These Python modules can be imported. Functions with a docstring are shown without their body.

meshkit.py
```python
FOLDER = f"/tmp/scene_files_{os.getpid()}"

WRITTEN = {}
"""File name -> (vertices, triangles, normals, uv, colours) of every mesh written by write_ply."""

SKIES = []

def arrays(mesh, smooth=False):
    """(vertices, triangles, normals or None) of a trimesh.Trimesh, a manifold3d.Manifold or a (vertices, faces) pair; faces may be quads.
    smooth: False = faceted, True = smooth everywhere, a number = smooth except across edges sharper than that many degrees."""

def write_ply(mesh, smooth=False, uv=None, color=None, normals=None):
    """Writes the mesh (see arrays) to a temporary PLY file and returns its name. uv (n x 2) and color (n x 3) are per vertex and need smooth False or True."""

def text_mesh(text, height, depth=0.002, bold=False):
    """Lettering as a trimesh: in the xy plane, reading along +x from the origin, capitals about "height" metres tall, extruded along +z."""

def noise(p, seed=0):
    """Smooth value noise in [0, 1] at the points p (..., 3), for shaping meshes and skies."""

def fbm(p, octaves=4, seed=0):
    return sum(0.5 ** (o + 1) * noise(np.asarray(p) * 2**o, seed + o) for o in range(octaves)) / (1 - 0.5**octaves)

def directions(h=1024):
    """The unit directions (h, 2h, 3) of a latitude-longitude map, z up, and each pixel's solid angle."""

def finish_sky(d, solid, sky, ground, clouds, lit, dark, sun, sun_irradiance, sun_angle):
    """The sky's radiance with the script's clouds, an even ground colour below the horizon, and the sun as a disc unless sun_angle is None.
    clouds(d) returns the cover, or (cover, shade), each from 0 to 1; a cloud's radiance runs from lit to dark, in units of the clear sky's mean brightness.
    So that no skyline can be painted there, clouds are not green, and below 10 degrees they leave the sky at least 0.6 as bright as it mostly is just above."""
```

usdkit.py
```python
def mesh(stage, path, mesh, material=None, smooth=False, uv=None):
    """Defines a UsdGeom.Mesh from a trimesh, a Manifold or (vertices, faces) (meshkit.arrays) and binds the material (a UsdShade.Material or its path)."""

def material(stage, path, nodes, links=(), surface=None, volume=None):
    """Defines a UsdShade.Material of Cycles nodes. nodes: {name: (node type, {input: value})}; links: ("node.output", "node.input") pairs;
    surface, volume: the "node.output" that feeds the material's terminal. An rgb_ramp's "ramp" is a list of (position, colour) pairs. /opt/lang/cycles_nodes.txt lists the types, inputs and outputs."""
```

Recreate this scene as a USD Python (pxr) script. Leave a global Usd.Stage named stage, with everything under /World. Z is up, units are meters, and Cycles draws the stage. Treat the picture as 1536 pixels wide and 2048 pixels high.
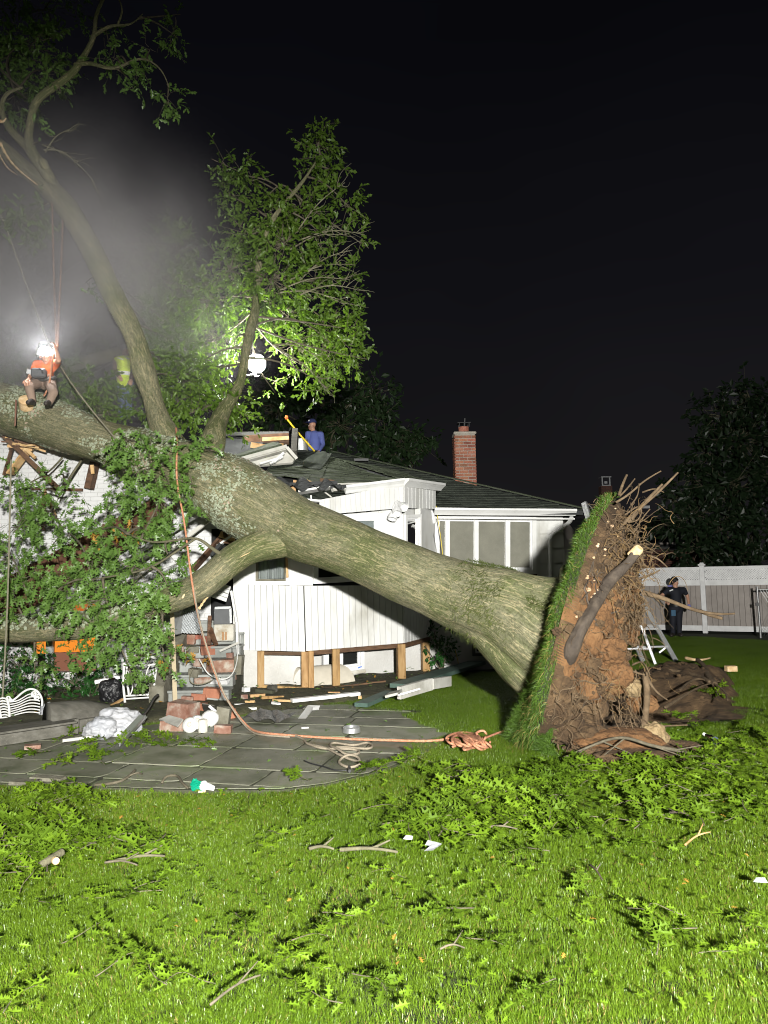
import math, random
import numpy as np, trimesh, usdkit, meshkit
from pxr import Usd, UsdGeom, UsdLux, UsdShade, Gf, Sdf, Vt
from shapely.geometry import Polygon, Point, box as sbox
from shapely import affinity

stage = Usd.Stage.CreateInMemory()
UsdGeom.SetStageUpAxis(stage, UsdGeom.Tokens.z)
UsdGeom.Xform.Define(stage, '/World')
UsdGeom.Scope.Define(stage, '/World/Looks')

# ------------------------------------------------------------------ camera
FPX, W0, H0 = 1450.0, 1536, 2048
PITCH, ROLL = math.radians(5.3), math.radians(1.0)
CAM = np.array([0, 0, 1.65])
_F = np.array([0, math.cos(PITCH), math.sin(PITCH)])
_U0 = np.array([0, -math.sin(PITCH), math.cos(PITCH)])
_R = np.array([1.0, 0, 0]) * math.cos(ROLL) - _U0 * math.sin(ROLL)
_U = _U0 * math.cos(ROLL) + np.array([1.0, 0, 0]) * math.sin(ROLL)
cam = UsdGeom.Camera.Define(stage, '/World/camera')
cam.AddTransformOp().Set(Gf.Matrix4d(*_R, 0, *_U, 0, *(-_F), 0, *CAM, 1))
cam.CreateHorizontalApertureAttr(36.0)
cam.CreateFocalLengthAttr(36.0 * FPX / W0)
cam.CreateClippingRangeAttr(Gf.Vec2f(0.05, 2000))
cam.CreateExposureAttr(0.0)

# ------------------------------------------------------------------ night sky, moon, the site's work lights
SKY = 0.000155
KEY = 1330.0
MIST = 0.50
_sun_el, _sun_rot = math.radians(2.0), math.radians(200)
dome = UsdLux.DomeLight.Define(stage, '/World/sky')
dm = usdkit.material(stage, '/World/Looks/night_sky', {
    'sky': ('sky_texture', {'sky_type': 'single_scattering', 'sun_disc': False, 'sun_elevation': _sun_el, 'sun_rotation': _sun_rot}),
    'tc': ('texture_coordinate', {}),
    'sep': ('separate_xyz', {}),
    'rmp': ('rgb_ramp', {'ramp': [(0.0, (0.0112, 0.0106, 0.0118)), (0.18, (0.0088, 0.0083, 0.0098)), (0.35, (0.0056, 0.0055, 0.0074)), (0.62, (0.0024, 0.0024, 0.0036)), (1.0, (0.0017, 0.0018, 0.0028))]}),
    'n': ('noise_texture', {'scale': 2.2, 'detail': 3}),
    'mr': ('map_range', {'from_min': 0.3, 'from_max': 0.7, 'to_min': 0.85, 'to_max': 1.15}),
    'glow': ('vector_math', {'math_type': 'scale'}),
    'add': ('mix_color', {'blend_type': 'add', 'fac': SKY, 'use_clamp': False}),
    'bg': ('background_shader', {'strength': 1.0}),
}, [('tc.generated', 'sep.vector'), ('sep.z', 'rmp.fac'), ('tc.generated', 'n.vector'), ('n.fac', 'mr.value'), ('rmp.color', 'glow.vector1'), ('mr.result', 'glow.scale'),
    ('glow.vector', 'add.a'), ('sky.color', 'add.b'), ('add.result', 'bg.color')], surface='bg.background')
UsdShade.MaterialBindingAPI.Apply(dome.GetPrim()).Bind(dm)
dome.GetPrim().SetCustomDataByKey('kind', 'structure')
moon = UsdLux.DistantLight.Define(stage, '/World/moon')
moon.CreateNormalizeAttr(True); moon.CreateIntensityAttr(0.004); moon.CreateAngleAttr(0.5); moon.CreateColorAttr(Gf.Vec3f(1.0, 0.95, 0.88))
moon.AddRotateXYZOp().Set(Gf.Vec3f(50, 0, 20))
# the tree crew's floodlight, on a mast behind the photographer; its lamp is the scene's key light
FLOOD = np.array([0.85, -3.0, 2.45])
key = UsdLux.RectLight.Define(stage, '/World/floodlight_beam')
key.CreateWidthAttr(0.30); key.CreateHeightAttr(0.16); key.CreateNormalizeAttr(True); key.CreateIntensityAttr(KEY)
key.CreateColorAttr(Gf.Vec3f(1.0, 0.985, 0.93))
key.AddTranslateOp().Set(Gf.Vec3d(*FLOOD)); key.AddRotateXYZOp().Set(Gf.Vec3f(84, 0, 0))

# ------------------------------------------------------------------ helpers
def V(*a): return np.array(a, float)
def nrm(a):
    a = np.asarray(a, float); return a / (np.linalg.norm(a) + 1e-12)
def P(px, py, Y):
    """the point at depth Y metres that the photograph shows at pixel (px, py)"""
    d = _F + _R * (px - 768) / FPX - _U * (py - 1024) / FPX
    return CAM + d * (Y / d[1])
def G(px, py, z=0.0):
    d = _F + _R * (px - 768) / FPX - _U * (py - 1024) / FPX
    return CAM + d * ((z - CAM[2]) / d[2])

def tri(vf):
    v, f = np.asarray(vf[0], float), np.asarray(vf[1], int)
    if f.shape[1] == 4: f = np.vstack([f[:, [0, 1, 2]], f[:, [0, 2, 3]]])
    return v, f
def join(lst):
    vs, fs, n = [], [], 0
    for m in lst:
        v, f = tri(m if isinstance(m, tuple) else (m.vertices, m.faces))
        vs.append(v); fs.append(f + n); n += len(v)
    return np.vstack(vs), np.vstack(fs)
_BF = np.array([[0, 3, 2, 1], [4, 5, 6, 7], [0, 1, 5, 4], [1, 2, 6, 5], [2, 3, 7, 6], [3, 0, 4, 7]])
def box8(c): return tri((np.array(c, float), _BF))
def box(c, s, rz=0.0, ch=0.0):
    c, h = np.asarray(c, float), np.asarray(s, float) / 2
    if ch > 0:
        p = []
        for a in (-1, 1):
            for b in (-1, 1):
                for d in (-1, 1):
                    q = V(a, b, d) * h
                    for k in range(3):
                        r = q.copy(); 
                        for j in range(3):
                            if j != k: r[j] -= math.copysign(ch, r[j])
                        p.append(r)
        m = trimesh.convex.convex_hull(np.array(p)); v, f = np.array(m.vertices), np.array(m.faces)
    else:
        v = np.array([[-1, -1, -1], [1, -1, -1], [1, 1, -1], [-1, 1, -1], [-1, -1, 1], [1, -1, 1], [1, 1, 1], [-1, 1, 1]], float) * h
        v, f = tri((v, _BF))
    cz, sz = math.cos(rz), math.sin(rz)
    return v @ np.array([[cz, sz, 0], [-sz, cz, 0], [0, 0, 1]]) + c, f
def frame_of(d, up=(0, 0, 1)):
    d = nrm(d); s = np.cross(d, up)
    if np.linalg.norm(s) < 1e-3: s = np.cross(d, (0, 1, 0))
    s = nrm(s); return d, s, np.cross(s, d)
def bar(p0, p1, w, h, up=(0, 0, 1)):
    """a straight timber from p0 to p1, w wide (sideways), h high (along up)"""
    p0, p1 = np.asarray(p0, float), np.asarray(p1, float); d, s, u = frame_of(p1 - p0, up)
    o = [(-1, -1), (1, -1), (1, 1), (-1, 1)]
    return box8([p0 + s * a * w / 2 + u * b * h / 2 for a, b in o] + [p1 + s * a * w / 2 + u * b * h / 2 for a, b in o])
def slab(q, t):
    """a plate with the four corners q facing the camera and thickness t behind it"""
    q = np.asarray(q, float); n = nrm(np.cross(q[1] - q[0], q[3] - q[0]))
    if n @ (q.mean(0) - CAM) < 0: n = -n
    return box8(list(q) + list(q + n * t))
def bil(q, u, v):
    q = np.asarray(q, float)
    return (q[0] * (1 - u) + q[1] * u) * (1 - v) + (q[3] * (1 - u) + q[2] * u) * v
def subslab(q, u0, u1, v0, v1, t, off=0.0):
    c = np.array([bil(q, u0, v0), bil(q, u1, v0), bil(q, u1, v1), bil(q, u0, v1)])
    n = nrm(np.cross(c[1] - c[0], c[3] - c[0]))
    if n @ (c.mean(0) - CAM) < 0: n = -n
    return slab(c + n * off, t)
def spline(pts, n):
    p = np.asarray(pts, float)
    if len(p) < 3: return p[0] + (p[-1] - p[0]) * np.linspace(0, 1, n)[:, None]
    from scipy.interpolate import CubicSpline, PchipInterpolator
    t = np.r_[0, np.cumsum(np.linalg.norm(np.diff(p[:, :3], axis=0), axis=1) ** 0.7 + 1e-9)]
    tt = np.linspace(0, t[-1], n)
    out = CubicSpline(t, p[:, :3], bc_type='natural')(tt)
    return np.hstack([out, PchipInterpolator(t, p[:, 3:])(tt)]) if p.shape[1] > 3 else out
def frames(p):
    t = np.gradient(p, axis=0); t /= np.linalg.norm(t, axis=1, keepdims=True) + 1e-12
    a = np.cross(t[0], (0, 0, 1.0)); a = np.cross(t[0], (0, 1.0, 0)) if np.linalg.norm(a) < 0.1 else a
    A = np.zeros_like(p); A[0] = nrm(a)
    for i in range(1, len(p)): A[i] = nrm(A[i - 1] - t[i] * (A[i - 1] @ t[i]))
    return t, A, np.cross(t, A)
def tube(pts, r, sides=6, cap=True):
    p = np.asarray(pts, float); r = np.broadcast_to(np.asarray(r, float), (len(p),))
    t, A, B = frames(p); ang = np.arange(sides) * 2 * np.pi / sides
    v = p[:, None] + r[:, None, None] * (np.cos(ang)[None, :, None] * A[:, None] + np.sin(ang)[None, :, None] * B[:, None])
    i, j = np.meshgrid(np.arange(len(p) - 1), np.arange(sides), indexing='ij')
    q = np.stack([i * sides + j, i * sides + (j + 1) % sides, (i + 1) * sides + (j + 1) % sides, (i + 1) * sides + j], -1).reshape(-1, 4)
    v = v.reshape(-1, 3); f = np.vstack([q[:, [0, 1, 2]], q[:, [0, 2, 3]]])
    if cap:
        n = len(v); v = np.vstack([v, p[:1], p[-1:]]); k = np.arange(sides); e = (len(p) - 1) * sides
        f = np.vstack([f, np.c_[np.full(sides, n), (k + 1) % sides, k], np.c_[np.full(sides, n + 1), e + k, e + (k + 1) % sides]])
    return v, f
def lathe(prof, n=24, c=(0, 0, 0), axis=(0, 0, 1)):
    prof = np.asarray(prof, float); ang = np.arange(n) * 2 * np.pi / n
    v = np.stack([prof[:, None, 0] * np.cos(ang), prof[:, None, 0] * np.sin(ang), np.repeat(prof[:, 1:2], n, 1)], -1).reshape(-1, 3)
    i, j = np.meshgrid(np.arange(len(prof) - 1), np.arange(n), indexing='ij')
    q = np.stack([i * n + j, i * n + (j + 1) % n, (i + 1) * n + (j + 1) % n, (i + 1) * n + j], -1).reshape(-1, 4)
    d, s, u = frame_of(axis, (0, 1, 0.001))
    return tri((v @ np.array([s, u, d]) + np.asarray(c, float), q))
def ico(c, r, sub=2, s=(1, 1, 1), disp=0.0, freq=3.0, seed=0):
    m = trimesh.creation.icosphere(sub, 1.0); v = np.array(m.vertices)
    if disp: v = v * (1 + disp * (meshkit.fbm(v * freq + seed * 7.3, 3, seed) - 0.5) * 2)[:, None]
    return v * r * np.asarray(s) + np.asarray(c, float), np.array(m.faces)
def chunk(c, s, seed, jit=0.18, rz=0.0, rx=0.0):
    """a broken lump: hull of a jittered box"""
    r = np.random.default_rng(seed); h = np.asarray(s) / 2
    p = np.array([[a, b, d] for a in (-1, 1) for b in (-1, 1) for d in (-1, 1)], float)
    p = np.vstack([p * (1 - jit * r.random((8, 3))), p * (1 - jit * r.random((8, 3)))]) * h
    m = trimesh.convex.convex_hull(p); v = np.array(m.vertices)
    R = trimesh.transformations.euler_matrix(rx, r.normal() * 0.05, rz)[:3, :3]
    return v @ R.T + np.asarray(c, float), np.array(m.faces)
def grid_sheet(fn, nu, nv):
    u, w = np.meshgrid(np.linspace(0, 1, nu), np.linspace(0, 1, nv), indexing='ij'); v = fn(u, w).reshape(-1, 3)
    i, j = np.meshgrid(np.arange(nu - 1), np.arange(nv - 1), indexing='ij')
    return tri((v, np.stack([i * nv + j, (i + 1) * nv + j, (i + 1) * nv + j + 1, i * nv + j + 1], -1).reshape(-1, 4)))
def poly_prism(poly, z0, z1):
    m = trimesh.creation.extrude_polygon(poly, z1 - z0, engine='earcut'); v = np.array(m.vertices); v[:, 2] += z0
    return v, np.array(m.faces)

class T:
    def __init__(s, path, loc): s.path, s.loc = path, np.asarray(loc, float)
_used = {}
def numbered(parent, name):
    k = parent + '/' + name; n = _used.get(k, 0); _used[k] = n + 1
    return k if n == 0 else '%s_%03d' % (k, n)
def tag(prim, label=None, cat=None, group=None, kind=None):
    for k, x in (('label', label), ('category', cat), ('group', group), ('kind', kind)):
        if x: prim.SetCustomDataByKey(k, x)
def thing(name, label, cat, loc=(0, 0, 0), group=None, kind=None):
    p = numbered('/World', name); x = UsdGeom.Xform.Define(stage, p)
    x.AddTranslateOp().Set(Gf.Vec3d(*map(float, loc))); tag(x.GetPrim(), label, cat, group, kind)
    return T(p, loc)
def part(t, name, vf, mat, smooth=False, label=None, kind=None, uv=None):
    p = numbered(t.path, name)
    if not isinstance(vf, tuple): vf = (np.array(vf.vertices), np.array(vf.faces))
    v, f = tri(vf)
    if uv is None:
        k_ = np.unique(f); v = v[k_]; f = np.searchsorted(k_, f)
    m = usdkit.mesh(stage, p, (v - t.loc, f), M[mat], smooth=smooth, uv=uv)
    m.CreateDoubleSidedAttr(True); tag(m.GetPrim(), label, None, None, kind)
    return T(p, t.loc)
def solo(name, label, cat, vf, mat, smooth=False, group=None, kind=None, uv=None):
    t = part(T('/World', (0, 0, 0)), name, vf, mat, smooth, None, kind, uv)
    tag(stage.GetPrimAtPath(t.path), label, cat, group, kind); return t
def copy(t, label, loc, rz=0.0, scale=1.0, group=None, tilt=(0.0, 0.0), cat=None):
    src = stage.GetPrimAtPath(t.path); base = t.path.rsplit('/', 1)[1]
    p = numbered('/World', base); x = UsdGeom.Xform.Define(stage, p)
    x.GetPrim().GetReferences().AddInternalReference(src.GetPath())
    x.ClearXformOpOrder() if False else None
    xf = UsdGeom.Xformable(x); xf.SetXformOpOrder([])
    R = trimesh.transformations.euler_matrix(tilt[0], tilt[1], rz)[:3, :3] * scale
    m = Gf.Matrix4d(*R[:, 0], 0, *R[:, 1], 0, *R[:, 2], 0, *map(float, loc), 1)
    xf.AddTransformOp().Set(m); x.GetPrim().SetInstanceable(True)
    tag(x.GetPrim(), label, cat, group); return T(p, loc)

# ------------------------------------------------------------------ materials
M = {}
def lib(name, nodes, links, surface='p.BSDF', volume=None):
    M[name] = usdkit.material(stage, '/World/Looks/' + name, nodes, links, surface=surface if not volume else None, volume=volume)
def noisy(name, cols, scale=6.0, rough=0.7, bump=0.15, bscale=None, stretch=None, detail=5, dist=0.0, bdist=0.02, spec=0.35, rnd=0.0, metallic=0.0, space='geo', nrough=0.6, isl=0.0):
    """principled surface: a noise picks among cols; finer noise lifts the surface; rnd / isl vary the tone per object / per piece"""
    n = {'c': ('geometry', {}), 'm': ('mapping', {'scale': stretch or (1, 1, 1)}), 'n': ('noise_texture', {'scale': scale, 'detail': detail, 'roughness': nrough, 'distortion': dist}),
         'r': ('rgb_ramp', {'ramp': cols}), 'b': ('noise_texture', {'scale': bscale or scale * 6, 'detail': 4, 'roughness': 0.65}),
         'u': ('bump', {'strength': bump, 'distance': bdist}), 'p': ('principled_bsdf', {'roughness': rough, 'specular_ior_level': spec, 'metallic': metallic})}
    src = 'c.position'
    if space == 'uv': n['c'] = ('texture_coordinate', {}); src = 'c.UV'
    if space == 'obj': n['c'] = ('texture_coordinate', {}); src = 'c.object'
    l = [(src, 'm.vector'), ('m.vector', 'n.vector'), ('m.vector', 'b.vector'), ('n.fac', 'r.fac'), ('b.fac', 'u.height'), ('u.normal', 'p.normal')]
    out = 'r.color'
    if rnd or isl:
        k = rnd or isl
        n['h'] = ('hsv', {}); n['mr'] = ('map_range', {'to_min': 1 - k, 'to_max': 1 + k}); n['m2'] = ('map_range', {'to_min': 0.5 - k * 0.035, 'to_max': 0.5 + k * 0.035})
        n['o'] = ('object_info', {}) if rnd else ('geometry', {}); o = 'o.random' if rnd else 'o.random_per_island'
        n['wn'] = ('white_noise_texture', {'dimensions': '1D'})
        l += [(o, 'mr.value'), (o, 'wn.w'), ('wn.value', 'm2.value'), ('mr.result', 'h.value'), ('m2.result', 'h.hue'), ('r.color', 'h.color')]; out = 'h.color'
    l.append((out, 'p.base_color')); lib(name, n, l)
def ramp(*c): return [(i / (len(c) - 1), x) for i, x in enumerate(c)]
def r3(lo, hi, *c):
    return [(lo + (hi - lo) * i / (len(c) - 1), x) for i, x in enumerate(c)]
def plain(name, col, rough=0.6, metallic=0.0, spec=0.4): noisy(name, r3(.3, .7, tuple(c * 0.86 for c in col), tuple(min(c * 1.08, 1) for c in col)), 5, rough, 0.06, 60, spec=spec, metallic=metallic)

noisy('white_siding', r3(.24, .66, (.36, .35, .31), (.57, .57, .55), (.645, .645, .635)), 2.2, 0.42, 0.05, 30, rnd=0.035, stretch=(1, 1, .35))
noisy('white_trim', r3(.2, .6, (.50, .50, .475), (.63, .63, .615), (.68, .68, .67)), 3, 0.4, 0.06, 40)
noisy('white_brick', r3(.25, .7, (.52, .52, .515), (.60, .60, .60), (.64, .64, .64)), 3, 0.6, 0.25, 26, isl=0.04)
noisy('white_mortar', r3(.3, .7, (.42, .42, .41), (.54, .54, .53)), 4, 0.8, 0.3, 30)
noisy('stucco', r3(.3, .7, (.44, .43, .40), (.54, .53, .505), (.59, .585, .565)), 1.6, 0.85, 0.5, 28, bdist=0.02)
noisy('stained_concrete', r3(.3, .72, (.24, .17, .09), (.44, .42, .36), (.55, .53, .47)), 4.5, 0.85, 0.3, 30)
noisy('timber', r3(.3, .7, (.19, .105, .035), (.34, .20, .075), (.42, .27, .12)), 3, 0.65, 0.2, 30, stretch=(6, 6, 1), rnd=0.12)
noisy('dark_timber', r3(.3, .7, (.055, .03, .016), (.11, .06, .032), (.17, .095, .05)), 4, 0.75, 0.3, 26, stretch=(1, 1, 4), rnd=0.2)
noisy('sheathing', r3(.3, .7, (.05, .026, .015), (.10, .05, .028), (.15, .08, .045)), 2.5, 0.8, 0.25, 20, rnd=0.15)
noisy('raw_wood', r3(.3, .7, (.34, .18, .07), (.50, .31, .14), (.60, .42, .22)), 6, 0.7, 0.3, 40, rnd=0.15)
noisy('fresh_wood', r3(.3, .7, (.48, .30, .14), (.62, .44, .24), (.72, .56, .36)), 14, 0.65, 0.3, 50)
noisy('grey_plank', r3(.3, .7, (.05, .048, .04), (.085, .08, .066), (.12, .115, .1)), 3, 0.8, 0.35, 24, stretch=(.6, 4, 4), rnd=0.2)
noisy('pale_board', r3(.3, .7, (.34, .33, .29), (.46, .45, .41), (.54, .53, .49)), 4, 0.75, 0.3, 24)
noisy('green_board', r3(.3, .7, (.035, .06, .05), (.06, .10, .082), (.085, .13, .105)), 3, 0.55, 0.15, 30)
noisy('shingle', r3(.25, .75, (.026, .032, .025), (.050, .060, .046), (.085, .096, .076)), 5, 0.82, 0.6, 120, isl=0.22, bdist=0.01)
noisy('mossy_shingle', r3(.25, .75, (.034, .044, .028), (.070, .086, .050), (.125, .14, .108)), 2.2, 0.85, 0.7, 110, isl=0.3, bdist=0.012)
noisy('roof_felt', r3(.3, .7, (.016, .017, .018), (.032, .034, .035), (.05, .052, .053)), 2.5, 0.8, 0.5, 40)
noisy('red_brick', r3(.25, .75, (.16, .062, .04), (.27, .105, .065), (.34, .16, .11)), 5, 0.8, 0.4, 50, rnd=0.28)
noisy('dusty_brick', r3(.32, .66, (.17, .075, .05), (.24, .135, .10), (.36, .31, .26)), 7, 0.85, 0.5, 45, rnd=0.2)
noisy('dark_brick', r3(.25, .75, (.085, .035, .024), (.15, .058, .038), (.20, .09, .06)), 5, 0.85, 0.3, 50, rnd=0.25)
noisy('mortar', r3(.3, .7, (.28, .26, .22), (.40, .37, .32)), 6, 0.9, 0.4, 50)
noisy('mossy_mortar', r3(.3, .7, (.028, .030, .018), (.065, .066, .042)), 6, 0.9, 0.4, 50)
noisy('bluestone', r3(.36, .63, (.080, .088, .052), (.132, .134, .094), (.178, .176, .134), (.128, .15, .078)), 1.7, 0.55, 0.35, 22, rnd=0.18, bdist=0.01, spec=0.5)
noisy('bluestone_step', r3(.25, .75, (.15, .16, .145), (.24, .25, .235), (.30, .31, .295)), 4, 0.7, 0.3, 26, rnd=0.15)
noisy('cut_stone', r3(.3, .7, (.09, .085, .06), (.15, .14, .105), (.20, .19, .15)), 6, 0.85, 0.5, 30)
noisy('soil', r3(.25, .75, (.030, .018, .009), (.074, .045, .022), (.145, .092, .046)), 7, 0.95, 0.9, 40, bdist=0.04)
noisy('litter_soil', r3(.25, .75, (.025, .022, .012), (.055, .055, .028), (.10, .085, .05)), 9, 0.95, 0.8, 50, bdist=0.03)
noisy('clay', r3(.25, .75, (.075, .038, .015), (.14, .070, .028), (.20, .108, .046)), 5, 0.95, 0.9, 34, bdist=0.04)
noisy('pale_clay', r3(.25, .75, (.16, .11, .055), (.23, .165, .085), (.30, .23, .13)), 9, 0.95, 0.8, 40, bdist=0.03)
noisy('root_bark', r3(.25, .75, (.055, .036, .02), (.10, .068, .038), (.17, .12, .07)), 12, 0.9, 0.6, 60)
noisy('fibre', r3(.25, .75, (.085, .052, .02), (.16, .10, .042), (.25, .17, .08)), 14, 0.95, 0.6, 60)
noisy('dark_root', r3(.25, .75, (.026, .019, .014), (.052, .040, .030), (.095, .074, .054)), 8, 0.8, 0.6, 40)
noisy('twig', r3(.25, .75, (.05, .042, .028), (.09, .078, .052), (.14, .12, .085)), 14, 0.85, 0.4, 60)
noisy('pebble', r3(.3, .7, (.28, .18, .10), (.40, .28, .165), (.50, .38, .25)), 9, 0.7, 0.2, 40, rnd=0.15)
noisy('orange_rope', r3(.3, .7, (.40, .15, .075), (.52, .23, .13), (.58, .33, .22)), 60, 0.8, 0.6, 260, rnd=0)
noisy('tan_rope', r3(.3, .7, (.24, .20, .145), (.34, .29, .22)), 60, 0.85, 0.6, 260)
noisy('grey_rope', r3(.3, .7, (.16, .15, .10), (.24, .22, .16)), 60, 0.85, 0.6, 260)
noisy('dark_rope', r3(.3, .7, (.15, .075, .05), (.26, .14, .095)), 60, 0.85, 0.6, 260)
noisy('bag_plastic', r3(.3, .7, (.27, .28, .31), (.38, .38, .39)), 5, 0.3, 0.4, 16, bdist=0.05)
noisy('black_plastic', r3(.3, .7, (.010, .010, .011), (.02, .02, .022)), 5, 0.28, 0.5, 14, bdist=0.05)
noisy('ground_dark', r3(.3, .7, (.02, .022, .012), (.04, .05, .02)), 3, 0.95, 0.6, 30)
plain('white_paint_metal', (.66, .66, .63), 0.4); plain('grey_metal', (.30, .30, .30), 0.4, 0.6); plain('pale_metal', (.60, .61, .62), 0.35, 0.8)
plain('alu', (.52, .53, .54), 0.38, 0.7); plain('black_metal', (.02, .02, .021), 0.45); plain('dark_metal', (.09, .09, .085), 0.5, 0.3)
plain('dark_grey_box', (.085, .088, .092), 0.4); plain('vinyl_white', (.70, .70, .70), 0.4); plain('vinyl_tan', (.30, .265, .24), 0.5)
plain('blind', (.27, .255, .21), 0.8); plain('cream', (.50, .46, .38), 0.55); plain('dark_inside', (.012, .012, .012), 0.9)
plain('white_china', (.74, .74, .72), 0.22); plain('teal', (.0, .22, .13), 0.5); plain('yellow_cord', (.62, .46, .03), 0.5); plain('curtain_grey', (.35, .37, .36), 0.9)
plain('skin', (.50, .27, .18), 0.5); plain('orange_shirt', (.80, .17, .045), 0.85); plain('tan_trousers', (.24, .17, .13), 0.9); plain('jeans', (.09, .13, .24), 0.9)
plain('hivis', (.66, .84, .03), 0.75); plain('reflective', (.9, .9, .92), 0.3, 0.0); plain('blue_shirt', (.10, .13, .36), 0.85); plain('navy_cap', (.025, .03, .11), 0.8)
plain('uniform', (.010, .011, .018), 0.8); plain('hair', (.012, .010, .009), 0.7); plain('glove', (.18, .17, .42), 0.5); plain('grey_hair', (.3, .29, .28), 0.7); plain('boot', (.03, .024, .02), 0.6)
plain('badge', (.7, .7, .7), 0.35, 0.3); plain('eye_white', (.7, .68, .65), 0.3); plain('lip', (.35, .13, .10), 0.5); plain('pocket_blue', (.05, .12, .2), 0.5); plain('helmet_white', (.7, .7, .7), 0.3)
plain('rust', (.32, .16, .06), 0.8); plain('corrugated', (.60, .62, .63), 0.35, 0.4); plain('rust_post', (.48, .40, .27), 0.7); plain('blue_tape', (.04, .16, .6), 0.5)
def glass(name, tint, rough=0.03):
    lib(name, {'t': ('transparent_bsdf', {'color': tint}), 'g': ('glossy_bsdf', {'color': (1, 1, 1), 'roughness': rough}), 'f': ('fresnel', {'IOR': 1.5}), 'p': ('mix_closure', {})},
        [('f.fac', 'p.fac'), ('t.BSDF', 'p.closure1'), ('g.BSDF', 'p.closure2')], surface='p.closure')
glass('glass', (.93, .94, .94)); glass('bottle_plastic', (.80, .88, .92))
def emits(name, col, s): lib(name, {'e': ('emission', {'color': col, 'strength': s})}, [], surface='e.emission')
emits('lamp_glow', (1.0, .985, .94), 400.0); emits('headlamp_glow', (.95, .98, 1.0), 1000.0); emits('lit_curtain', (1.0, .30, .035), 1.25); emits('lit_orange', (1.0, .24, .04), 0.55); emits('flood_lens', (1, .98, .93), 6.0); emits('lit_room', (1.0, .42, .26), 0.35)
def leafmat(name, a, b, c, trans=0.35, rough=0.38, spec=0.5):
    lib(name, {'g': ('geometry', {}), 'n': ('noise_texture', {'scale': 1.1, 'detail': 2}), 'mx': ('math', {'math_type': 'multiply_add', 'value2': 0.45, 'value3': 0.0}), 'ad': ('math', {'math_type': 'multiply_add', 'value2': 0.6}),
        'r': ('rgb_ramp', {'ramp': ramp(a, b, c)}), 'p': ('principled_bsdf', {'roughness': rough, 'specular_ior_level': spec}), 't': ('translucent_bsdf', {}), 'tc': ('hsv', {'saturation': 1.1, 'value': 1.25}), 'm': ('mix_closure', {'fac': trans})},
        [('g.random_per_island', 'mx.value1'), ('g.position', 'n.vector'), ('n.fac', 'ad.value1'), ('mx.value', 'ad.value3'), ('ad.value', 'r.fac'), ('r.color', 'p.base_color'), ('r.color', 'tc.color'), ('tc.color', 't.color'), ('p.BSDF', 'm.closure1'), ('t.BSDF', 'm.closure2')], surface='m.closure')
leafmat('oak_leaf', (.078, .155, .030), (.145, .25, .054), (.23, .35, .095))
leafmat('fresh_leaf', (.055, .115, .006), (.15, .24, .014), (.30, .37, .03), 0.3, 0.58, 0.22)
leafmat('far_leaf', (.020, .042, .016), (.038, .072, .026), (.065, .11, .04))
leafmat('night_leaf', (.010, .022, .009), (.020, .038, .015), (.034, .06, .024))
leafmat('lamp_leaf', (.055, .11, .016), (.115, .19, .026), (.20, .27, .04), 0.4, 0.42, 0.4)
leafmat('deep_leaf', (.040, .078, .006), (.090, .152, .010), (.18, .25, .025), 0.25, 0.6, 0.12)
leafmat('shrub_leaf', (.012, .05, .010), (.028, .10, .020), (.05, .15, .03), 0.25, 0.3)
leafmat('dead_leaf', (.30, .15, .03), (.48, .27, .05), (.60, .38, .10), 0.3, 0.6, 0.3)
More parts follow.
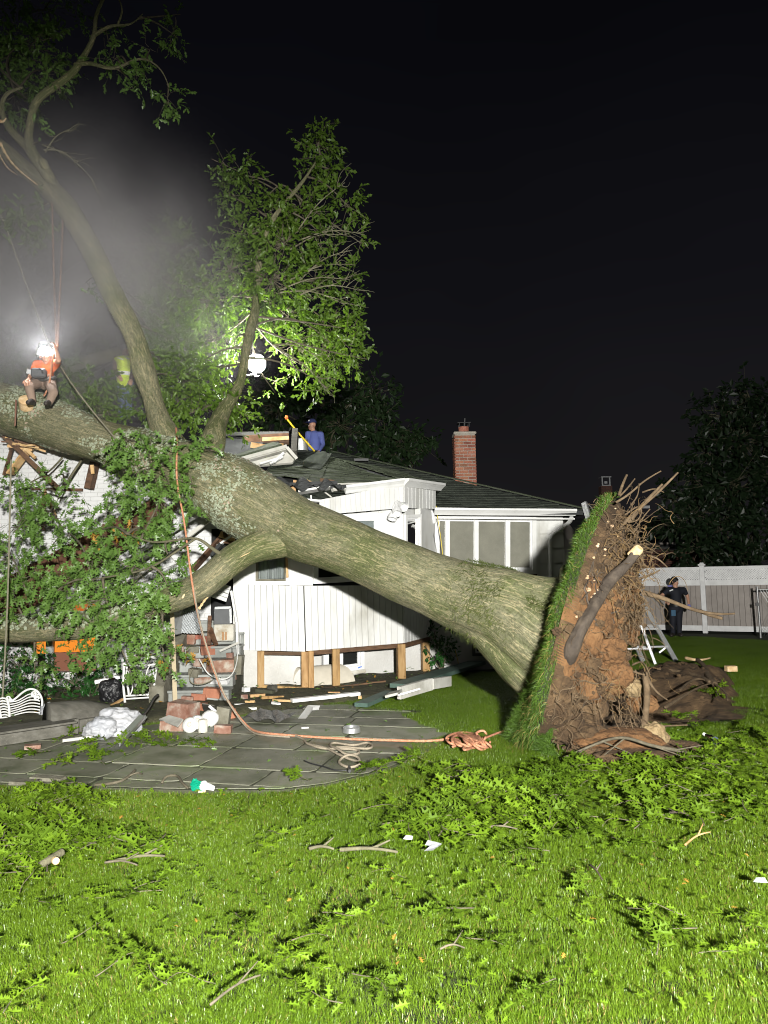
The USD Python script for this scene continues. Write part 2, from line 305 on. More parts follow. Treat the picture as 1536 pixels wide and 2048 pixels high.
leafmat('grass_blade', (.060, .118, .005), (.126, .205, .013), (.25, .30, .044), 0.22, 0.38, 0.5)
leafmat('turf_blade', (.050, .095, .012), (.085, .16, .020), (.16, .23, .045), 0.25, 0.5, 0.35)
leafmat('moss_blade', (.040, .058, .014), (.085, .10, .03), (.14, .15, .055), 0.1, 0.8, 0.1)
leafmat('dry_blade', (.20, .15, .05), (.29, .22, .08), (.36, .29, .12), 0.2, 0.6, 0.2)
# bark: u runs along the limb, so furrows follow it
lib('bark', {'c': ('texture_coordinate', {}), 'g': ('geometry', {}), 'm': ('mapping', {'scale': (1.1, 5.2, 1)}), 'm2': ('mapping', {'scale': (3.2, 13.0, 1)}), 'n1': ('noise_texture', {'scale': 5.0, 'detail': 8, 'roughness': 0.72, 'distortion': 0.5}),
    'r1': ('rgb_ramp', {'ramp': [(.30, (.066, .068, .034)), (.42, (.130, .130, .074)), (.54, (.178, .174, .108)), (.70, (.235, .222, .145))]}),
    'n2': ('noise_texture', {'scale': 1.3, 'detail': 5, 'roughness': 0.65}), 'r2': ('rgb_ramp', {'ramp': [(.44, (0, 0, 0)), (.60, (.75, .75, .75))]}), 'mix1': ('mix_color', {'b': (.085, .104, .034)}),
    'm3': ('mapping', {'scale': (.7, 5.5, 1)}), 'n3': ('noise_texture', {'scale': 3.4, 'detail': 4, 'roughness': 0.6, 'distortion': 0.8}), 'r3': ('rgb_ramp', {'ramp': [(.468, (0, 0, 0)), (.494, (.6, .6, .6)), (.520, (0, 0, 0))]}), 'mix2': ('mix_color', {'b': (.46, .39, .235)}),
    'n4': ('noise_texture', {'scale': 38.0, 'detail': 5, 'roughness': 0.7}), 'r4': ('rgb_ramp', {'ramp': [(.34, (.62, .62, .62)), (.52, (1, 1, 1)), (.7, (1.22, 1.21, 1.15))]}), 'mix3': ('mix_color', {'blend_type': 'multiply', 'fac': 1.0, 'use_clamp': False}),
    'b1': ('noise_texture', {'scale': 6.0, 'detail': 8, 'roughness': 0.75, 'distortion': 0.4}), 'ba': ('math', {'math_type': 'multiply_add', 'value2': 0.35}), 'bb': ('bump', {'strength': 0.8, 'distance': 0.03}), 'p': ('principled_bsdf', {'roughness': 0.92, 'specular_ior_level': 0.12})},
    [('c.UV', 'm.vector'), ('c.UV', 'm2.vector'), ('c.UV', 'm3.vector'), ('m.vector', 'n1.vector'), ('n1.fac', 'r1.fac'), ('g.position', 'n2.vector'), ('n2.fac', 'r2.fac'), ('r2.color', 'mix1.fac'), ('r1.color', 'mix1.a'),
     ('m3.vector', 'n3.vector'), ('n3.fac', 'r3.fac'), ('r3.color', 'mix2.fac'), ('mix1.result', 'mix2.a'), ('g.position', 'n4.vector'), ('n4.fac', 'r4.fac'), ('mix2.result', 'mix3.a'), ('r4.color', 'mix3.b'), ('mix3.result', 'p.base_color'), ('m2.vector', 'b1.vector'), ('n4.fac', 'ba.value1'), ('b1.fac', 'ba.value3'), ('ba.value', 'bb.height'), ('bb.normal', 'p.normal')])
noisy('lichen', r3(.3, .7, (.24, .28, .17), (.36, .40, .28), (.47, .50, .38)), 16, 0.95, 0.8, 70, isl=0.15)
noisy('pink_lichen', r3(.3, .7, (.32, .23, .17), (.46, .36, .28)), 16, 0.95, 0.8, 70)
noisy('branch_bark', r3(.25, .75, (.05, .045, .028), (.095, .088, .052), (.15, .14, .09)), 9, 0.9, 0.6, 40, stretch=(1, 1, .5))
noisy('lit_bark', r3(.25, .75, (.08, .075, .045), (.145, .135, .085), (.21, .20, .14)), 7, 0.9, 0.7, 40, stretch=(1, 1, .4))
# ================================================================== SETTING: ground, lawn, patio
def ground_z(x, y):
    """the yard: flat, with a shallow pit where the root plate came out and a heap of soil round it"""
    x, y = np.asarray(x, float), np.asarray(y, float)
    z = -0.035 + 0.03 * (meshkit.fbm(np.stack([x * .5, y * .5, x * 0], -1), 3, 5) - 0.5)
    z = z - 0.45 * np.exp(-(((x - 3.6) / 1.0) ** 2 + ((y - 9.3) / 1.1) ** 2)) + 0.10 * np.exp(-(((x - 3.0) / 2.2) ** 2 + ((y - 9.0) / 2.0) ** 2))
    return z
gx = np.concatenate([np.linspace(-400, -14, 12), np.linspace(-12, 14, 131), np.linspace(16, 400, 12)])
gy = np.concatenate([np.linspace(-60, -1, 8), np.linspace(0, 26, 131), np.linspace(28, 600, 14)])
X, Yg = np.meshgrid(gx, gy, indexing='ij'); Z = ground_z(X, Yg)
i, j = np.meshgrid(np.arange(len(gx) - 1), np.arange(len(gy) - 1), indexing='ij'); nv = len(gy)
solo('ground', None, None, (np.stack([X, Yg, Z], -1).reshape(-1, 3), np.stack([i * nv + j, (i + 1) * nv + j, (i + 1) * nv + j + 1, i * nv + j + 1], -1).reshape(-1, 4)), 'ground_dark', True, kind='structure')

PATIO = Polygon([tuple(G(*p)[:2]) for p in [(-260, 1568), (0, 1564), (200, 1572), (400, 1578), (560, 1577), (650, 1566), (720, 1550), (800, 1525), (870, 1497), (903, 1474), (905, 1460), (885, 1440), (840, 1425), (770, 1414), (690, 1408), (600, 1412), (520, 1430), (330, 1446), (200, 1462), (0, 1490), (-260, 1520)]])
pat = part(T('/World', (0, 0, 0)), 'patio', poly_prism(PATIO.buffer(0.02), -0.09, -0.006), 'mossy_mortar'); tag(stage.GetPrimAtPath(pat.path), None, None, None, 'structure')
rg = random.Random(4); ang = math.radians(-13)
RP = affinity.rotate(PATIO, -math.degrees(ang), origin=(0, 0)); mnx, mny, mxx, mxy = RP.bounds
y = mny - 0.1; row = 0
while y < mxy:
    h = rg.choice([.48, .6, .75, .62]); x = mnx - rg.random() * .6
    while x < mxx:
        w = rg.choice([.5, .75, .9, 1.1, .65])
        q = sbox(x + .015, y + .015, x + w - .015, y + h - .015).intersection(RP.buffer(-0.01))
        for g in getattr(q, 'geoms', [q]):
            if g.area < 0.02: continue
            g = affinity.rotate(g.simplify(0.01), math.degrees(ang), origin=(0, 0))
            if g.geom_type == 'Polygon' and g.area > .15:
                pts_ = [g.exterior.interpolate(t_, True) for t_ in np.linspace(0, 1, 29)[:-1]]; g2 = Polygon([(q_.x + rg.gauss(0, .006), q_.y + rg.gauss(0, .006)) for q_ in pts_]); g = g2 if g2.is_valid else g
            v, f = poly_prism(g, -0.05, 0.0)
            c = v[:, :2].mean(0); tl = (rg.gauss(0, .003), rg.gauss(0, .003)); up = rg.uniform(-.003, .003)
            v[:, 2] += up + (v[:, 0] - c[0]) * tl[0] + (v[:, 1] - c[1]) * tl[1]
            part(pat, 'slab', (v, f), 'bluestone')
        x += w
    y += h; row += 1

# litter bed between the patio and the house, and the bare soil round the root plate
BED = Polygon([tuple(G(*p)[:2]) for p in [(-300, 1515), (0, 1482), (330, 1440), (520, 1425), (600, 1410), (690, 1404), (790, 1392), (850, 1370), (900, 1352), (905, 1320), (-300, 1320)]])
def sheet(poly, name, mat, amp, step=0.09, z0=0.0, seed=0, kind='structure', edge=0.15):
    mx = poly.bounds; xs = np.arange(mx[0], mx[2] + step, step); ys = np.arange(mx[1], mx[3] + step, step)
    A, B = np.meshgrid(xs, ys, indexing='ij')
    import shapely
    pts = shapely.points(np.stack([A, B], -1)); ins = shapely.contains(poly, pts); d = shapely.distance(shapely.boundary(poly), pts)
    e = np.clip(np.where(ins, d, -d) / edge + 0.5, 0, 1)
    Zs = z0 + e * amp * (meshkit.fbm(np.stack([A * 2.2, B * 2.2, A * 0 + seed], -1), 5, seed)) - (1 - e) * 0.12
    i, j = np.meshgrid(np.arange(len(xs) - 1), np.arange(len(ys) - 1), indexing='ij'); nv = len(ys)
    k = ins[:-1, :-1] | ins[1:, 1:] | ins[1:, :-1] | ins[:-1, 1:]
    f = np.stack([i * nv + j, (i + 1) * nv + j, (i + 1) * nv + j + 1, i * nv + j + 1], -1)[k]
    return solo(name, None, None, (np.stack([A, B, Zs], -1).reshape(-1, 3), f), mat, True, kind=kind)
sheet(BED, 'planting_bed', 'litter_soil', 0.10, 0.08, -0.01, 3)
SOILP = Polygon([tuple(G(*p)[:2]) for p in [(1085, 1500), (1130, 1520), (1200, 1528), (1300, 1535), (1390, 1528), (1420, 1500), (1370, 1478), (1330, 1450), (1300, 1430), (1480, 1420), (1500, 1385), (1470, 1345), (1380, 1330), (1290, 1335), (1180, 1360), (1090, 1440)]])
def soil_mound():
    import shapely
    step = 0.05; b = SOILP.bounds; xs = np.arange(b[0] - .1, b[2] + .1, step); ys = np.arange(b[1] - .1, b[3] + .1, step)
    A, B = np.meshgrid(xs, ys, indexing='ij'); pts = shapely.points(np.stack([A, B], -1)); ins = shapely.contains(SOILP, pts); d = shapely.distance(shapely.boundary(SOILP), pts)
    e = np.clip((np.where(ins, d, -d) + (meshkit.fbm(np.stack([A * 1.6, B * 1.6, A * 0 + 4], -1), 4, 29) - .62) * .7) / 0.45, 0, 1)
    n = meshkit.fbm(np.stack([A * 2.6, B * 2.6, A * 0], -1), 5, 11); rd = np.abs(meshkit.fbm(np.stack([A * 1.3 + 5, B * 2.4, A * 0], -1), 3, 23) - .5) * 2
    H = 0.10 + 0.17 * np.exp(-(((A - 4.6) / 1.0) ** 2 + ((B - 10.9) / .9) ** 2)) + 0.16 * np.exp(-(((A - 2.3) / .6) ** 2 + ((B - 6.9) / .35) ** 2)) - 0.40 * np.exp(-(((A - 3.5) / .8) ** 2 + ((B - 9.4) / .9) ** 2))
    Zs = np.where(e > 0, e * (H + (n - .5) * .30 - rd * .08), 0) - (1 - e) * 0.10 + ground_z(A, B) * 0 - 0.0
    i, j = np.meshgrid(np.arange(len(xs) - 1), np.arange(len(ys) - 1), indexing='ij'); nv = len(ys)
    k = ins[:-1, :-1] | ins[1:, 1:] | ins[1:, :-1] | ins[:-1, 1:]
    f = np.stack([i * nv + j, (i + 1) * nv + j, (i + 1) * nv + j + 1, i * nv + j + 1], -1)[k]
    return np.stack([A, B, Zs], -1).reshape(-1, 3), f
sv, sf = soil_mound(); solo('bare_soil', None, None, (sv, sf), 'soil', True, kind='structure')

# ------------------------------------------------------------------ grass: patches of real blades, scattered by an instancer
def blades(n, size, hmin, hmax, w, seed, lean=0.9, flow=(0, 0)):
    r = np.random.default_rng(seed); b = np.c_[(r.random((n, 2)) - .5) * size, np.zeros(n)]
    az = r.random(n) * 2 * np.pi; h = r.uniform(hmin, hmax, n); ln = np.abs(r.normal(0, lean, n)) * h
    d = np.c_[np.cos(az), np.sin(az)] * ln[:, None] + np.asarray(flow) * h[:, None]; s = np.c_[-np.sin(az + r.normal(0, .6, n)), np.cos(az), np.zeros(n)] * (w * r.uniform(.6, 1.25, n))[:, None]
    m = b + np.c_[d * .35, h * .62]; t = b + np.c_[d, h * r.uniform(.7, 1, n)]
    v = np.stack([b - s, b + s, m - s * .8, m + s * .8, t], 1).reshape(-1, 3); k = np.arange(n)[:, None] * 5
    return v, np.vstack([k + [0, 1, 3], k + [0, 3, 2], k + [2, 3, 4]])
def instancer(path, protos, pos, idx, rz, sc, label=None, cat=None, kind='stuff'):
    pi = UsdGeom.PointInstancer.Define(stage, path); rel = pi.CreatePrototypesRel()
    UsdGeom.Scope.Define(stage, path + '/kinds')
    for k, (nm, vf, mat) in enumerate(protos):
        p = '%s/kinds/%s' % (path, nm if k == 0 else '%s_%03d' % (nm, k))
        m = usdkit.mesh(stage, p, vf, M[mat]); m.CreateDoubleSidedAttr(True); rel.AddTarget(p)
    pi.CreatePositionsAttr(Vt.Vec3fArray.FromNumpy(np.asarray(pos, np.float32))); pi.CreateProtoIndicesAttr(Vt.IntArray.FromNumpy(np.asarray(idx, np.int32)))
    q = np.zeros((len(pos), 4), np.float16); q[:, 3] = np.cos(np.asarray(rz) / 2); q[:, 2] = np.sin(np.asarray(rz) / 2)
    pi.CreateOrientationsAttr(Vt.QuathArray.FromNumpy(q)); pi.CreateScalesAttr(Vt.Vec3fArray.FromNumpy(np.asarray(sc, np.float32)))
    tag(pi.GetPrim(), label, cat, None, kind)
import shapely
TURF0 = Polygon([tuple(G(*p)[:2]) for p in [(1040, 1480), (1070, 1500), (1120, 1516), (1180, 1500), (1180, 1400), (1060, 1400)]])
NOGRASS = shapely.unary_union([PATIO.buffer(-0.02), BED.buffer(0.02), SOILP.buffer(-0.18)])
pos = []; r = np.random.default_rng(8); st = 0.40
for yy in np.arange(1.6, 22.5, st):
    half = 0.60 * yy + 2.6
    for xx in np.arange(-half, half, st):
        x_, y_ = xx + r.uniform(-.1, .1), yy + r.uniform(-.1, .1)
        if NOGRASS.contains(Point(x_, y_)): continue
        if y_ > 13.0 and x_ < 3.7: continue
        if y_ > 9.6 and x_ < -0.9: continue
        if y_ > 17.5 + (10.3 - x_) * 0.9: continue
        pos.append((x_, y_, float(ground_z(x_, y_)) - 0.004))
pos = np.array(pos); far = pos[:, 1] > 9
NV = 4
protos = [('grass_tuft', blades(4200, 0.64, .020, .050, .0014, 60 + k, 1.0, (.2, -.1)), 'grass_blade') for k in range(NV)]
protos += [('grass_tuft', blades(260, 0.6, .02, .045, .0016, 80, 1.5), 'dry_blade')]
idx = r.integers(0, NV, len(pos)); rz = r.random(len(pos)) * 6.283; hs = .80 + .5 * meshkit.fbm(pos * 0.9, 3, 3)
sc = np.stack([np.ones(len(pos)), np.ones(len(pos)), hs], 1)
dm_ = meshkit.fbm(pos * np.array([.7, 1.2, 0]) + 3.3, 3, 9); dry = pos[(dm_ > .44) & (pos[:, 1] < 8)]
pos2 = np.vstack([pos, dry]); idx = np.r_[idx, np.full(len(dry), NV)]; rz = np.r_[rz, r.random(len(dry)) * 6.283]; sc = np.vstack([sc, np.ones((len(dry), 3))])
instancer('/World/lawn', protos, pos2, idx, rz, sc, 'short damp green grass covering the yard', 'grass')

# ================================================================== HOUSE
house = thing('house', 'white house with dark shingle roof, crushed under the fallen oak', 'house', (-1.5, 12.0, 0))
hp = lambda n, vf, m, **k: part(house, n, vf, m, **k)
H1 = T(house.path, house.loc)
# --- left brick gable wall (painted white), bricks built one by one
WY = 11.65
wl, wr = P(-330, 1100, WY)[0], P(486, 1100, WY)[0]; wtop = 4.06
WIN = (P(62, 1262, WY)[0], P(196, 1262, WY)[0], P(100, 1345, WY)[2], P(100, 1250, WY)[2])
wcut = P(345, 1000, WY)[0]; left_wall_q = [V(wl, WY, -0.1), V(wr, WY, -0.1), V(wr, WY, wtop), V(wl, WY, wtop)]
pieces = [box8([V(a, WY + .012, c), V(b, WY + .012, c), V(b, WY + .25, c), V(a, WY + .25, c), V(a, WY + .012, d), V(b, WY + .012, d), V(b, WY + .25, d), V(a, WY + .25, d)])
          for a, b, c, d in [(wl, WIN[0], -.1, wtop), (WIN[1], wcut, -.1, wtop), (wcut, wr, -.1, 3.35), (WIN[0], WIN[1], -.1, WIN[2]), (WIN[0], WIN[1], WIN[3], wtop)]]
wall = hp('wall', join(pieces), 'white_mortar', label='white painted brick gable wall')
bl, bh = .205, .068; rb = np.random.default_rng(2); bricks = []
for k, z in enumerate(np.arange(0.0, wtop - .02, bh)):
    for x in np.arange(wl - (k % 2) * bl / 2, wr - .02, bl):
        a, b = max(x + .004, wl), min(x + bl - .004, wr)
        if (b > wcut and z + bh > 3.35): continue
        if b - a < .03 or (b > WIN[0] - .02 and a < WIN[1] + .02 and z + bh > WIN[2] and z < WIN[3]): continue
        o = rb.uniform(-.003, .003)
        bricks.append(box(V((a + b) / 2, WY + .012 + o, z + bh / 2), (b - a, .03, bh - .009)))
ctr = np.array([q[0].mean(0) for q in bricks]); vis = np.hypot(ctr[:, 0] - P(380, 1060, WY)[0], (ctr[:, 2] - 2.35))
order = np.argsort(vis)
for k in order[:290]: part(wall, 'brick', bricks[k], 'white_brick')
part(wall, 'brick_courses', join([bricks[k] for k in order[290:]]), 'white_brick', kind='stuff')
# --- window with lit orange curtain, lower left
win = hp('window', box8([V(WIN[0] - .04, WY - .03, WIN[2] - .05), V(WIN[1] + .04, WY - .03, WIN[2] - .05), V(WIN[1] + .04, WY + .1, WIN[2] - .05), V(WIN[0] - .04, WY + .1, WIN[2] - .05), V(WIN[0] - .04, WY - .03, WIN[2]), V(WIN[1] + .04, WY - .03, WIN[2]), V(WIN[1] + .04, WY + .1, WIN[2]), V(WIN[0] - .04, WY + .1, WIN[2])]), 'white_trim', label='window with lit orange curtain')
wx = lambda t: WIN[0] + (WIN[1] - WIN[0]) * t
for a, b in ((0, .03), (.22, .31), (.97, 1.0)):
    part(win, 'frame', box(V((wx(a) + wx(b)) / 2, WY + .05, (WIN[2] + WIN[3]) / 2), (wx(b) - wx(a), .07, WIN[3] - WIN[2])), 'curtain_grey')
def curtain(x0, x1, z0, z1, yy, amp=.02, n=40):
    return grid_sheet(lambda u, w: np.stack([x0 + (x1 - x0) * u, yy + amp * np.sin(u * 38) + .3 * amp * np.sin(u * 91 + w * 3), z0 + (z1 - z0) * w], -1), n, 4)
part(win, 'curtain', curtain(wx(.02), wx(.24), WIN[2] + .28, WIN[3], WY + .16), 'lit_curtain')
part(win, 'curtain', curtain(wx(.29), wx(.98), WIN[2] + .30, WIN[3], WY + .16), 'lit_curtain')
part(win, 'curtain', slab([P(146, 1224, 11.55), P(194, 1222, 11.55), P(190, 1206, 11.55), P(150, 1208, 11.55)], .01), 'lit_orange')  # added glowing panel standing for an orange-lit patch, not cloth
part(win, 'blind', box(V((wx(.29) + wx(.98)) / 2, WY + .17, WIN[2] + .15), (wx(.98) - wx(.29), .01, .29)), 'lit_room')
part(win, 'pane', box(V((WIN[0] + WIN[1]) / 2, WY + .07, (WIN[2] + WIN[3]) / 2), (WIN[1] - WIN[0], .006, WIN[3] - WIN[2])), 'glass')

# --- broken roof overhang hanging across the gable: brown sheathing, rafters, white rake board
RO = [P(-40, 1272, 11.1), P(345, 1040, 11.2), P(318, 990, 11.45), P(-60, 1195, 11.45)]
over = hp('roof_overhang', slab([RO[0], RO[1], RO[2], RO[3]], .03), 'sheathing', label='torn roof overhang showing brown sheathing')
for u in np.linspace(.05, .95, 8):
    part(over, 'rafter', bar(bil(RO, u, .03) - V(0, .045, 0), bil(RO, u + .015, .97) - V(0, .045, 0), .045, .07, (0, -1, .4)), 'dark_timber')
part(over, 'rafter', bar(P(-40, 1268, 11.0), P(160, 1152, 11.0), .05, .09, (0, -1, .4)), 'sheathing')
part(over, 'rake_board', bar(P(205, 1150, 10.95), P(440, 1002, 10.95), .03, .085, (0, -1, .3)), 'white_trim')
part(over, 'rake_board', bar(P(196, 1172, 10.98), P(330, 1090, 10.98), .03, .10, (0, -1, .3)), 'grey_plank')
part(over, 'gutter', bar(P(225, 1190, 10.92), P(470, 1000, 10.9), .06, .035, (0, -1, .3)), 'pale_board')
part(over, 'board', bar(P(300, 1048, 11.1), P(352, 1010, 11.2), .03, .16, (0, -1, .3)), 'sheathing')
# dark eave strip and fallen framing on the wall
hp('ledger_board', bar(P(62, 977, 11.58), P(165, 980, 11.58), .05, .045), 'dark_timber')
hp('ledger_board', bar(P(20, 1061, 11.6), P(78, 1061, 11.6), .02, .02), 'pale_board')
hp('rafter', bar(P(8, 872, 11.2), P(112, 972, 11.05), .07, .13, (0, -1, .3)), 'dark_timber', label='broken brown rafter leaning on the wall')
hp('rafter', bar(P(22, 870, 11.25), P(70, 915, 11.22), .05, .07, (0, -1, .3)), 'raw_wood')
hp('rafter', bar(P(60, 895, 11.3), P(20, 948, 11.35), .03, .19, (0, -1, .1)), 'raw_wood')
hp('rafter', bar(P(24, 895, 11.3), P(8, 950, 11.35), .02, .07, (0, -1, .1)), 'dark_timber')
hp('rafter', bar(P(85, 972, 11.3), P(110, 1030, 11.2), .03, .06, (0, -1, .1)), 'raw_wood')
hp('rafter', bar(P(88, 985, 11.4), P(86, 1060, 11.35), .04, .07, (0, -1, .1)), 'dark_timber')
hp('rafter', bar(P(184, 930, 11.3), P(186, 948, 11.3), .05, .03, (0, -1, .1)), 'raw_wood')
hp('rafter', bar(P(190, 925, 11.5), P(178, 978, 11.5), .10, .16, (0, -1, .1)), 'dark_timber')
rs = random.Random(6)
for k in range(16):
    a = P(rs.uniform(-5, 75), rs.uniform(872, 892), rs.uniform(11.0, 11.2)); hp('splinter', bar(a, a + V(rs.uniform(.15, .45), rs.uniform(-.1, .1), rs.uniform(-.14, .05)), .012, rs.uniform(.02, .05)), rs.choice(['raw_wood', 'sheathing', 'raw_wood']))
# wrecked corner where wall meets the bay
for a, b, w, h, m in [((448, 1035), (452, 1075), .06, .10, 'dark_timber'), ((440, 1068), (470, 1078), .10, .02, 'raw_wood'), ((436, 1092), (478, 1062), .03, .075, 'white_trim'), ((425, 1110), (442, 1088), .05, .09, 'roof_felt'),
                      ((462, 1060), (480, 1075), .06, .12, 'dark_timber'), ((440, 1082), (468, 1086), .05, .05, 'dark_timber')]:
    hp('torn_framing', bar(P(*a, 11.2), P(*b, 11.15), w, h, (0, -1, .2)), m)
hp('roof_edge', bar(P(385, 1140, 11.45), P(470, 1045, 11.4), .04, .16, (0, -1, .3)), 'dark_timber')

# --- the bay: siding boards one by one, upper frieze, cornice, windows
A0, A1, B1, C1 = 11.30, 11.22, 11.95, 13.2
def board_run(t, name, q, n, mat, gap=.06, th=.018, jit=0.0, seed=0):
    r = random.Random(seed)
    for k in range(n):
        o = r.uniform(-jit, jit)
        part(t, name, subslab(q, (k + gap / 2) / n, (k + 1 - gap / 2) / n, 0, 1, th, -.012 + o), mat)
bay = hp('bay_wall', slab([P(487, 1300, A0 + .05), P(610, 1303, A1 + .05), P(607, 1172, A1 + .05), P(484, 1168, A0 + .05)], .12), 'dark_inside', label='white board bay above timber posts')
board_run(bay, 'siding_board', [P(487, 1300, A0), P(611, 1303, A1), P(607, 1172, A1), P(485, 1168, A0)], 10, 'white_siding', .07, jit=.004, seed=1)
qb = [P(612, 1302, A1), P(806, 1286, B1), P(804, 1170, B1), P(608, 1172, A1)]
bw2 = hp('bay_wall', subslab(qb, 0, 1, 0, 1, .1, .05), 'dark_inside'); board_run(bw2, 'siding_board', qb, 16, 'white_siding', .06, jit=.002, seed=2)
qc = [P(807, 1286, B1), P(858, 1273, C1 - .15), P(862, 1170, C1 - .15), P(805, 1170, B1)]
bw3 = hp('bay_wall', subslab(qc, 0, 1, 0, 1, .1, .05), 'dark_inside'); board_run(bw3, 'siding_board', qc, 9, 'white_siding', .10, jit=.002, seed=3)
# upper wall zone (flat white) with window openings built as frames
def window(q, name='window', fr=.07, depth=.10, inside='dark_inside', frame='white_trim', mull=(), trans=(), label=None, blind=None, sash=None, rd=.30):
    """q: corners bl, br, tr, tl; frame, mullions, pane, dark room or blind behind"""
    q = np.asarray(q); w = np.linalg.norm(q[1] - q[0]); h = np.linalg.norm(q[3] - q[0]); a, b = fr / w, fr / h
    t = hp(name, join([subslab(q, 0, a, 0, 1, .05, -.02), subslab(q, 1 - a, 1, 0, 1, .05, -.02), subslab(q, a, 1 - a, 0, b, .05, -.018), subslab(q, a, 1 - a, 1 - b, 1, .05, -.018)]), frame, label=label)
    s = fr * .55; a2, b2 = s / w, s / h
    part(t, 'sash', join([subslab(q, a, a + a2, b, 1 - b, .03, .01), subslab(q, 1 - a - a2, 1 - a, b, 1 - b, .03, .01), subslab(q, a + a2, 1 - a - a2, b, b + b2, .03, .012), subslab(q, a + a2, 1 - a - a2, 1 - b - b2, 1 - b, .03, .012)]), sash or 'vinyl_white')
    for m in mull: part(t, 'mullion', subslab(q, m - a * .6, m + a * .6, b, 1 - b, .045, -.01), frame)
    for m in trans: part(t, 'mullion', subslab(q, a, 1 - a, m - b * .6, m + b * .6, .045, -.01), frame)
    part(t, 'pane', subslab(q, a, 1 - a, b, 1 - b, .005, .03), 'glass')
    if blind: part(t, 'blind', subslab(q, a, 1 - a, b, 1 - b, .006, .055), blind)
    else: part(t, 'room', subslab(q, a - .02, 1 - a + .02, b - .02, 1 - b + .02, .02, rd), inside)
    return t
uq = lambda x0, x1, Y0, Y1, ys: [P(x0, ys[0], Y0), P(x1, ys[1], Y1), P(x1, ys[2], Y1), P(x0, ys[3], Y0)]
# left facet: corner post, window with grey drapes
hp('corner_board', slab(uq(466, 486, A0 - .02, A0 - .02, (1298, 1300, 1125, 1135)), .1), 'white_siding')
hp('corner_board', slab(uq(484, 506, A0, A0, (1169, 1169, 1050, 1050)), .1), 'white_siding')
w1 = window(uq(504, 580, A0 - .01, A1 - .01, (1170, 1170, 1062, 1062)), label='bay window with torn brown frame', frame='white_trim', sash='cut_stone', fr=.06)
part(w1, 'drape', curtain(P(516, 1100, 11.4)[0], P(570, 1100, 11.4)[0], P(520, 1158, 11.4)[2], P(520, 1075, 11.4)[2], 11.42, .03, 60), 'curtain_grey')
part(w1, 'board', bar(P(575, 1155, 11.12), P(573, 1115, 11.12), .03, .05, (0, -1, 0)), 'raw_wood')
hp('corner_board', slab(uq(580, 626, A1, A1 + .08, (1171, 1171, 1030, 1030)), .1), 'white_siding')
w2 = window(uq(626, 760, A1 + .06, B1 - .16, (1168, 1160, 1030, 1030)), label='bay window partly hidden by the trunk', fr=.06)
part(w2, 'drape', curtain(P(635, 1100, 11.7)[0], P(750, 1100, 11.7)[0], P(640, 1158, 11.7)[2], P(640, 1050, 11.7)[2], 11.98, .03, 80), 'curtain_grey')
hp('corner_board', slab(uq(757, 806, B1 - .17, B1, (1171, 1171, 1000, 1000)), .1), 'white_siding')
wu = window(uq(600, 775, A1 + .02, B1 - .12, (1100, 1100, 1026, 1030)), label='wide bay window under the frieze', fr=.07, blind='curtain_grey')
hp('bay_lintel', slab(uq(600, 806, A1 + .03, B1 + .03, (1032, 1032, 985, 1012)), .1), 'white_siding')
w3 = window(uq(810, 842, B1 + .05, C1 - .8, (1172, 1172, 1028, 1030)), label='narrow dark side window of the bay', fr=.05, inside='dark_grey_box')
hp('corner_board', slab(uq(804, 812, B1, B1 + .08, (1172, 1172, 1016, 1016)), .1), 'white_trim')
hp('corner_board', slab(uq(841, 870, C1 - .85, C1, (1172, 1172, 1014, 1016)), .1), 'white_siding')
hp('bay_lintel', slab(uq(804, 870, B1 + .03, C1 + .03, (1034, 1032, 1010, 1012)), .1), 'white_siding')
# frieze boards and cornice
qf = [P(640, 1030, A1 - .22), P(807, 1016, B1 - .14), P(806, 968, B1 - .14), P(638, 1000, A1 - .22)]
fr1 = hp('frieze', subslab(qf, 0, 1, 0, 1, .1, .03), 'dark_inside', label='white board frieze above the bay windows'); board_run(fr1, 'siding_board', qf, 17, 'white_siding', .05, seed=5)
qg = [P(808, 1016, B1 - .14), P(871, 1018, C1 - .25), P(871, 974, C1 - .25), P(807, 968, B1 - .14)]
fr2 = hp('frieze', subslab(qg, 0, 1, 0, 1, .1, .03), 'dark_inside'); board_run(fr2, 'siding_board', qg, 9, 'white_siding', .14, seed=6)
def cornice(a, b, hgt, out):
    d, s, u = frame_of(b - a); s = s if s @ (CAM - a) > 0 else -s
    prof = [(0, 0), (.02, .0), (.035, .02), (out * .5, hgt * .35), (out * .85, hgt * .62), (out, hgt * .7), (out, hgt), (0, hgt)]
    v = np.array([a + s * o + u * h for o, h in prof] + [b + s * o + u * h for o, h in prof]); n = len(prof)
    f = [[k, (k + 1) % n, n + (k + 1) % n, n + k] for k in range(n)]
    v, f = tri((v, np.array(f))); f = np.vstack([f, [[0, k, k + 1] for k in range(1, n - 1)], [[n, n + k + 1, n + k] for k in range(1, n - 1)]]); return v, f
k0, k1, k2 = P(690, 988, A1 + .1), P(806, 973, B1 - .15), P(880, 982, C1 - .2)
hp('cornice', cornice(k0, k1, .13, .10), 'white_trim'); hp('cornice', cornice(k1, k2, .13, .12), 'white_trim')
hp('gutter', slab([P(668, 982, A1 - .1), P(790, 966, B1 - .05), P(786, 961, B1 - .05), P(662, 966, A1 - .1)], .06), 'pale_board', label='bent gutter hanging off the bay roof')
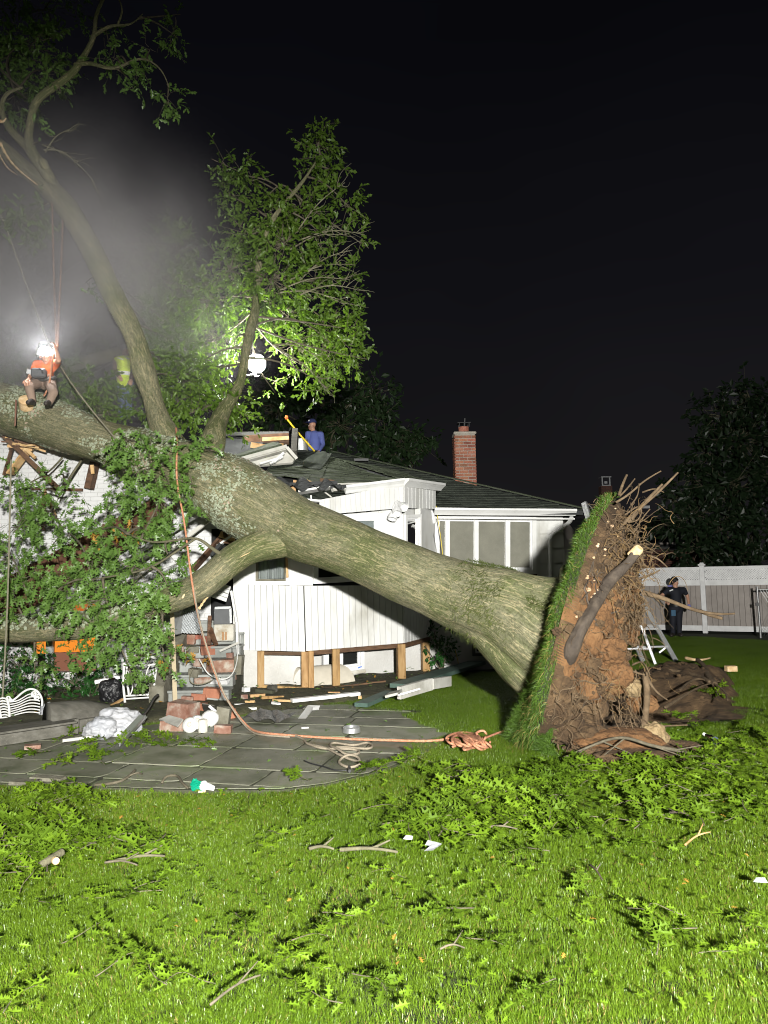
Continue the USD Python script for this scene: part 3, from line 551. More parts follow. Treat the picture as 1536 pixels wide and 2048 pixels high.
# torn left end of the frieze
for a, b, w, h, m in [((597, 985), (660, 975), .03, .20, 'white_siding'), ((600, 1000), (645, 1004), .03, .16, 'white_siding'), ((622, 990), (625, 1020), .02, .03, 'white_trim'), ((650, 985), (662, 994), .02, .05, 'pale_board'),
                      ((565, 968), (592, 972), .05, .12, 'dark_timber'), ((590, 960), (588, 988), .05, .04, 'raw_wood'), ((575, 965), (568, 985), .03, .05, 'raw_wood'), ((572, 978), (592, 976), .03, .03, 'raw_wood'),
                      ((600, 968), (675, 966), .05, .10, 'roof_felt'), ((612, 960), (640, 968), .02, .03, 'raw_wood'), ((640, 960), (668, 964), .05, .05, 'dark_timber')]:
    hp('torn_board', bar(P(*a, 11.0), P(*b, 11.05), w, h, (0, -1, .1)), m)
# deck framing below the bay
for (px, py, pt, Y, w) in [(521, 1382, 1302, 11.28, .105), (609, 1384, 1303, 11.25, .10), (622, 1386, 1302, 11.20, .085), (672, 1377, 1298, 11.4, .115), (803, 1363, 1288, 11.96, .13), (852, 1345, 1284, 12.9, .13)]:
    b_ = P(px, py, Y); t_ = P(px + 1, pt, Y)
    hp('timber_post', box(V(b_[0], Y + .02, (b_[2] + t_[2]) / 2), (w, w, t_[2] - b_[2]), .2, .006), 'timber')
hp('timber_post', box(P(797, 1325, 12.2), (.05, .09, .62)), 'dark_timber')
for a, b, Y0, Y1, w, h, m in [((612, 1306), (806, 1290), A1 + .06, B1 + .06, .06, .07, 'dark_timber'), ((806, 1290), (858, 1277), B1 + .06, C1 - .1, .06, .08, 'dark_timber'), ((518, 1306), (612, 1307), 11.3, 11.26, .06, .05, 'dark_timber'),
                              ((525, 1375), (622, 1381), 11.28, 11.22, .08, .085, 'timber'), ((625, 1384), (770, 1366), 11.15, 11.6, .08, .085, 'dark_timber'), ((690, 1372), (790, 1363), 11.4, 11.8, .05, .05, 'green_board')]:
    hp('sill_beam', bar(P(*a, Y0), P(*b, Y1), w, h), m)
# stucco foundation behind the posts
hp('foundation', slab([P(480, 1392, A0 + .02), P(521, 1388, A0 + .02), P(521, 1298, A0 + .02), P(474, 1296, A0 + .02)], .3), 'stucco')
hp('foundation', slab([P(515, 1384, 11.55), P(612, 1384, 11.55), P(612, 1292, 11.55), P(515, 1290, 11.55)], .2), 'stucco')
fnd = [P(612, 1384, 12.05), P(870, 1352, 13.3), P(872, 1262, 13.3), P(610, 1285, 12.05)]
hp('foundation', slab(fnd, .25), 'stucco')
bwin = window([P(646, 1349, 11.92), P(728, 1338, 12.29), P(728, 1290, 12.29), P(646, 1296, 11.92)], fr=.07, mull=(.42,), label='small basement window behind the posts', frame='vinyl_white', rd=.045)
hp('window_sill', slab([P(640, 1358, 12.0), P(732, 1345, 12.36), P(731, 1338, 12.36), P(640, 1350, 12.0)], .06), 'stained_concrete')
hp('tape_strip', slab([P(716, 1337, 12.18), P(724, 1334, 12.2), P(723, 1332, 12.2), P(716, 1335, 12.18)], .004), 'blue_tape')

# --- right wing: wall, four-light window, fascia, gutter, downspout
RY0, RY1 = 13.45, 13.75
rq = [P(866, 1345, RY0), P(1128, 1330, RY1), P(1126, 1030, RY1), P(866, 1030, RY0)]
wr_ = hp('wall', slab(rq, .2), 'white_siding', label='white wall of the right wing')
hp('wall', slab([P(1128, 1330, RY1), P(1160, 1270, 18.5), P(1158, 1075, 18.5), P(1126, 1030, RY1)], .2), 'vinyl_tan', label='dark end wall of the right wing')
for k in range(9):
    z0 = .35 + k * .28
    part(wr_, 'siding_course', bar(V(P(1074, 1100, RY1)[0], RY1 - .045, z0), V(P(1127, 1100, RY1)[0], RY1 - .045, z0), .02, .245), 'white_siding')
ww = window([P(868, 1142, RY0 - .12), P(1072, 1148, RY1 - .12), P(1072, 1032, RY1 - .12), P(868, 1030, RY0 - .12)], label='wide white window of four lights with drawn blinds', fr=.07, mull=(.13, .41, .72), blind='blind')
hp('window_sill', slab([P(868, 1152, RY0 - .1), P(1074, 1156, RY1 - .12), P(1074, 1148, RY1 - .12), P(868, 1143, RY0 - .1)], .06), 'dark_timber')
hp('window_panel', slab([P(868, 1200, RY0 - .03), P(1072, 1208, RY1 - .05), P(1072, 1156, RY1 - .05), P(868, 1152, RY0 - .03)], .04), 'white_siding')
lw = window([P(945, 1312, RY0 - .02), P(1000, 1312, RY0 + .04), P(1000, 1270, RY0 + .04), P(945, 1272, RY0 - .02)], label='dark basement window behind the trunk', fr=.05, frame='dark_metal', rd=.035)
hp('fascia', slab([P(870, 1026, RY0 - .38), P(1152, 1030, RY1 - .38), P(1152, 1019, RY1 - .38), P(870, 1015, RY0 - .38)], .04), 'white_trim')
gut = [P(868, 1030, RY0 - .44), P(1150, 1032, RY1 - .44)]
hp('gutter', cornice(gut[0], gut[1], .12, .11), 'white_trim')
hp('soffit', slab([P(870, 1034, RY0 - .36), P(1150, 1036, RY1 - .36), P(1128, 1036, RY1 - .05), P(870, 1034, RY0 - .05)], .03), 'white_trim')
ds = spline([P(1143, 1035, RY1 - .35), P(1140, 1042, RY1 - .25), P(1118, 1060, RY1 - .13), P(1103, 1070, RY1 - .08), P(1100, 1090, RY1 - .07), P(1101, 1150, RY1 - .07), P(1103, 1320, RY1 - .07)], 40)
hp('downspout', tube(ds, .038, 8), 'white_trim', smooth=40)
hp('downspout', tube(spline([P(869, 1045, 13.1), P(858, 1020, 13.0), P(853, 1036, 13.0), P(853, 1330, 13.0)], 24), .045, 8), 'vinyl_white', smooth=40)

# --- roofs: shingle courses as overlapping strips with ragged tabs
def shingle_roof(t, q, n, mat, seed, tab=.28, stuff=False, name='shingle_course', droop=None, holes=None):
    """q: eave-left, eave-right, ridge-right, ridge-left. Each course is a strip of tabs, a step proud of the one above"""
    r = random.Random(seed); q = np.asarray(q, float); nn = nrm(np.cross(q[1] - q[0], q[3] - q[0])); nn = nn if nn[2] > 0 else -nn
    for k in range(n):
        v0, v1 = k / n, (k + 1.18) / n
        w = np.linalg.norm(bil(q, 1, v0) - bil(q, 0, v0)); m = max(int(w / tab), 1); ps = []; off = r.random()
        for a in range(-1, m + 1):
            u0, u1 = max((a + off + .01) / m, 0), min((a + off + .99) / m, 1)
            if u1 - u0 < .004: continue
            if holes and holes((u0 + u1) / 2, (v0 + v1) / 2): continue
            j = r.uniform(-.008, .012); e0 = v0 + r.uniform(-.006, .006) * 1.2
            c = [bil(q, u0, e0) + nn * (.016 + j * .4), bil(q, u1, e0) + nn * (.016 + j * .4), bil(q, u1, min(v1, 1.0)) + nn * .002, bil(q, u0, min(v1, 1.0)) + nn * .002]
            if droop: c = [x + V(0, 0, droop(x)) for x in c]
            ps.append(box8([x - nn * .01 for x in c] + c))
        if ps: part(t, name, join(ps), mat)
EV0, EV1 = P(868, 1016, RY0 - .5), P(1166, 1021, RY1 - .5)
RID = V(-1.25, 18.2, 4.86); RIDL = V(-7.5, 18.0, 4.86)
EVL = V(-7.5, RY0 - .4, EV0[2]); EVX = V(-1.0, RY0 - .5, EV0[2] + .02)
deck = hp('roof', join([box8([EVX, EV1, RID, RID + V(-.01, 0, 0), EVX - V(0, 0, .08), EV1 - V(0, 0, .08), RID - V(0, 0, .08), RID - V(.01, 0, .08)]),
                        box8([EV1, EV1 + V(.2, 9.5, 0), RID + V(0, .4, 0), RID, EV1 - V(0, 0, .08), EV1 + V(.2, 9.5, -.08), RID + V(0, .4, -.08), RID - V(0, 0, .08)])]), 'roof_felt', label='dark hipped main roof')
shingle_roof(deck, [EVX, EV1, RID + V(.04, 0, 0), RID - V(.02, 0, 0)], 30, 'shingle', 3, .3)
# upper left part of main slope (behind the bay roof)
mq = [P(520, 965, 13.6), EVX, RID - V(.02, 0, 0), P(560, 893, 17.5)]
d2 = hp('roof', slab([x - V(0, 0, .03) for x in mq], .06), 'roof_felt'); shingle_roof(d2, mq, 20, 'shingle', 5, .3)
hp('ridge_cap', bar(EV1 + V(0, 0, .05), RID + V(0, 0, .05), .20, .025), 'mossy_shingle')
# bay roof: mossy hip of coarse courses, its left half crushed
apex = P(662, 914, 13.6); bl0, bm, br0 = P(492, 952, 11.05), P(640, 968, 11.0), P(806, 960, B1 - .2)
brR = [bm, br0, P(800, 958, 12.6), apex]
b1 = hp('bay_roof', slab([x - V(0, 0, .03) for x in brR], .05), 'roof_felt', label='mossy hipped roof of the bay, its left half crushed'); shingle_roof(b1, brR, 11, 'mossy_shingle', 7, .30)
br2 = [br0, P(878, 972, C1 - .2), P(790, 940, 14.2), apex]
b2 = hp('bay_roof', slab([x - V(0, 0, .03) for x in br2], .05), 'roof_felt'); shingle_roof(b2, br2, 9, 'mossy_shingle', 8, .3)
brL = [P(500, 955, 10.9), bm + V(0, 0, .02), apex, P(598, 925, 12.6)]
b3 = hp('bay_roof', slab([x - V(0, 0, .03) for x in brL], .05), 'roof_felt'); shingle_roof(b3, brL, 8, 'mossy_shingle', 9, .34, droop=lambda x: -.05 * math.sin(x[0] * 3.1) * math.cos(x[1] * 2))
ps = [P(520, 958, 10.85), P(600, 972, 10.9), P(668, 968, 10.95), P(660, 978, 10.92), P(590, 986, 10.85), P(540, 975, 10.8)]
hp('roof_felt_flap', grid_sheet(lambda u, w: (np.array([[bil([P(515, 958, 10.95), P(680, 964, 11.0), P(690, 975, 10.9), P(545, 978, 10.8)], a, b) for b in w[0]] for a in u[:, 0]]) + .05 * np.stack([0 * u, np.sin(u * 19 + w * 5), np.cos(u * 23)], -1)), 26, 6), 'roof_felt')
# loose shingle sheet and broken gable end with white rake trim
hp('shingle_flap', grid_sheet(lambda u, w: np.array([[bil([P(596, 930, 12.2), P(640, 940, 12.0), P(664, 906, 13.4), P(636, 902, 13.6)], a, b) for b in w[0]] for a in u[:, 0]]) + .012 * np.stack([0 * u, 0 * u, np.sin(u * 9 + w * 4)], -1), 14, 10), 'shingle')
gb = hp('broken_gable', slab([P(430, 938, 11.6), P(585, 925, 11.7), P(592, 912, 11.75), P(572, 896, 11.8)], .05), 'grey_metal' if False else 'pale_board', label='broken white gable end with rake trim')
part(gb, 'rake_board', bar(P(413, 942, 11.45), P(574, 898, 11.65), .05, .10, (0, -1, .2)), 'pale_board')
part(gb, 'rake_board', bar(P(418, 936, 11.40), P(574, 893, 11.60), .06, .035, (0, -1, .2)), 'pale_board')
part(gb, 'rake_board', bar(P(573, 895, 11.6), P(593, 918, 11.65), .05, .12, (0, -1, .2)), 'pale_board')
part(gb, 'shingle_edge', slab([P(400, 940, 11.6), P(565, 893, 11.8), P(548, 889, 12.6), P(440, 930, 12.6)], .05), 'mossy_shingle')
for a, b, w, h in [((548, 925), (568, 906), .04, .05), ((540, 928), (566, 914), .03, .05), ((520, 928), (560, 916), .03, .04)]: part(gb, 'trim_piece', bar(P(*a, 11.55), P(*b, 11.6), w, h, (0, -1, .2)), 'white_trim')
lr = hp('broken_roof', slab([P(400, 935, 11.9), P(548, 905, 12.2), P(560, 878, 13.5), P(430, 872, 13.5)], .06), 'roof_felt', label='black torn roof section left of the gable')
part(lr, 'fascia', bar(P(445, 868, 13.4), P(578, 867, 13.4), .05, .07), 'dark_metal'); part(lr, 'joist', bar(P(490, 883, 13.3), P(578, 878, 13.3), .06, .22), 'sheathing'); part(lr, 'joist', bar(P(525, 879, 13.2), P(578, 876, 13.2), .05, .07), 'raw_wood')
part(lr, 'torn_edge', bar(P(462, 920, 11.9), P(530, 906, 12.1), .06, .05), 'raw_wood'); part(lr, 'torn_edge', bar(P(503, 890, 12.9), P(545, 897, 12.7), .05, .10), 'raw_wood'); part(lr, 'torn_edge', bar(P(538, 893, 12.8), P(566, 892, 12.7), .05, .10), 'raw_wood')
part(lr, 'fallen_siding', slab([P(474, 920, 11.8), P(495, 918, 11.85), P(494, 928, 11.8), P(482, 934, 11.75)], .03), 'white_siding')
part(lr, 'fallen_siding', slab([P(463, 922, 11.95), P(548, 906, 12.2), P(540, 918, 12.2), P(470, 945, 11.95)], .03), 'sheathing')
hp('roof_post', bar(P(588, 908, 12.2), P(591, 862, 12.5), .10, .14, (0, -1, 0)), 'grey_plank')
hp('vent_pipe', lathe([(0, 0), (.13, 0), (.13, .22), (.12, .22), (.12, .02), (0, .02)], 20, P(603, 902, 14.0)), 'pale_metal', smooth=40)
hp('skylight_lid', slab([P(592, 884, 14.2), P(620, 890, 14.4), P(614, 878, 15.0), P(596, 875, 14.8)], .05), 'pale_board')
hp('roof_vent', box(P(722, 921, 15.2), (.30, .22, .05), .1), 'black_metal')

# --- chimney behind the hip, brick by brick
CX0, CX1 = P(910, 900, 17.4)[0], P(952, 900, 17.4)[0]; cz0, cz1 = 3.9, P(930, 868, 17.4)[2]
chim = hp('chimney', box(V((CX0 + CX1) / 2, 17.65, (cz0 + cz1) / 2), (CX1 - CX0 - .03, .47, cz1 - cz0)), 'mortar', label='red brick chimney')
cw = CX1 - CX0
for k, z in enumerate(np.arange(cz1 - .02 - 17 * .078, cz1 - .02, .078)):
    n = 3
    for f_ in range(2):
        for a in range(-1, n):
            u0, u1 = max((a + .5 * (k % 2)) / (n - .5), 0), min((a + 1 + .5 * (k % 2)) / (n - .5), 1)
            if u1 - u0 < .08: continue
            if f_ == 0: c, s = V(CX0 + cw * (u0 + u1) / 2, 17.41, z + .032), (cw * (u1 - u0) - .012, .03, .062)
            else: c, s = V(CX0 + .004, 17.4 + .5 * (u0 + u1) / 2, z + .032), (.03, .5 * (u1 - u0) - .012, .062)
            part(chim, 'brick', box(c, s), 'red_brick')
part(chim, 'cap', box(V((CX0 + CX1) / 2, 17.65, cz1 + .03), (cw + .04, .54, .07), 0, .02), 'mortar')
part(chim, 'flue', lathe([(.13, 0), (.13, .16), (.10, .16), (.10, 0)], 16, V((CX0 + CX1) / 2, 17.65, cz1 + .06)), 'red_brick')
sp = V((CX0 + CX1) / 2, 17.65, cz1 + .06)
part(chim, 'spark_cap', join([bar(sp + V(-.16, 0, .25), sp + V(.16, 0, .25), .3, .015)] + [bar(sp + V(a, b, .14), sp + V(a, b, .25), .012, .012, (0, 1, 0)) for a in (-.12, .12) for b in (-.12, .12)] + [bar(sp + V(0, -.1, .1), sp + V(.02, -.1, .36), .03, .03, (0, 1, 0))]), 'black_metal')
# ================================================================== THE FALLEN OAK
def pix(p):
    d = np.asarray(p, float) - CAM; k = d @ _F
    return 768 + FPX * (d @ _R) / k, 1024 - FPX * (d @ _U) / k, k
def limb(ctrl, n, sides, amp=.02, freq=(1.0, 5.0), seed=0, flare=None, lump=0.0):
    """ctrl rows: x y z radius. Returns mesh and uv, u metres along the limb, v metres around; the seam lies on the far side"""
    c = spline(ctrl, n); p, rad = c[:, :3], c[:, 3]
    t, A, B = frames(p); L = np.r_[0, np.cumsum(np.linalg.norm(np.diff(p, axis=0), axis=1))]
    away = p.mean(0) - CAM; away = away - t * (t @ away)[:, None]; away /= np.linalg.norm(away, axis=1, keepdims=True); A = away; B = np.cross(t, A)
    th = np.linspace(0, 2 * np.pi, sides + 1)
    dirs = np.cos(th)[None, :, None] * A[:, None] + np.sin(th)[None, :, None] * B[:, None]
    q = np.stack([np.repeat(L[:, None] * freq[0], sides + 1, 1), np.cos(th)[None] * rad[:, None] * freq[1], np.sin(th)[None] * rad[:, None] * freq[1]], -1)
    r = rad[:, None] + amp * (meshkit.fbm(q * 2 + seed, 5, seed) - .5) * 2 + lump * (meshkit.fbm(q * np.array([1, .35, .35]) + 9 + seed, 3, seed + 3) - .5) * 2
    if flare is not None: r = r + flare(L[:, None], th[None, :], rad[:, None])
    v = p[:, None] + dirs * r[..., None]; m = sides + 1
    i, j = np.meshgrid(np.arange(n - 1), np.arange(sides), indexing='ij')
    f = np.stack([i * m + j, i * m + j + 1, (i + 1) * m + j + 1, (i + 1) * m + j], -1).reshape(-1, 4)
    uv = np.stack([np.repeat(L[:, None], m, 1), th[None] * rad[:, None].mean() * np.ones((n, 1))], -1).reshape(-1, 2)
    return tri((v.reshape(-1, 3), f)), uv
def PR(*rows): return np.array([[*P(a, b, Y), r] for a, b, Y, r in rows])
oak = thing('fallen_oak', 'huge uprooted oak lying across the crushed house', 'tree', (1.9, 7.7, 0))
LIMBS = []
def add_limb(rows, n, sides, name='limb', mat='bark', **k):
    label = k.pop('label', None); c = PR(*rows); vf, uv = limb(c, n, sides, **k); LIMBS.append(spline(c, 60))
    return part(oak, name, vf, mat, True, uv=uv, label=label)
def flare(L, th, rad):
    k = np.clip(1 - L / 1.7, 0, 1) ** 1.6
    g = np.abs(np.sin(th * 2.5 + .5 + L * .25)); g2 = np.abs(np.sin(th * 1.5 + 2.1))
    return k * (.16 * g ** .6 - .10 + .10 * g2)
TRUNK = [(1150, 1272, 7.83, .74), (1118, 1272, 7.88, .68), (1083, 1262, 7.92, .60), (1040, 1240, 8.0, .505), (997, 1217, 8.1, .445), (920, 1188, 8.35, .392), (837, 1156, 8.6, .368), (760, 1124, 8.85, .365), (690, 1093, 9.05, .372), (598, 1058, 9.3, .39), (520, 1018, 9.5, .455), (460, 983, 9.7, .47), (400, 953, 9.95, .40), (310, 912, 10.3, .335), (210, 884, 10.55, .315), (110, 848, 10.75, .365), (30, 822, 10.9, .39), (-120, 790, 11.2, .37)]
trunk = add_limb(TRUNK, 260, 96, 'trunk', amp=.016, freq=(.7, 5.5), seed=1, flare=flare, lump=.05, label='thick grey-green trunk, lichen on its upper half')
# limbs
add_limb([(340, 912, 10.25, .30), (332, 875, 10.3, .22), (319, 842, 10.4, .165), (303, 790, 10.6, .150), (287, 738, 10.7, .172), (277, 700, 10.75, .160), (263, 660, 10.8, .156), (222, 582, 10.9, .165), (185, 504, 11.0, .168), (156, 452, 11.05, .168), (128, 410, 11.1, .165), (90, 370, 11.2, .142), (50, 338, 11.3, .128), (10, 302, 11.4, .125), (-50, 262, 11.5, .12)], 150, 36, amp=.012, seed=4, lump=.022, label='long leaning upright limb')
add_limb([(118, 400, 11.15, .11), (100, 360, 11.1, .10), (84, 333, 11.1, .095), (62, 300, 11.1, .085), (58, 265, 11.1, .06), (62, 240, 11.1, .058), (72, 205, 11.1, .06), (110, 172, 11.1, .058), (145, 145, 11.1, .052), (172, 105, 11.1, .042), (188, 70, 11.1, .036), (192, 35, 11.1, .032), (208, -5, 11.1, .028)], 90, 20, amp=.005, seed=5)
add_limb([(62, 300, 11.1, .07), (35, 275, 11.2, .065), (12, 245, 11.2, .05), (4, 218, 11.2, .035), (12, 190, 11.2, .03), (45, 175, 11.2, .018)], 40, 14, amp=.004, seed=6)
add_limb([(95, 345, 11.1, .05), (86, 325, 11.0, .07), (82, 318, 11.0, .03)], 12, 14, amp=.004, seed=8, name='stub')
for c_ in ([(150, 130, 11.1, .035), (185, 128, 11.0, .03), (230, 136, 11.0, .026), (280, 118, 11.0, .018), (320, 138, 11.0, .012), (338, 175, 11.0, .007)], [(190, 70, 11.1, .03), (225, 52, 11.0, .025), (260, 48, 11.0, .014), (285, 28, 11.0, .007)], [(235, 50, 11.0, .018), (244, 20, 11.0, .014), (236, -5, 11.0, .012)]):
    add_limb(c_, 30, 8, 'branch', amp=.002, seed=9)
add_limb([(405, 930, 10.1, .24), (425, 885, 10.3, .19), (434, 850, 10.6, .14), (456, 808, 11.0, .105), (476, 775, 11.2, .085), (487, 735, 11.35, .072), (494, 690, 11.5, .070), (506, 640, 11.7, .072), (513, 600, 11.9, .075), (520, 510, 12.1, .07), (545, 440, 12.1, .05), (600, 370, 12.1, .03), (640, 310, 12.1, .015)], 110, 28, amp=.008, seed=12, lump=.02, label='limb rising behind the lamp')
add_limb([(610, 1068, 9.4, .24), (555, 1082, 9.2, .215), (495, 1102, 9.1, .180), (448, 1134, 9.05, .176), (415, 1163, 9.05, .176), (365, 1190, 9.15, .158), (300, 1212, 9.3, .155), (220, 1240, 9.5, .165), (120, 1256, 9.7, .175), (20, 1258, 9.9, .18), (-60, 1255, 10.0, .18)], 120, 40, amp=.012, seed=15, lump=.03, label='mossy lower limb with torn bark')
add_limb([(335, 682, 18.0, .09), (290, 690, 17.6, .12), (235, 706, 17.0, .14), (180, 722, 16.4, .15), (130, 738, 15.5, .15), (100, 775, 14.0, .16), (90, 830, 12.5, .16), (110, 850, 11.2, .16)], 40, 20, amp=.006, seed=17, label='limb behind the climber')
add_limb([(20, 640, 13.0, .06), (60, 600, 12.8, .05), (100, 570, 12.6, .03)], 14, 10, 'branch', amp=.003, seed=18)
add_limb([(446, 1112, 9.0, .030), (418, 1092, 8.95, .022), (395, 1078, 8.95, .018), (340, 1082, 9.0, .014), (300, 1083, 9.05, .012), (255, 1068, 9.1, .008)], 40, 10, 'branch', 'branch_bark', amp=.002, seed=20)
add_limb([(390, 1078, 8.95, .016), (345, 1108, 8.95, .015), (300, 1135, 9.0, .014), (240, 1150, 9.1, .012), (180, 1160, 9.2, .012)], 40, 8, 'branch', 'branch_bark', amp=.002, seed=21)
add_limb([(165, 918, 11.2, .02), (140, 955, 11.1, .018), (120, 990, 11.0, .012), (100, 1030, 11.0, .006)], 24, 7, 'branch', 'branch_bark', amp=.001, seed=22)
add_limb([(125, 915, 11.2, .016), (95, 945, 11.1, .014), (60, 965, 11.0, .01)], 18, 7, 'branch', 'branch_bark', amp=.001, seed=23)
cut = lathe([(0, 0), (.075, 0), (.09, -.01), (.10, -.16)], 24, P(50, 798, 10.28), nrm(V(.25, -.9, .55))); part(oak, 'cut_stub', cut, 'fresh_wood', smooth=40, label='pale sawn branch end')
# torn bark strips (pale wood) on the lower limb and the broken upper limb
def strip(pts, Y, w, mat='fresh_wood', name='torn_strip', off=0.0):
    c = spline(np.array([P(a, b, Y if np.isscalar(Y) else Y[k]) for k, (a, b) in enumerate(pts)]), 24); part(oak, name, tube(c, np.linspace(w, w * .3, 24) * (1 + .4 * np.sin(np.arange(24) * 2.1)), 5), mat)
strip([(365, 1196), (372, 1185), (385, 1178), (420, 1152), (455, 1128), (500, 1105)], (8.97, 8.95, 8.93, 8.9, 8.9, 8.92), .012); strip([(398, 1218), (410, 1200), (428, 1180), (440, 1168)], 9.02, .016)
strip([(0, 285), (18, 318), (40, 342), (75, 370)], 11.02, .022); strip([(-5, 240), (6, 243), (12, 236)], 11.1, .03); strip([(-5, 300), (15, 335), (35, 350)], 11.05, .012)
# lichen crust on the upper trunk: thousands of small scales lying on the bark
def crust(vf, keep, n, size, seed):
    v, f = vf; r = np.random.default_rng(seed); a, b, c = v[f[:, 0]], v[f[:, 1]], v[f[:, 2]]
    cr = np.cross(b - a, c - a); ar = np.linalg.norm(cr, axis=1); cen = (a + b + c) / 3; nn = cr / (ar[:, None] + 1e-12)
    flip = np.sign(np.einsum('ij,ij->i', nn, CAM - cen)); w = ar * keep(cen) * (flip * 0 + 1); k = r.choice(len(f), n, p=w / w.sum())
    uu = r.random((n, 2)); uu = np.where(uu.sum(1, keepdims=True) > 1, 1 - uu, uu); p = a[k] + (b - a)[k] * uu[:, :1] + (c - a)[k] * uu[:, 1:]
    d = nn[k]; s = nrm_rows(np.cross(d, r.normal(size=(n, 3)))); t = np.cross(d, s); sz = size * r.uniform(.4, 1.3, n)[:, None]
    lift = d * r.uniform(-.5, 1, n)[:, None] * sz * .8
    V_ = np.stack([p - s * sz, p + t * sz * .8 + lift * .6, p + s * sz, p - t * sz * .7 + lift], 1) + (d * .006)[:, None]; kk = np.arange(n)[:, None] * 4
    return V_.reshape(-1, 3), np.vstack([kk + [0, 1, 3], kk + [1, 2, 3]])
def nrm_rows(a): return a / (np.linalg.norm(a, axis=-1, keepdims=True) + 1e-12)
(tvf, tuv) = limb(PR(*TRUNK), 200, 72, amp=.016, freq=(.7, 5.5), seed=1, flare=flare, lump=.05)
def keepT(c):
    x, y, _ = pix_arr(c); nz = meshkit.fbm(c * 2.3, 4, 31)
    band = np.clip((560 - x) / 150, 0, 1) * np.clip((x + 60) / 60, 0, 1); return band * np.clip((nz - .45) * 9, 0, 1) + 1e-6
def pix_arr(p):
    d = p - CAM; k = d @ _F; return 768 + FPX * (d @ _R) / k, 1024 - FPX * (d @ _U) / k, k
part(trunk, 'lichen', crust(tvf, keepT, 9000, .020, 3), 'lichen', kind='stuff'); part(trunk, 'pink_lichen', crust(tvf, lambda c: keepT(c) * (meshkit.fbm(c * 1.9, 2, 77) > .56), 1300, .018, 5), 'pink_lichen', kind='stuff')
(lvf, _) = limb(PR((300, 1212, 9.3, .155), (220, 1240, 9.5, .165), (120, 1256, 9.7, .175), (20, 1258, 9.9, .18), (-60, 1255, 10.0, .18)), 60, 30, amp=.012, seed=15, lump=.03)
part(oak, 'lichen', crust(lvf, lambda c: np.clip((c[:, 2] - 1.05) * 9, 0, 1) + 1e-6, 1600, .028, 8), 'lichen', kind='stuff')
(mvf, _) = limb(PR(*TRUNK[1:6]), 120, 60, amp=.016, freq=(.7, 5.5), seed=1, lump=.05)
# grass-like moss clinging to the trunk near its foot
# ------------------------------------------------------------------ root plate
TP, BP = P(1222, 1000, 8.05), P(1046, 1478, 7.35)
ah = nrm(TP - BP); bh_ = nrm(V(.245, .97, 0) - ah * (V(.245, .97, 0) @ ah)); Nn = nrm(np.cross(ah, bh_)); Nn = Nn if Nn[0] < 0 else -Nn
Cp = (TP + BP) / 2; RA, RB = np.linalg.norm(TP - BP) / 2, 1.15
def plate_xy(rho, ph):
    hh = rho * np.cos(ph); bx_ = .205 + .115 * hh; bb = np.stack([bx_, np.sqrt(1 - bx_ ** 2), 0 * hh], -1)
    return Cp + ah * (hh * RA)[..., None] + bb * (rho * np.sin(ph) * RB)[..., None] + Nn * (.10 * (1 - hh ** 2))[..., None]
def soil_shape(u, w):
    rho, ph = u, w * 2 * np.pi; edge = 1 + .10 * (meshkit.fbm(np.stack([np.cos(ph) * 2, np.sin(ph) * 2, 0 * ph], -1), 3, 4) - .5)
    p = plate_xy(rho * edge, ph); h = rho * np.cos(ph)
    thick = .10 + (1 - rho ** 2.2) * (.58 - .22 * h) + .0
    n1 = meshkit.fbm(p * 2.1, 5, 6); n2 = 1 - np.abs(meshkit.fbm(p * 1.7 + 7, 3, 13) - .5) * 4; n3 = np.abs(meshkit.fbm(p * np.array([5., 5., 3.]) + 3, 5, 17) - .5) * 2; n4 = meshkit.fbm(p * 11, 3, 19)
    thick = thick + np.clip(1 - rho, 0, .35) * 2.2 * ((n1 - .5) * .56 + n2 * .14 - n3 * .30 + (n4 - .5) * .18) + (rho < .97) * ((meshkit.fbm(p * 5.5 + 1.7, 4, 37) - .5) * .16 + (meshkit.fbm(p * 16, 3, 39) - .5) * .05)
    thick = np.where(rho > .999, -.02, thick)
    return p - Nn * thick[..., None]
soil_v, soil_f = grid_sheet(soil_shape, 150, 340)
_c = soil_v[soil_f].mean(1); _d = _c - CAM; _k = _d @ _F; _x, _y = 768 + FPX * (_d @ _R) / _k, 1024 - FPX * (_d @ _U) / _k; _n = (meshkit.fbm(_c * 3.1, 4, 51) - .5) * 130
_clay = (np.hypot((_x + _n - 1215) / 80, (_y + _n * .6 - 1290) / 125) < 1) | (np.hypot((_x + _n * .7 - 1275) / 34, (_y + _n - 1190) / 70) < 1)
plate = part(oak, 'root_plate', (soil_v, soil_f[~_clay]), 'soil', True, label='upright plate of soil and torn roots')
part(plate, 'clay', (soil_v, soil_f[_clay]), 'clay', True, label='orange clay clinging among the roots')
def snap(px, py, lift=.0):
    x, y, k = pix_arr(soil_v); d = (x - px) ** 2 + (y - py) ** 2; m = d < 90
    if not m.any(): return P(px, py, 7.4)
    i = np.where(m)[0][np.argmin(k[m])]; return soil_v[i] + nrm(CAM - soil_v[i]) * lift
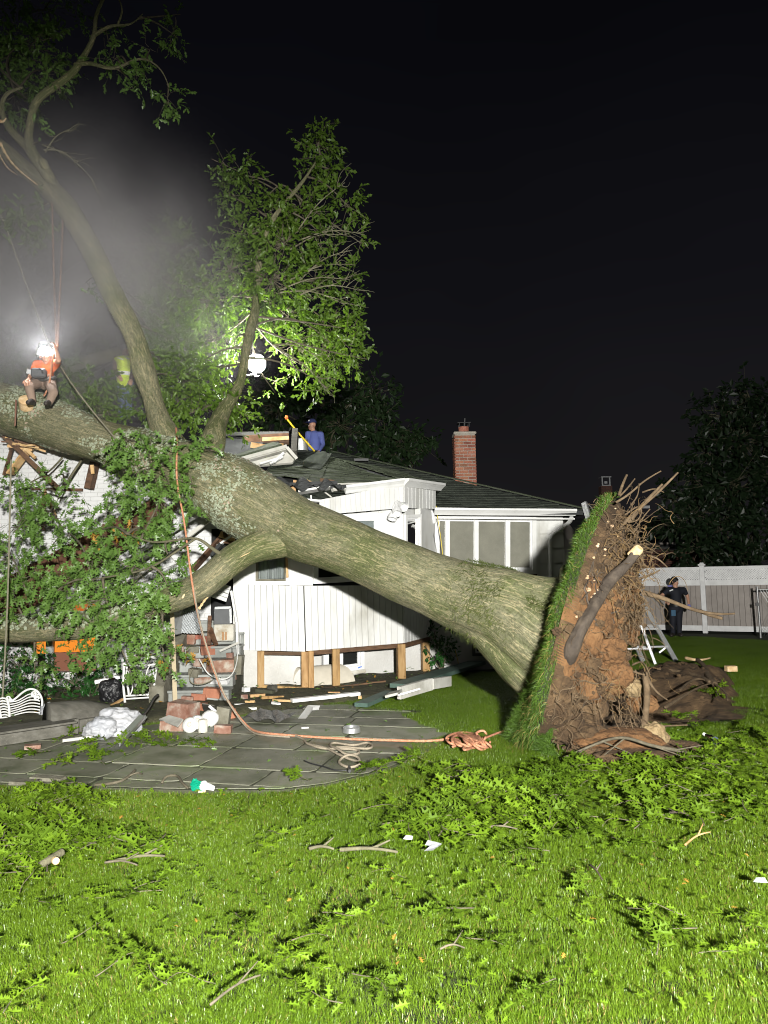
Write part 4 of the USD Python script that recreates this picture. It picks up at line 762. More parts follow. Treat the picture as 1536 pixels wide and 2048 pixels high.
# the turf on its upper (now left) face, wrapped over the rim
def turf_shape(u, w):
    ph = w * 2 * np.pi; rho = u * (1 + .16 * (meshkit.fbm(np.stack([np.cos(ph) * 3, np.sin(ph) * 3, 0 * ph], -1), 3, 41) - .5))
    p = plate_xy(rho * 1.02, ph); lift = .05 + .14 * (meshkit.fbm(p * 3, 3, 2) - .5); lift = np.where(u > .999, -.03, lift)
    return p + Nn * lift[..., None]
tv, tf = grid_sheet(turf_shape, 30, 160); turf = part(plate, 'turf', (tv, tf), 'ground_dark', True)
def blades_on(p, n, h, w, seed, lean=.7, sag=.0):
    r = np.random.default_rng(seed); m = len(p); d = nrm_rows(n + r.normal(0, lean * .6, (m, 3))); s = nrm_rows(np.cross(d, r.normal(size=(m, 3)))) * (w * r.uniform(.6, 1.2, m))[:, None]
    hh = (h * r.uniform(.3, 1.35, m))[:, None]; mid = p + d * hh * .6; tip = p + d * hh + nrm_rows(r.normal(size=(m, 3))) * hh * .35 - V(0, 0, 1) * hh * sag
    v = np.stack([p - s, p + s, mid - s * .8, mid + s * .8, tip], 1).reshape(-1, 3); k = np.arange(m)[:, None] * 5
    return v, np.vstack([k + [0, 1, 3], k + [0, 3, 2], k + [2, 3, 4]])
r = np.random.default_rng(21)
def sample_faces(v, f, n, r, wt=None):
    a, b, c = v[f[:, 0]], v[f[:, 1]], v[f[:, 2]]; cr = np.cross(b - a, c - a); ar = np.linalg.norm(cr, axis=1); w = ar * (wt((a + b + c) / 3) if wt else 1)
    k = r.choice(len(f), n, p=w / w.sum()); u = r.random((n, 2)); u = np.where(u.sum(1, keepdims=True) > 1, 1 - u, u)
    return a[k] + (b - a)[k] * u[:, :1] + (c - a)[k] * u[:, 1:], nrm_rows(cr[k])
bp, bn = sample_faces(tv, tf, 46000, r); bn = np.where((bn @ Nn)[:, None] < 0, -bn, bn)
rim = nrm_rows((bp - Cp) - Nn * ((bp - Cp) @ Nn)[:, None]); e = np.clip((np.linalg.norm(((bp - Cp) @ np.c_[ah / RA, bh_ / RB]), axis=1) - .8) * 5, 0, 1)[:, None]
part(turf, 'dead_grass', blades_on(bp[:3000], nrm_rows(bn[:3000] + rim[:3000] * e[:3000] - V(0, 0, .4)), .08, .0026, 17, .9, .6), 'dry_blade', kind='stuff'); part(turf, 'grass', blades_on(bp, nrm_rows(bn + rim * e * 1.1 - V(0, 0, .5) * e), .066, .0026, 7, .85, .2), 'turf_blade', kind='stuff')
# the hinge: turf folding down from the plate to the lawn
HQ = [G(1015, 1475), G(1125, 1516), P(1118, 1415, 6.95), P(1078, 1350, 7.2)]
hv, hf = grid_sheet(lambda u, w: np.array([[bil(HQ, a, b) for b in w[0]] for a in u[:, 0]]) + np.stack([-.10 * np.sin(w * 3.14) , -.06 * np.sin(w * 3.14), -.14 * np.sin(w * 3.14) * (1 - .3 * u)], -1) + .05 * (meshkit.fbm(np.stack([u * 3, w * 3, u * 0], -1), 3, 5) - .5)[..., None], 22, 22)
hinge = part(plate, 'turf', (hv, hf), 'ground_dark', True)
hb, hn = sample_faces(hv, hf, 13000, r); hn = np.where((hn @ (CAM - Cp))[:, None] < 0, -hn, hn)
part(hinge, 'grass', blades_on(hb, nrm_rows(hn + V(0, 0, .8)), .085, .0028, 9, .7), 'turf_blade', kind='stuff')
ft, fn = sample_faces(*tri(mvf), 11000, r, lambda c: np.clip((pix_arr(c)[0] - 880) / 160, 0, 1) ** 1.3 * np.clip((meshkit.fbm(c * 3, 3, 8) - .42) * 8, 0, 1) * np.clip((c[:, 2] - .8) * 2, .05, 1) + 1e-7)
fn = np.where(np.einsum('ij,ij->i', fn, CAM - ft)[:, None] < 0, -fn, fn); part(trunk, 'moss', blades_on(ft + fn * .02, nrm_rows(fn * .7 - V(.3, 0, .5)), .05, .003, 14, .6, .3), 'moss_blade', kind='stuff')
# clay clods in the root ball
def clod(px, py, rad, s, mat, seed, lift=.05, name='clod', Y=None):
    c = snap(px, py, lift) if Y is None else P(px, py, Y); v, f = ico((0, 0, 0), 1.0, 4, (1, 1, 1)); n = meshkit.fbm(v * 1.7 + seed * 3.1, 4, seed); rd = 1 - np.abs(meshkit.fbm(v * 2.6 + seed, 3, seed + 5) - .5) * 4
    part(plate, name, (v * (.72 + .75 * (n - .3) + .10 * rd)[:, None] * rad * np.asarray(s) + c, f), mat, True)
for k, (px, py, rad, s, m) in enumerate([(1205, 1235, .15, (.9, .7, 1.1), 'clay'), (1228, 1300, .16, (1, .8, .9), 'clay'), (1192, 1275, .13, (.8, .6, 1.2), 'clay'), (1262, 1262, .10, (1, .8, 1), 'clay'), (1245, 1345, .15, (1, .8, .9), 'clay'), (1268, 1375, .13, (1, .8, .9), 'pale_clay'), (1185, 1340, .10, (.8, .7, 1.0), 'soil')]): clod(px, py, rad, s, m, k + 1, -.05)
for k, (px, py, Y, rad, s, m) in enumerate([(1240, 1482, 6.85, .30, (1.3, .8, .42), 'clay'), (1180, 1480, 6.95, .22, (1, .8, .7), 'soil'), (1308, 1476, 7.0, .17, (.8, .7, .9), 'pale_clay'), (1350, 1500, 6.95, .20, (1.3, .8, .45), 'soil'), (1290, 1515, 6.6, .26, (1.8, .8, .28), 'soil'), (1130, 1450, 7.05, .22, (.9, .8, .9), 'soil'),
                                            (1175, 1400, 7.1, .26, (.8, .7, 1.1), 'soil'), (1285, 1405, 7.4, .15, (1, .8, .8), 'clay')]): clod(px, py, rad, s, m, k + 30, 0, Y=Y)
for k, (px, py, w) in enumerate([(1244, 1018, 8), (1239, 1013, 4), (1229, 1047, 8), (1225, 1042, 6), (1216, 1037, 4), (1245, 1076, 5), (1204, 1092, 7), (1205, 1087, 5), (1199, 1083, 4), (1190, 1110, 6), (1217, 1108, 5), (1218, 1099, 6), (1182, 1152, 7), (1177, 1147, 5), (1196, 1154, 5), (1185, 1178, 10), (1193, 1199, 9), (1198, 1186, 6), (1190, 1219, 11), (1203, 1178, 4),
                                 (1164, 1222, 4), (1146, 1228, 6), (1205, 1205, 4), (1240, 1112, 4), (1184, 1249, 4), (1222, 1285, 4), (1135, 1405, 5), (1142, 1480, 5), (1172, 1440, 4)]):
    c = snap(px, py, .012); q = .0026 * w; part(plate, 'stone', ico(c, q * .9, 2, (1, .75, .8), .55, 1.8, k), 'pebble', True)
# roots
def root(pts, r0, r1, mat='root_bark', n=26, sides=8, name='root', wob=.3, seed=0, label=None):
    c = spline(np.array(pts), n); rr = np.linspace(r0, r1, n) * (1 + wob * (meshkit.fbm(c * 9, 2, seed) - .5)); return part(plate, name, tube(c, rr, sides), mat, True, label=label)
_kd = pix(snap(1240, 1150))[2] - .1
_rc = np.array([[*snap(1128, 1345, -.30), .06], [*snap(1140, 1325, -.14), .070], [*snap(1150, 1300, .0), .070], [*snap(1162, 1262, .035), .058], [*snap(1192, 1216, .05), .056], [*snap(1224, 1168, .06), .050], [*P(1256, 1124, _kd), .046], [*P(1270, 1106, _kd), .047]])
part(plate, 'root', limb(_rc, 70, 22, amp=.016, freq=(2.5, 12), seed=33, lump=.02)[0], 'dark_root', True, label='thick dark root with a pale sawn end')
_ye = P(1270, 1106, pix(snap(1240, 1150))[2] - .1)[1]; e0, e1 = P(1260, 1120, _ye), P(1277, 1096, _ye - .02); part(plate, 'sawn_end', lathe([(0, .02), (.038, .02), (.049, 0), (.051, -.10)], 18, e1 - V(0, .0, .01), nrm(e1 - e0 + V(.02, -.10, .02))), 'fresh_wood', smooth=30)
for k, (pts, a, b) in enumerate([([(1235, 1060), (1275, 1020), (1310, 990), (1356, 945)], .022, .010), ([(1255, 1045), (1290, 1005), (1325, 968)], .03, .012), ([(1232, 1005), (1262, 985), (1285, 965), (1322, 942)], .014, .007), ([(1238, 990), (1245, 970), (1254, 949)], .016, .012), ([(1240, 992), (1256, 975), (1270, 957)], .010, .007),
                                 ([(1262, 1010), (1275, 990), (1278, 967)], .009, .005), ([(1285, 985), (1310, 978), (1328, 985)], .010, .005), ([(1250, 1100), (1270, 1060), (1290, 1030), (1300, 1018)], .014, .006), ([(1250, 1030), (1280, 1014), (1279, 1035), (1256, 1045)], .010, .006),
                                 ([(1285, 1185), (1330, 1198), (1390, 1220), (1440, 1228), (1470, 1227)], .028, .010), ([(1400, 1222), (1420, 1230), (1445, 1237)], .022, .018), ([(1230, 1190), (1260, 1165), (1300, 1150), (1320, 1140)], .020, .007), ([(1280, 1110), (1310, 1115), (1335, 1135)], .014, .006),
                                 ([(1290, 1345), (1294, 1390), (1290, 1440), (1288, 1490)], .030, .034), ([(1230, 1320), (1260, 1340), (1290, 1350)], .012, .010), ([(1292, 1350), (1310, 1380), (1335, 1400)], .020, .006), ([(1265, 1330), (1285, 1325), (1300, 1350)], .010, .006),
                                 ([(1125, 1380), (1122, 1430), (1145, 1465), (1190, 1495)], .018, .008), ([(1130, 1440), (1115, 1475), (1118, 1500)], .02, .008), ([(1200, 1040), (1215, 1090), (1205, 1140), (1180, 1190)], .018, .010)]):
    yy = np.linspace(7.25 if pts[0][1] > 1250 else 7.5, 7.0 if pts[0][1] > 1300 else 7.35, len(pts)); root([P(*q, y_) for q, y_ in zip(pts, yy)], a, b, 'root_bark', 24, 7, seed=k)
rr_ = np.random.default_rng(77)
# crumbled clods and golden root fibre all over the face
rcl = np.random.default_rng(71); ks = rcl.choice(len(soil_v), 430); part(plate, 'soil_clumps', join([ico(soil_v[i] - Nn * rcl.uniform(-.02, .04), rcl.uniform(.016, .050), 2, (1, .7, .9), .75, 2.6, int(i)) for i in ks]), 'soil', kind='stuff')
def tangle(px, py, sx, sy, n, L, w, seed, mat='fibre'):
    r = np.random.default_rng(seed); out = []
    for k in range(n):
        s0 = snap(px + r.normal(0, sx), py + r.normal(0, sy), .015); pts = [s0]; d = r.normal(size=3)
        for q in range(5): d = nrm(d + r.normal(0, .9, 3) - V(0, 0, .15)); pts.append(pts[-1] + d * L * r.uniform(.12, .3))
        out.append(tube(spline(np.array(pts), 12), np.linspace(w * r.uniform(.5, 1.5), w * .3, 12), 4, False))
    part(plate, 'root_fibre', join(out), mat, kind='stuff')
for k, a in enumerate([(1262, 1110, 26, 34, 130, .30, .0042), (1255, 1180, 26, 40, 120, .30, .0042), (1230, 1060, 22, 30, 60, .26, .0036), (1185, 1330, 30, 36, 110, .26, .004), (1150, 1420, 24, 30, 80, .24, .004), (1250, 1370, 26, 34, 80, .26, .004), (1200, 1140, 20, 40, 60, .22, .0034)]): tangle(*(a[:4] + (int(a[4] * .6),) + a[5:]), 500 + k, ('fibre', 'fibre', 'root_bark', 'root_bark', 'root_bark', 'fibre', 'dark_root')[k])
# roots creeping over the soil face, following its relief
rw = np.random.default_rng(61); SG = soil_v.reshape(150, 340, 3)
for k in range(64):
    i0, j0 = rw.integers(10, 140), rw.integers(0, 340); di, dj = rw.normal(0, 1.6), rw.normal(0, 1.6); pth = []
    for st_ in range(rw.integers(8, 22)):
        pth.append(SG[int(np.clip(i0, 0, 148)), int(j0) % 340] - Nn * rw.uniform(.004, .02)); di += rw.normal(0, .5); dj += rw.normal(0, .5); i0 += di * 1.3; j0 += dj * 1.3
    pth = np.array(pth); pth = pth[np.r_[True, np.linalg.norm(np.diff(pth, axis=0), axis=1) > .012]]
    if len(pth) < 5: continue
    rr0 = rw.uniform(.004, .016); c = spline(pth, 3 * len(pth)); part(plate, 'root', tube(c, np.linspace(rr0, rr0 * .35, len(c)), 6), ('root_bark', 'dark_root', 'root_bark')[k % 3], True)
def fine(px, py, Y, n, spread, length, down, seed, w=.0034):
    r = np.random.default_rng(seed); out = []
    for k in range(n):
        s = P(px + r.normal(0, spread), py + r.normal(0, spread), Y + r.normal(0, .12)); d = nrm(V(r.normal(.35, .6), r.normal(-.2, .5), r.normal(.0, .6) - down)); L = length * r.uniform(.4, 1.2)
        out.append(tube(spline(np.array([s, s + d * L * .4 + r.normal(0, .05, 3) * L * 2, s + d * L * .75 + V(0, 0, -.10 * down) + r.normal(0, .07, 3) * L * 2, s + d * L + V(0, 0, -.3 * down * L) + r.normal(0, .09, 3) * L * 2]), 9), np.linspace(w * r.uniform(.6, 1.6), w * .3, 9), 4, False))
    part(plate, 'fine_roots', join(out), 'root_bark', kind='stuff')
for k, a in enumerate([(1270, 1085, 7.35, 60, 22, .24, .15), (1268, 1150, 7.25, 70, 22, .22, .5), (1280, 1215, 7.2, 60, 18, .24, .9), (1250, 1035, 7.5, 45, 18, .22, 0), (1215, 1395, 6.95, 44, 34, .22, .9), (1165, 1380, 7.0, 60, 22, .20, .8), (1262, 1265, 7.1, 50, 26, .2, .6), (1150, 1470, 6.9, 40, 25, .22, .3), (1215, 1120, 7.2, 60, 30, .2, .4), (1272, 1440, 7.0, 40, 25, .25, .6), (1285, 1105, 7.3, 50, 16, .20, .0)]): fine(*(a[:3] + (int(a[3] * .55),) + a[4:]), seed=k + 100)
# roots lying on the heap right of the plate, and a sawn root end
for k, (pts, a, b) in enumerate([([(1315, 1338), (1350, 1342), (1390, 1350), (1420, 1365)], .022, .03), ([(1395, 1320), (1410, 1335), (1415, 1350), (1430, 1368)], .035, .04), ([(1372, 1316), (1395, 1320), (1420, 1316)], .03, .012), ([(1330, 1415), (1370, 1390), (1410, 1370), (1440, 1362)], .02, .008), ([(1360, 1380), (1400, 1358), (1440, 1375), (1455, 1400)], .016, .01), ([(1290, 1455), (1330, 1452), (1375, 1450)], .012, .006)]):
    solo('torn_root', ['pale split root lying along the back of the soil heap', 'forked root standing up from the soil heap', 'short root with a pale torn tip atop the forked one', 'dark root lying diagonally over the heap', 'curved root at the right end of the heap', 'thin root lying on the grass below the heap'][k], 'root', tube(spline(np.array([P(*q, G(q[0], max(q[1] + 25, 1330))[1] - .2) for q in pts]), 20), np.linspace(a, b, 20), 8), 'fresh_wood' if k in (2,) else 'root_bark', True)
solo('sawn_root_end', 'flat pale sawn root end on the heap at the right', 'root', chunk(P(1462, 1337, 12.0), (.18, .12, .09), 5), 'fresh_wood'); solo('wood_chunk', 'flat pale wood chunk on the middle of the heap', 'wood chunk', chunk(P(1432, 1357, 11.2), (.26, .10, .05), 6), 'fresh_wood')
solo('wood_chunk', 'brown wood chunk lower on the heap', 'wood chunk', chunk(P(1430, 1372, 11.0), (.18, .10, .06), 7), 'raw_wood')
hbr = [P(1125, 1516, 6.6), P(1170, 1497, 6.62), P(1205, 1483, 6.6), P(1250, 1476, 6.5), P(1300, 1490, 6.45), P(1350, 1500, 6.5), P(1400, 1515, 6.5)]
solo('bare_branch', 'bare bent branch lying across the soil in front of the roots', 'branch', join([tube(spline(np.array(hbr), 40), np.linspace(.010, .018, 40), 7)] + [tube(spline(np.array([hbr[i], hbr[i] + V(dx, -.1, dz)]), 6), np.linspace(.008, .003, 6), 5) for i, dx, dz in ((2, .25, -.1), (3, -.22, -.12), (4, .25, -.08), (5, .2, .06), (1, -.15, -.08))]), 'twig', True)

# ------------------------------------------------------------------ foliage
_half = np.array([(0, 0), (.10, .012), (.24, .05), (.30, .27), (.40, .075), (.50, .08), (.62, .36), (.66, .10), (.78, .085), (.86, .22), (.90, .05), (1.0, 0)])
def leaf_template():
    """a lobed oak leaf, length 1 along x: midrib points with lobes as triangles, folded along the rib"""
    v, f = [], []
    for s in (1, -1):
        o = len(v)
        for x, y_ in _half: v.append((x, s * y_, .22 * y_ - .10 * x * x))
        for x in (.24, .45, .66, .86): v.append((x, 0, -.10 * x * x))
        m = [o + 12 + k for k in range(4)]
        for a in ([o, o + 2, m[0]], [m[0], o + 2, o + 4], [o + 2, o + 3, o + 4], [m[0], o + 4, m[1]], [m[1], o + 4, o + 5], [m[1], o + 5, m[2]], [o + 5, o + 6, o + 7], [m[2], o + 5, o + 7], [m[2], o + 7, m[3]], [m[3], o + 7, o + 8], [o + 8, o + 9, o + 10], [m[3], o + 8, o + 10], [m[3], o + 10, o + 11]): f.append(a if s > 0 else a[::-1])
    v = np.array(v, float); u, inv = np.unique(v.round(6), axis=0, return_inverse=True); return u, np.asarray(inv).ravel()[np.array(f)]
LEAF = leaf_template()
LEAF2 = (np.array([(0, 0, 0), (.35, .20, .05), (.45, .07, 0), (.7, .22, .04), (1, 0, -.08), (.7, -.22, .04), (.45, -.07, 0), (.35, -.20, .05)]), np.array([(0, 1, 2), (2, 3, 4), (2, 4, 6), (4, 5, 6), (0, 2, 6), (0, 6, 7)]))
LEAF3 = (np.array([(0, 0, 0), (.45, .26, .05), (1, 0, -.05), (.45, -.26, .05)]), np.array([(0, 1, 2), (0, 2, 3)]))
def place(tmpl, base, dirn, up, size):
    d = nrm_rows(dirn); s = nrm_rows(np.cross(up, d)); n = np.cross(d, s); tv_, tf_ = tmpl
    v = base[:, None] + size[:, None, None] * (tv_[None, :, :1] * d[:, None] + tv_[None, :, 1:2] * s[:, None] + tv_[None, :, 2:] * n[:, None]); k = np.arange(len(base))[:, None, None] * len(tv_)
    return v.reshape(-1, 3), (tf_[None] + k).reshape(-1, 3)
def crown(blobs, leaf, lpm, tmpl, seed, droop=.35, per=9, twig_w=.004, shell=.45, gap=None, gap_r=.34):
    """blobs: rows of centre and three radii. Leaves sit on sprigs spread through each blob, fuller towards its outside. Returns leaves, twigs"""
    r = np.random.default_rng(seed); LB, LD, LU, LS, tw = [], [], [], [], []
    for c, R, dens in blobs:
        c, R = np.asarray(c), np.asarray(R); area = np.pi * R[0] * R[2]; n = max(int(area * lpm * dens / per), 2)
        u = nrm_rows(r.normal(size=(n, 3))); u = u * (r.random(n) ** (1 / 3) * (1 - shell) + shell * r.random(n) ** .3)[:, None] * r.uniform(.75, 1.12, n)[:, None]; s = c + u * R
        d = nrm_rows(u + r.normal(0, .6, (n, 3)) - V(0, 0, droop)); L = leaf * r.uniform(1.5, 3.0, n)
        for q in range(n):
            if r.random() < .55:
                st = c + (s[q] - c) * r.uniform(.0, .5); tw.append(tube(np.array([st, (st + s[q]) / 2 + r.normal(0, .03, 3), s[q] + d[q] * L[q]]), [twig_w * 1.4, twig_w, twig_w * .4], 3, False))
        t = r.random((n, per)); b = s[:, None] + d[:, None] * (t * L[:, None])[..., None]; ld = nrm_rows(d[:, None] * .7 + r.normal(0, .75, (n, per, 3)) - V(0, 0, droop * .8)); lu = nrm_rows(V(0, -.55, .75) + r.normal(0, .6, (n, per, 3)) + 0 * b)
        LB.append(b.reshape(-1, 3)); LD.append(ld.reshape(-1, 3)); LU.append(lu.reshape(-1, 3)); LS.append(leaf * r.uniform(.6, 1.25, n * per))
    b_, d_, u_, s_ = np.vstack(LB), np.vstack(LD), np.vstack(LU), np.hstack(LS)
    if gap is not None: k = np.linalg.norm(np.cross(b_ - gap, nrm(CAM - gap)), axis=1) > gap_r; b_, d_, u_, s_ = b_[k], d_[k], u_[k], s_[k]
    return place(tmpl, b_, d_, u_, s_), (join(tw) if tw else None)
def blob(px, py, rx, ry, Y, dens=1.0, dy=None):
    c = P(px, py, Y); k = Y / FPX; return c, V(rx * k, (rx + ry) / 2 * k * .9 if dy is None else dy, ry * k), dens
def link(blobs, w0=.02, w1=.006, seed=0):
    r = np.random.default_rng(seed); out = []; LP = np.vstack([l[:, :3] for l in LIMBS])
    for c, R, _ in blobs:
        a = LP[np.argmin(np.linalg.norm(LP - c, axis=1) + .15 * r.random(len(LP)))]; m = (a + c) / 2 + r.normal(0, .12, 3) * np.linalg.norm(c - a) * .6 + V(0, 0, .05); out.append(tube(spline(np.array([a, m, c + (c - a) * .15]), 14), np.linspace(w0, w1, 14), 6))
    return join(out)
def leafy(name, blobs, leaf, lpm, tmpl, mat, seed, tmat='twig', label=None, **k):
    lv, tw = crown(blobs, leaf, lpm, tmpl, seed, **k); t = part(oak, name, lv, mat, label=label, kind='stuff')
    if tw is not None: part(t, 'twigs', tw, tmat, kind='stuff')
    part(t, 'branches', link(blobs, seed=seed), tmat, True, kind='stuff'); return t
near1 = [blob(*b) for b in [(255, 880, 45, 38, 9.85), (305, 935, 70, 45, 9.6), (385, 905, 48, 45, 9.45), (385, 970, 42, 48, 9.4), (245, 1005, 55, 40, 9.8), (290, 1060, 75, 42, 9.4), (200, 1065, 45, 45, 9.6), (185, 1125, 60, 45, 9.4), (275, 1140, 75, 40, 9.2), (335, 1105, 40, 28, 9.1, .7), (120, 1180, 50, 42, 9.3), (215, 1205, 80, 40, 9.1),
                                (305, 1225, 45, 55, 9.0), (170, 1175, 60, 40, 9.2), (325, 1290, 28, 50, 9.2), (205, 1275, 50, 35, 9.3), (250, 1255, 45, 35, 9.1), (320, 1000, 45, 35, 9.5), (140, 1075, 40, 30, 9.7, .6), (330, 1165, 45, 35, 9.0), (255, 1330, 45, 30, 9.6, .5), (165, 1310, 38, 28, 9.6, .5), (70, 1330, 45, 28, 9.8, .5), (110, 1270, 30, 16, 9.5, .4)]]
leafy('foliage', near1, .13, 620, LEAF, 'oak_leaf', 201, droop=.75, label='hanging leafy boughs in front of the brick wall')
near2 = [blob(*b) for b in [(50, 980, 60, 50, 10.1, .8), (35, 1050, 50, 55, 10.0, .8), (95, 1030, 55, 40, 10.1, .7), (30, 1130, 55, 40, 9.8), (75, 1150, 45, 30, 9.8), (110, 960, 30, 30, 10.2, .5), (20, 1190, 35, 30, 9.7), (105, 1080, 40, 35, 10.0, .6)]]
leafy('foliage', near2, .12, 640, LEAF, 'oak_leaf', 202, droop=.7, label='leafy boughs at the left edge')
mid = [blob(*b) for b in [(62, 445, 48, 45, 11.2), (165, 790, 60, 45, 11.6), (210, 830, 60, 35, 11.4), (120, 760, 40, 35, 11.8, .7), (30, 700, 40, 50, 12.0, .8), (176, 565, 12, 12, 10.8, .8), (360, 760, 60, 55, 11.4), (400, 820, 55, 45, 11.2), (330, 850, 40, 30, 11.2), (300, 660, 35, 50, 12.2, .7), (355, 690, 50, 45, 12.0), (450, 790, 40, 45, 11.4), (480, 830, 35, 30, 11.2, .7), (300, 550, 50, 45, 14.2, .7), (355, 505, 40, 45, 14.2, .6), (285, 615, 50, 40, 13.8, .7), (385, 565, 40, 40, 13.6, .7), (225, 640, 40, 40, 16.5, .6), (170, 690, 45, 40, 17.2, .6), (340, 455, 25, 25, 14.5, .6), (310, 790, 25, 35, 11.9, .8), (345, 810, 40, 35, 11.6), (390, 740, 45, 40, 11.8), (330, 640, 40, 40, 12.6, .8), (320, 740, 35, 40, 12.2), (140, 820, 40, 25, 11.5), (200, 790, 50, 40, 12.0), (245, 905, 30, 18, 10.1)]]
leafy('foliage', mid, .125, 1050, LEAF2, 'lamp_leaf', 203, label='foliage round the workers', gap=P(513, 727, 12.6))
top = [blob(*b) for b in [(60, 90, 85, 60, 12.5, .8), (90, 150, 60, 45, 12.5, .8), (30, 190, 55, 55, 12.5, .8), (100, 20, 80, 40, 12.8, .7), (20, 60, 50, 60, 12.5, .7), (30, 120, 40, 50, 12.4, .6), (235, 120, 35, 20, 11.2), (275, 150, 26, 26, 11.0), (300, 100, 30, 18, 11.1, .8), (335, 195, 26, 35, 11.2), (345, 70, 24, 28, 11.4, .8), (215, 80, 28, 20, 11.3, .7), (75, 285, 12, 14, 11.0), (120, 185, 14, 14, 11.1), (55, 245, 16, 10, 11.1), (350, 30, 18, 30, 11.5, .5), (262, 172, 16, 16, 11.0)]]
leafy('foliage', top, .12, 700, LEAF2, 'oak_leaf', 204, label='dim foliage high on the leaning limb')
cr = [blob(*b) for b in [(485, 355, 45, 32, 12.3), (443, 328, 22, 14, 12.3, .9), (465, 395, 25, 22, 12.3), (542, 392, 12, 22, 12.2, .8), (638, 300, 34, 44, 12.2, 1.1), (650, 258, 15, 20, 12.2, 1.1), (656, 338, 28, 30, 12.2), (605, 365, 18, 12, 12.2, .4), (545, 430, 60, 38, 12.2), (600, 420, 50, 40, 12.2), (500, 470, 60, 45, 12.2), (570, 490, 75, 45, 12.0), (640, 470, 40, 35, 12.2, .8), (690, 410, 32, 38, 12.2), (718, 482, 14, 18, 12.2), (460, 540, 50, 45, 12.2),
                         (545, 560, 80, 50, 12.0), (630, 560, 55, 45, 12.2, .7), (690, 580, 30, 55, 12.4, .5), (430, 600, 60, 45, 12.2), (480, 640, 55, 40, 13.0), (570, 630, 65, 40, 12.6), (650, 640, 60, 40, 13.2), (700, 660, 30, 40, 12.1), (590, 690, 60, 35, 13.3), (660, 700, 60, 35, 12.6), (705, 710, 28, 28, 12.0), (630, 740, 50, 32, 13.0), (645, 775, 22, 18, 11.8), (430, 680, 50, 40, 12.8), (375, 620, 45, 45, 12.4, .8), (470, 700, 30, 35, 12.1, .9), (400, 730, 40, 30, 11.9), (350, 570, 50, 50, 13.0, .7), (545, 770, 22, 18, 13.4, .5)]]
leafy('foliage', cr, .13, 860, LEAF2, 'lamp_leaf', 205, label='standing crown lit by the lamp', twig_w=.006, gap=P(513, 727, 12.6))
bare = []; rb_ = np.random.default_rng(31)
for (px, py, ex, ey) in [(560, 580, 700, 560), (560, 585, 690, 610), (580, 560, 710, 530), (590, 470, 690, 365), (600, 480, 730, 470), (560, 700, 660, 790), (545, 690, 640, 720), (580, 500, 690, 470), (600, 560, 705, 500), (90, 305, 145, 260), (85, 290, 190, 365), (88, 300, 160, 335), (600, 590, 715, 580), (550, 690, 600, 760)]:
    a, b = P(px, py, 11.9 if px > 300 else 11.1), P(ex, ey, 11.8 if px > 300 else 11.0); m = (a + b) / 2 + V(0, 0, .12); sp_ = spline(np.array([a, m, b]), 16); bare.append(tube(sp_, np.linspace(.016, .004, 16), 5))
    for k in range(7):
        s = sp_[rb_.integers(4, 16)]; e = s + (b - a) * rb_.uniform(.15, .35) + rb_.normal(0, .12, 3); bare.append(tube(spline(np.array([s, (s + e) / 2 + rb_.normal(0, .04, 3), e]), 7), np.linspace(.007, .002, 7), 4))
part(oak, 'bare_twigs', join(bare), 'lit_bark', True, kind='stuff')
dd = [blob(232, 1055, 7, 14, 9.25, 1.6), blob(258, 1048, 6, 12, 9.25, 1.6), blob(180, 1068, 8, 6, 9.4, 1), blob(322, 1322, 7, 6, 9.2, 2)]
lv, _ = crown(dd, .09, 400, LEAF, 9, droop=.9, per=5); part(oak, 'brown_leaves', lv, 'dead_leaf', kind='stuff')

# ------------------------------------------------------------------ trees that still stand behind
def tree(name, label, base, h, blobs, leaf, lpm, mat, seed, tr=.22, lean=0.0):
    t = thing(name, label, 'tree', base); r = np.random.default_rng(seed); top_ = V(base[0] + lean, base[1], h)
    tp = spline(np.array([V(*base), V(base[0] + lean * .3, base[1], h * .4), top_]), 20); part(t, 'trunk', tube(tp, np.linspace(tr, tr * .3, 20), 10), 'branch_bark', True)
    out = []
    for c, R, _ in blobs:
        s = tp[min(max(int(20 * (c[2] - .8) / h), 3), 18)]; out.append(tube(spline(np.array([s, (s + c) / 2 + r.normal(0, .15, 3), c]), 10), np.linspace(.06, .015, 10), 5))
    part(t, 'limbs', join(out), 'branch_bark', True, kind='stuff'); lv, tw = crown(blobs, leaf, lpm, LEAF3, seed, per=8, twig_w=.008, shell=.5); part(t, 'crown', lv, mat, kind='stuff'); part(t, 'twigs', tw, 'branch_bark', kind='stuff')
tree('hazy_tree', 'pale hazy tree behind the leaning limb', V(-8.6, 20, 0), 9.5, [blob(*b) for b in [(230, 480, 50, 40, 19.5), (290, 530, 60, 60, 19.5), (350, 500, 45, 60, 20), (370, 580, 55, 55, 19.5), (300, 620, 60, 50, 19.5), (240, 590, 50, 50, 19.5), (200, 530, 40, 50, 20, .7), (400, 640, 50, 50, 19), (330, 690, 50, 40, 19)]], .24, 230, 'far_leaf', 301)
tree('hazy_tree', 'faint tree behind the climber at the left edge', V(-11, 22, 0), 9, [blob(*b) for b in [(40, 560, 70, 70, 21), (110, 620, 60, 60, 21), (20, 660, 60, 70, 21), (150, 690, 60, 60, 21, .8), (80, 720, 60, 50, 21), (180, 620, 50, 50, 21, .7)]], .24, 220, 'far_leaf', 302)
tree('dark_tree', 'dark rounded tree behind the roof right of the lamp', V(-1.8, 26, 0), 8, [blob(*b) for b in [(560, 820, 60, 45, 25.5), (640, 810, 60, 45, 25.5), (710, 800, 55, 45, 25.5), (750, 790, 40, 40, 25.5), (600, 780, 55, 35, 26), (680, 850, 70, 40, 25), (760, 840, 40, 40, 25.5), (520, 800, 50, 50, 26)]], .27, 200, 'far_leaf', 303)
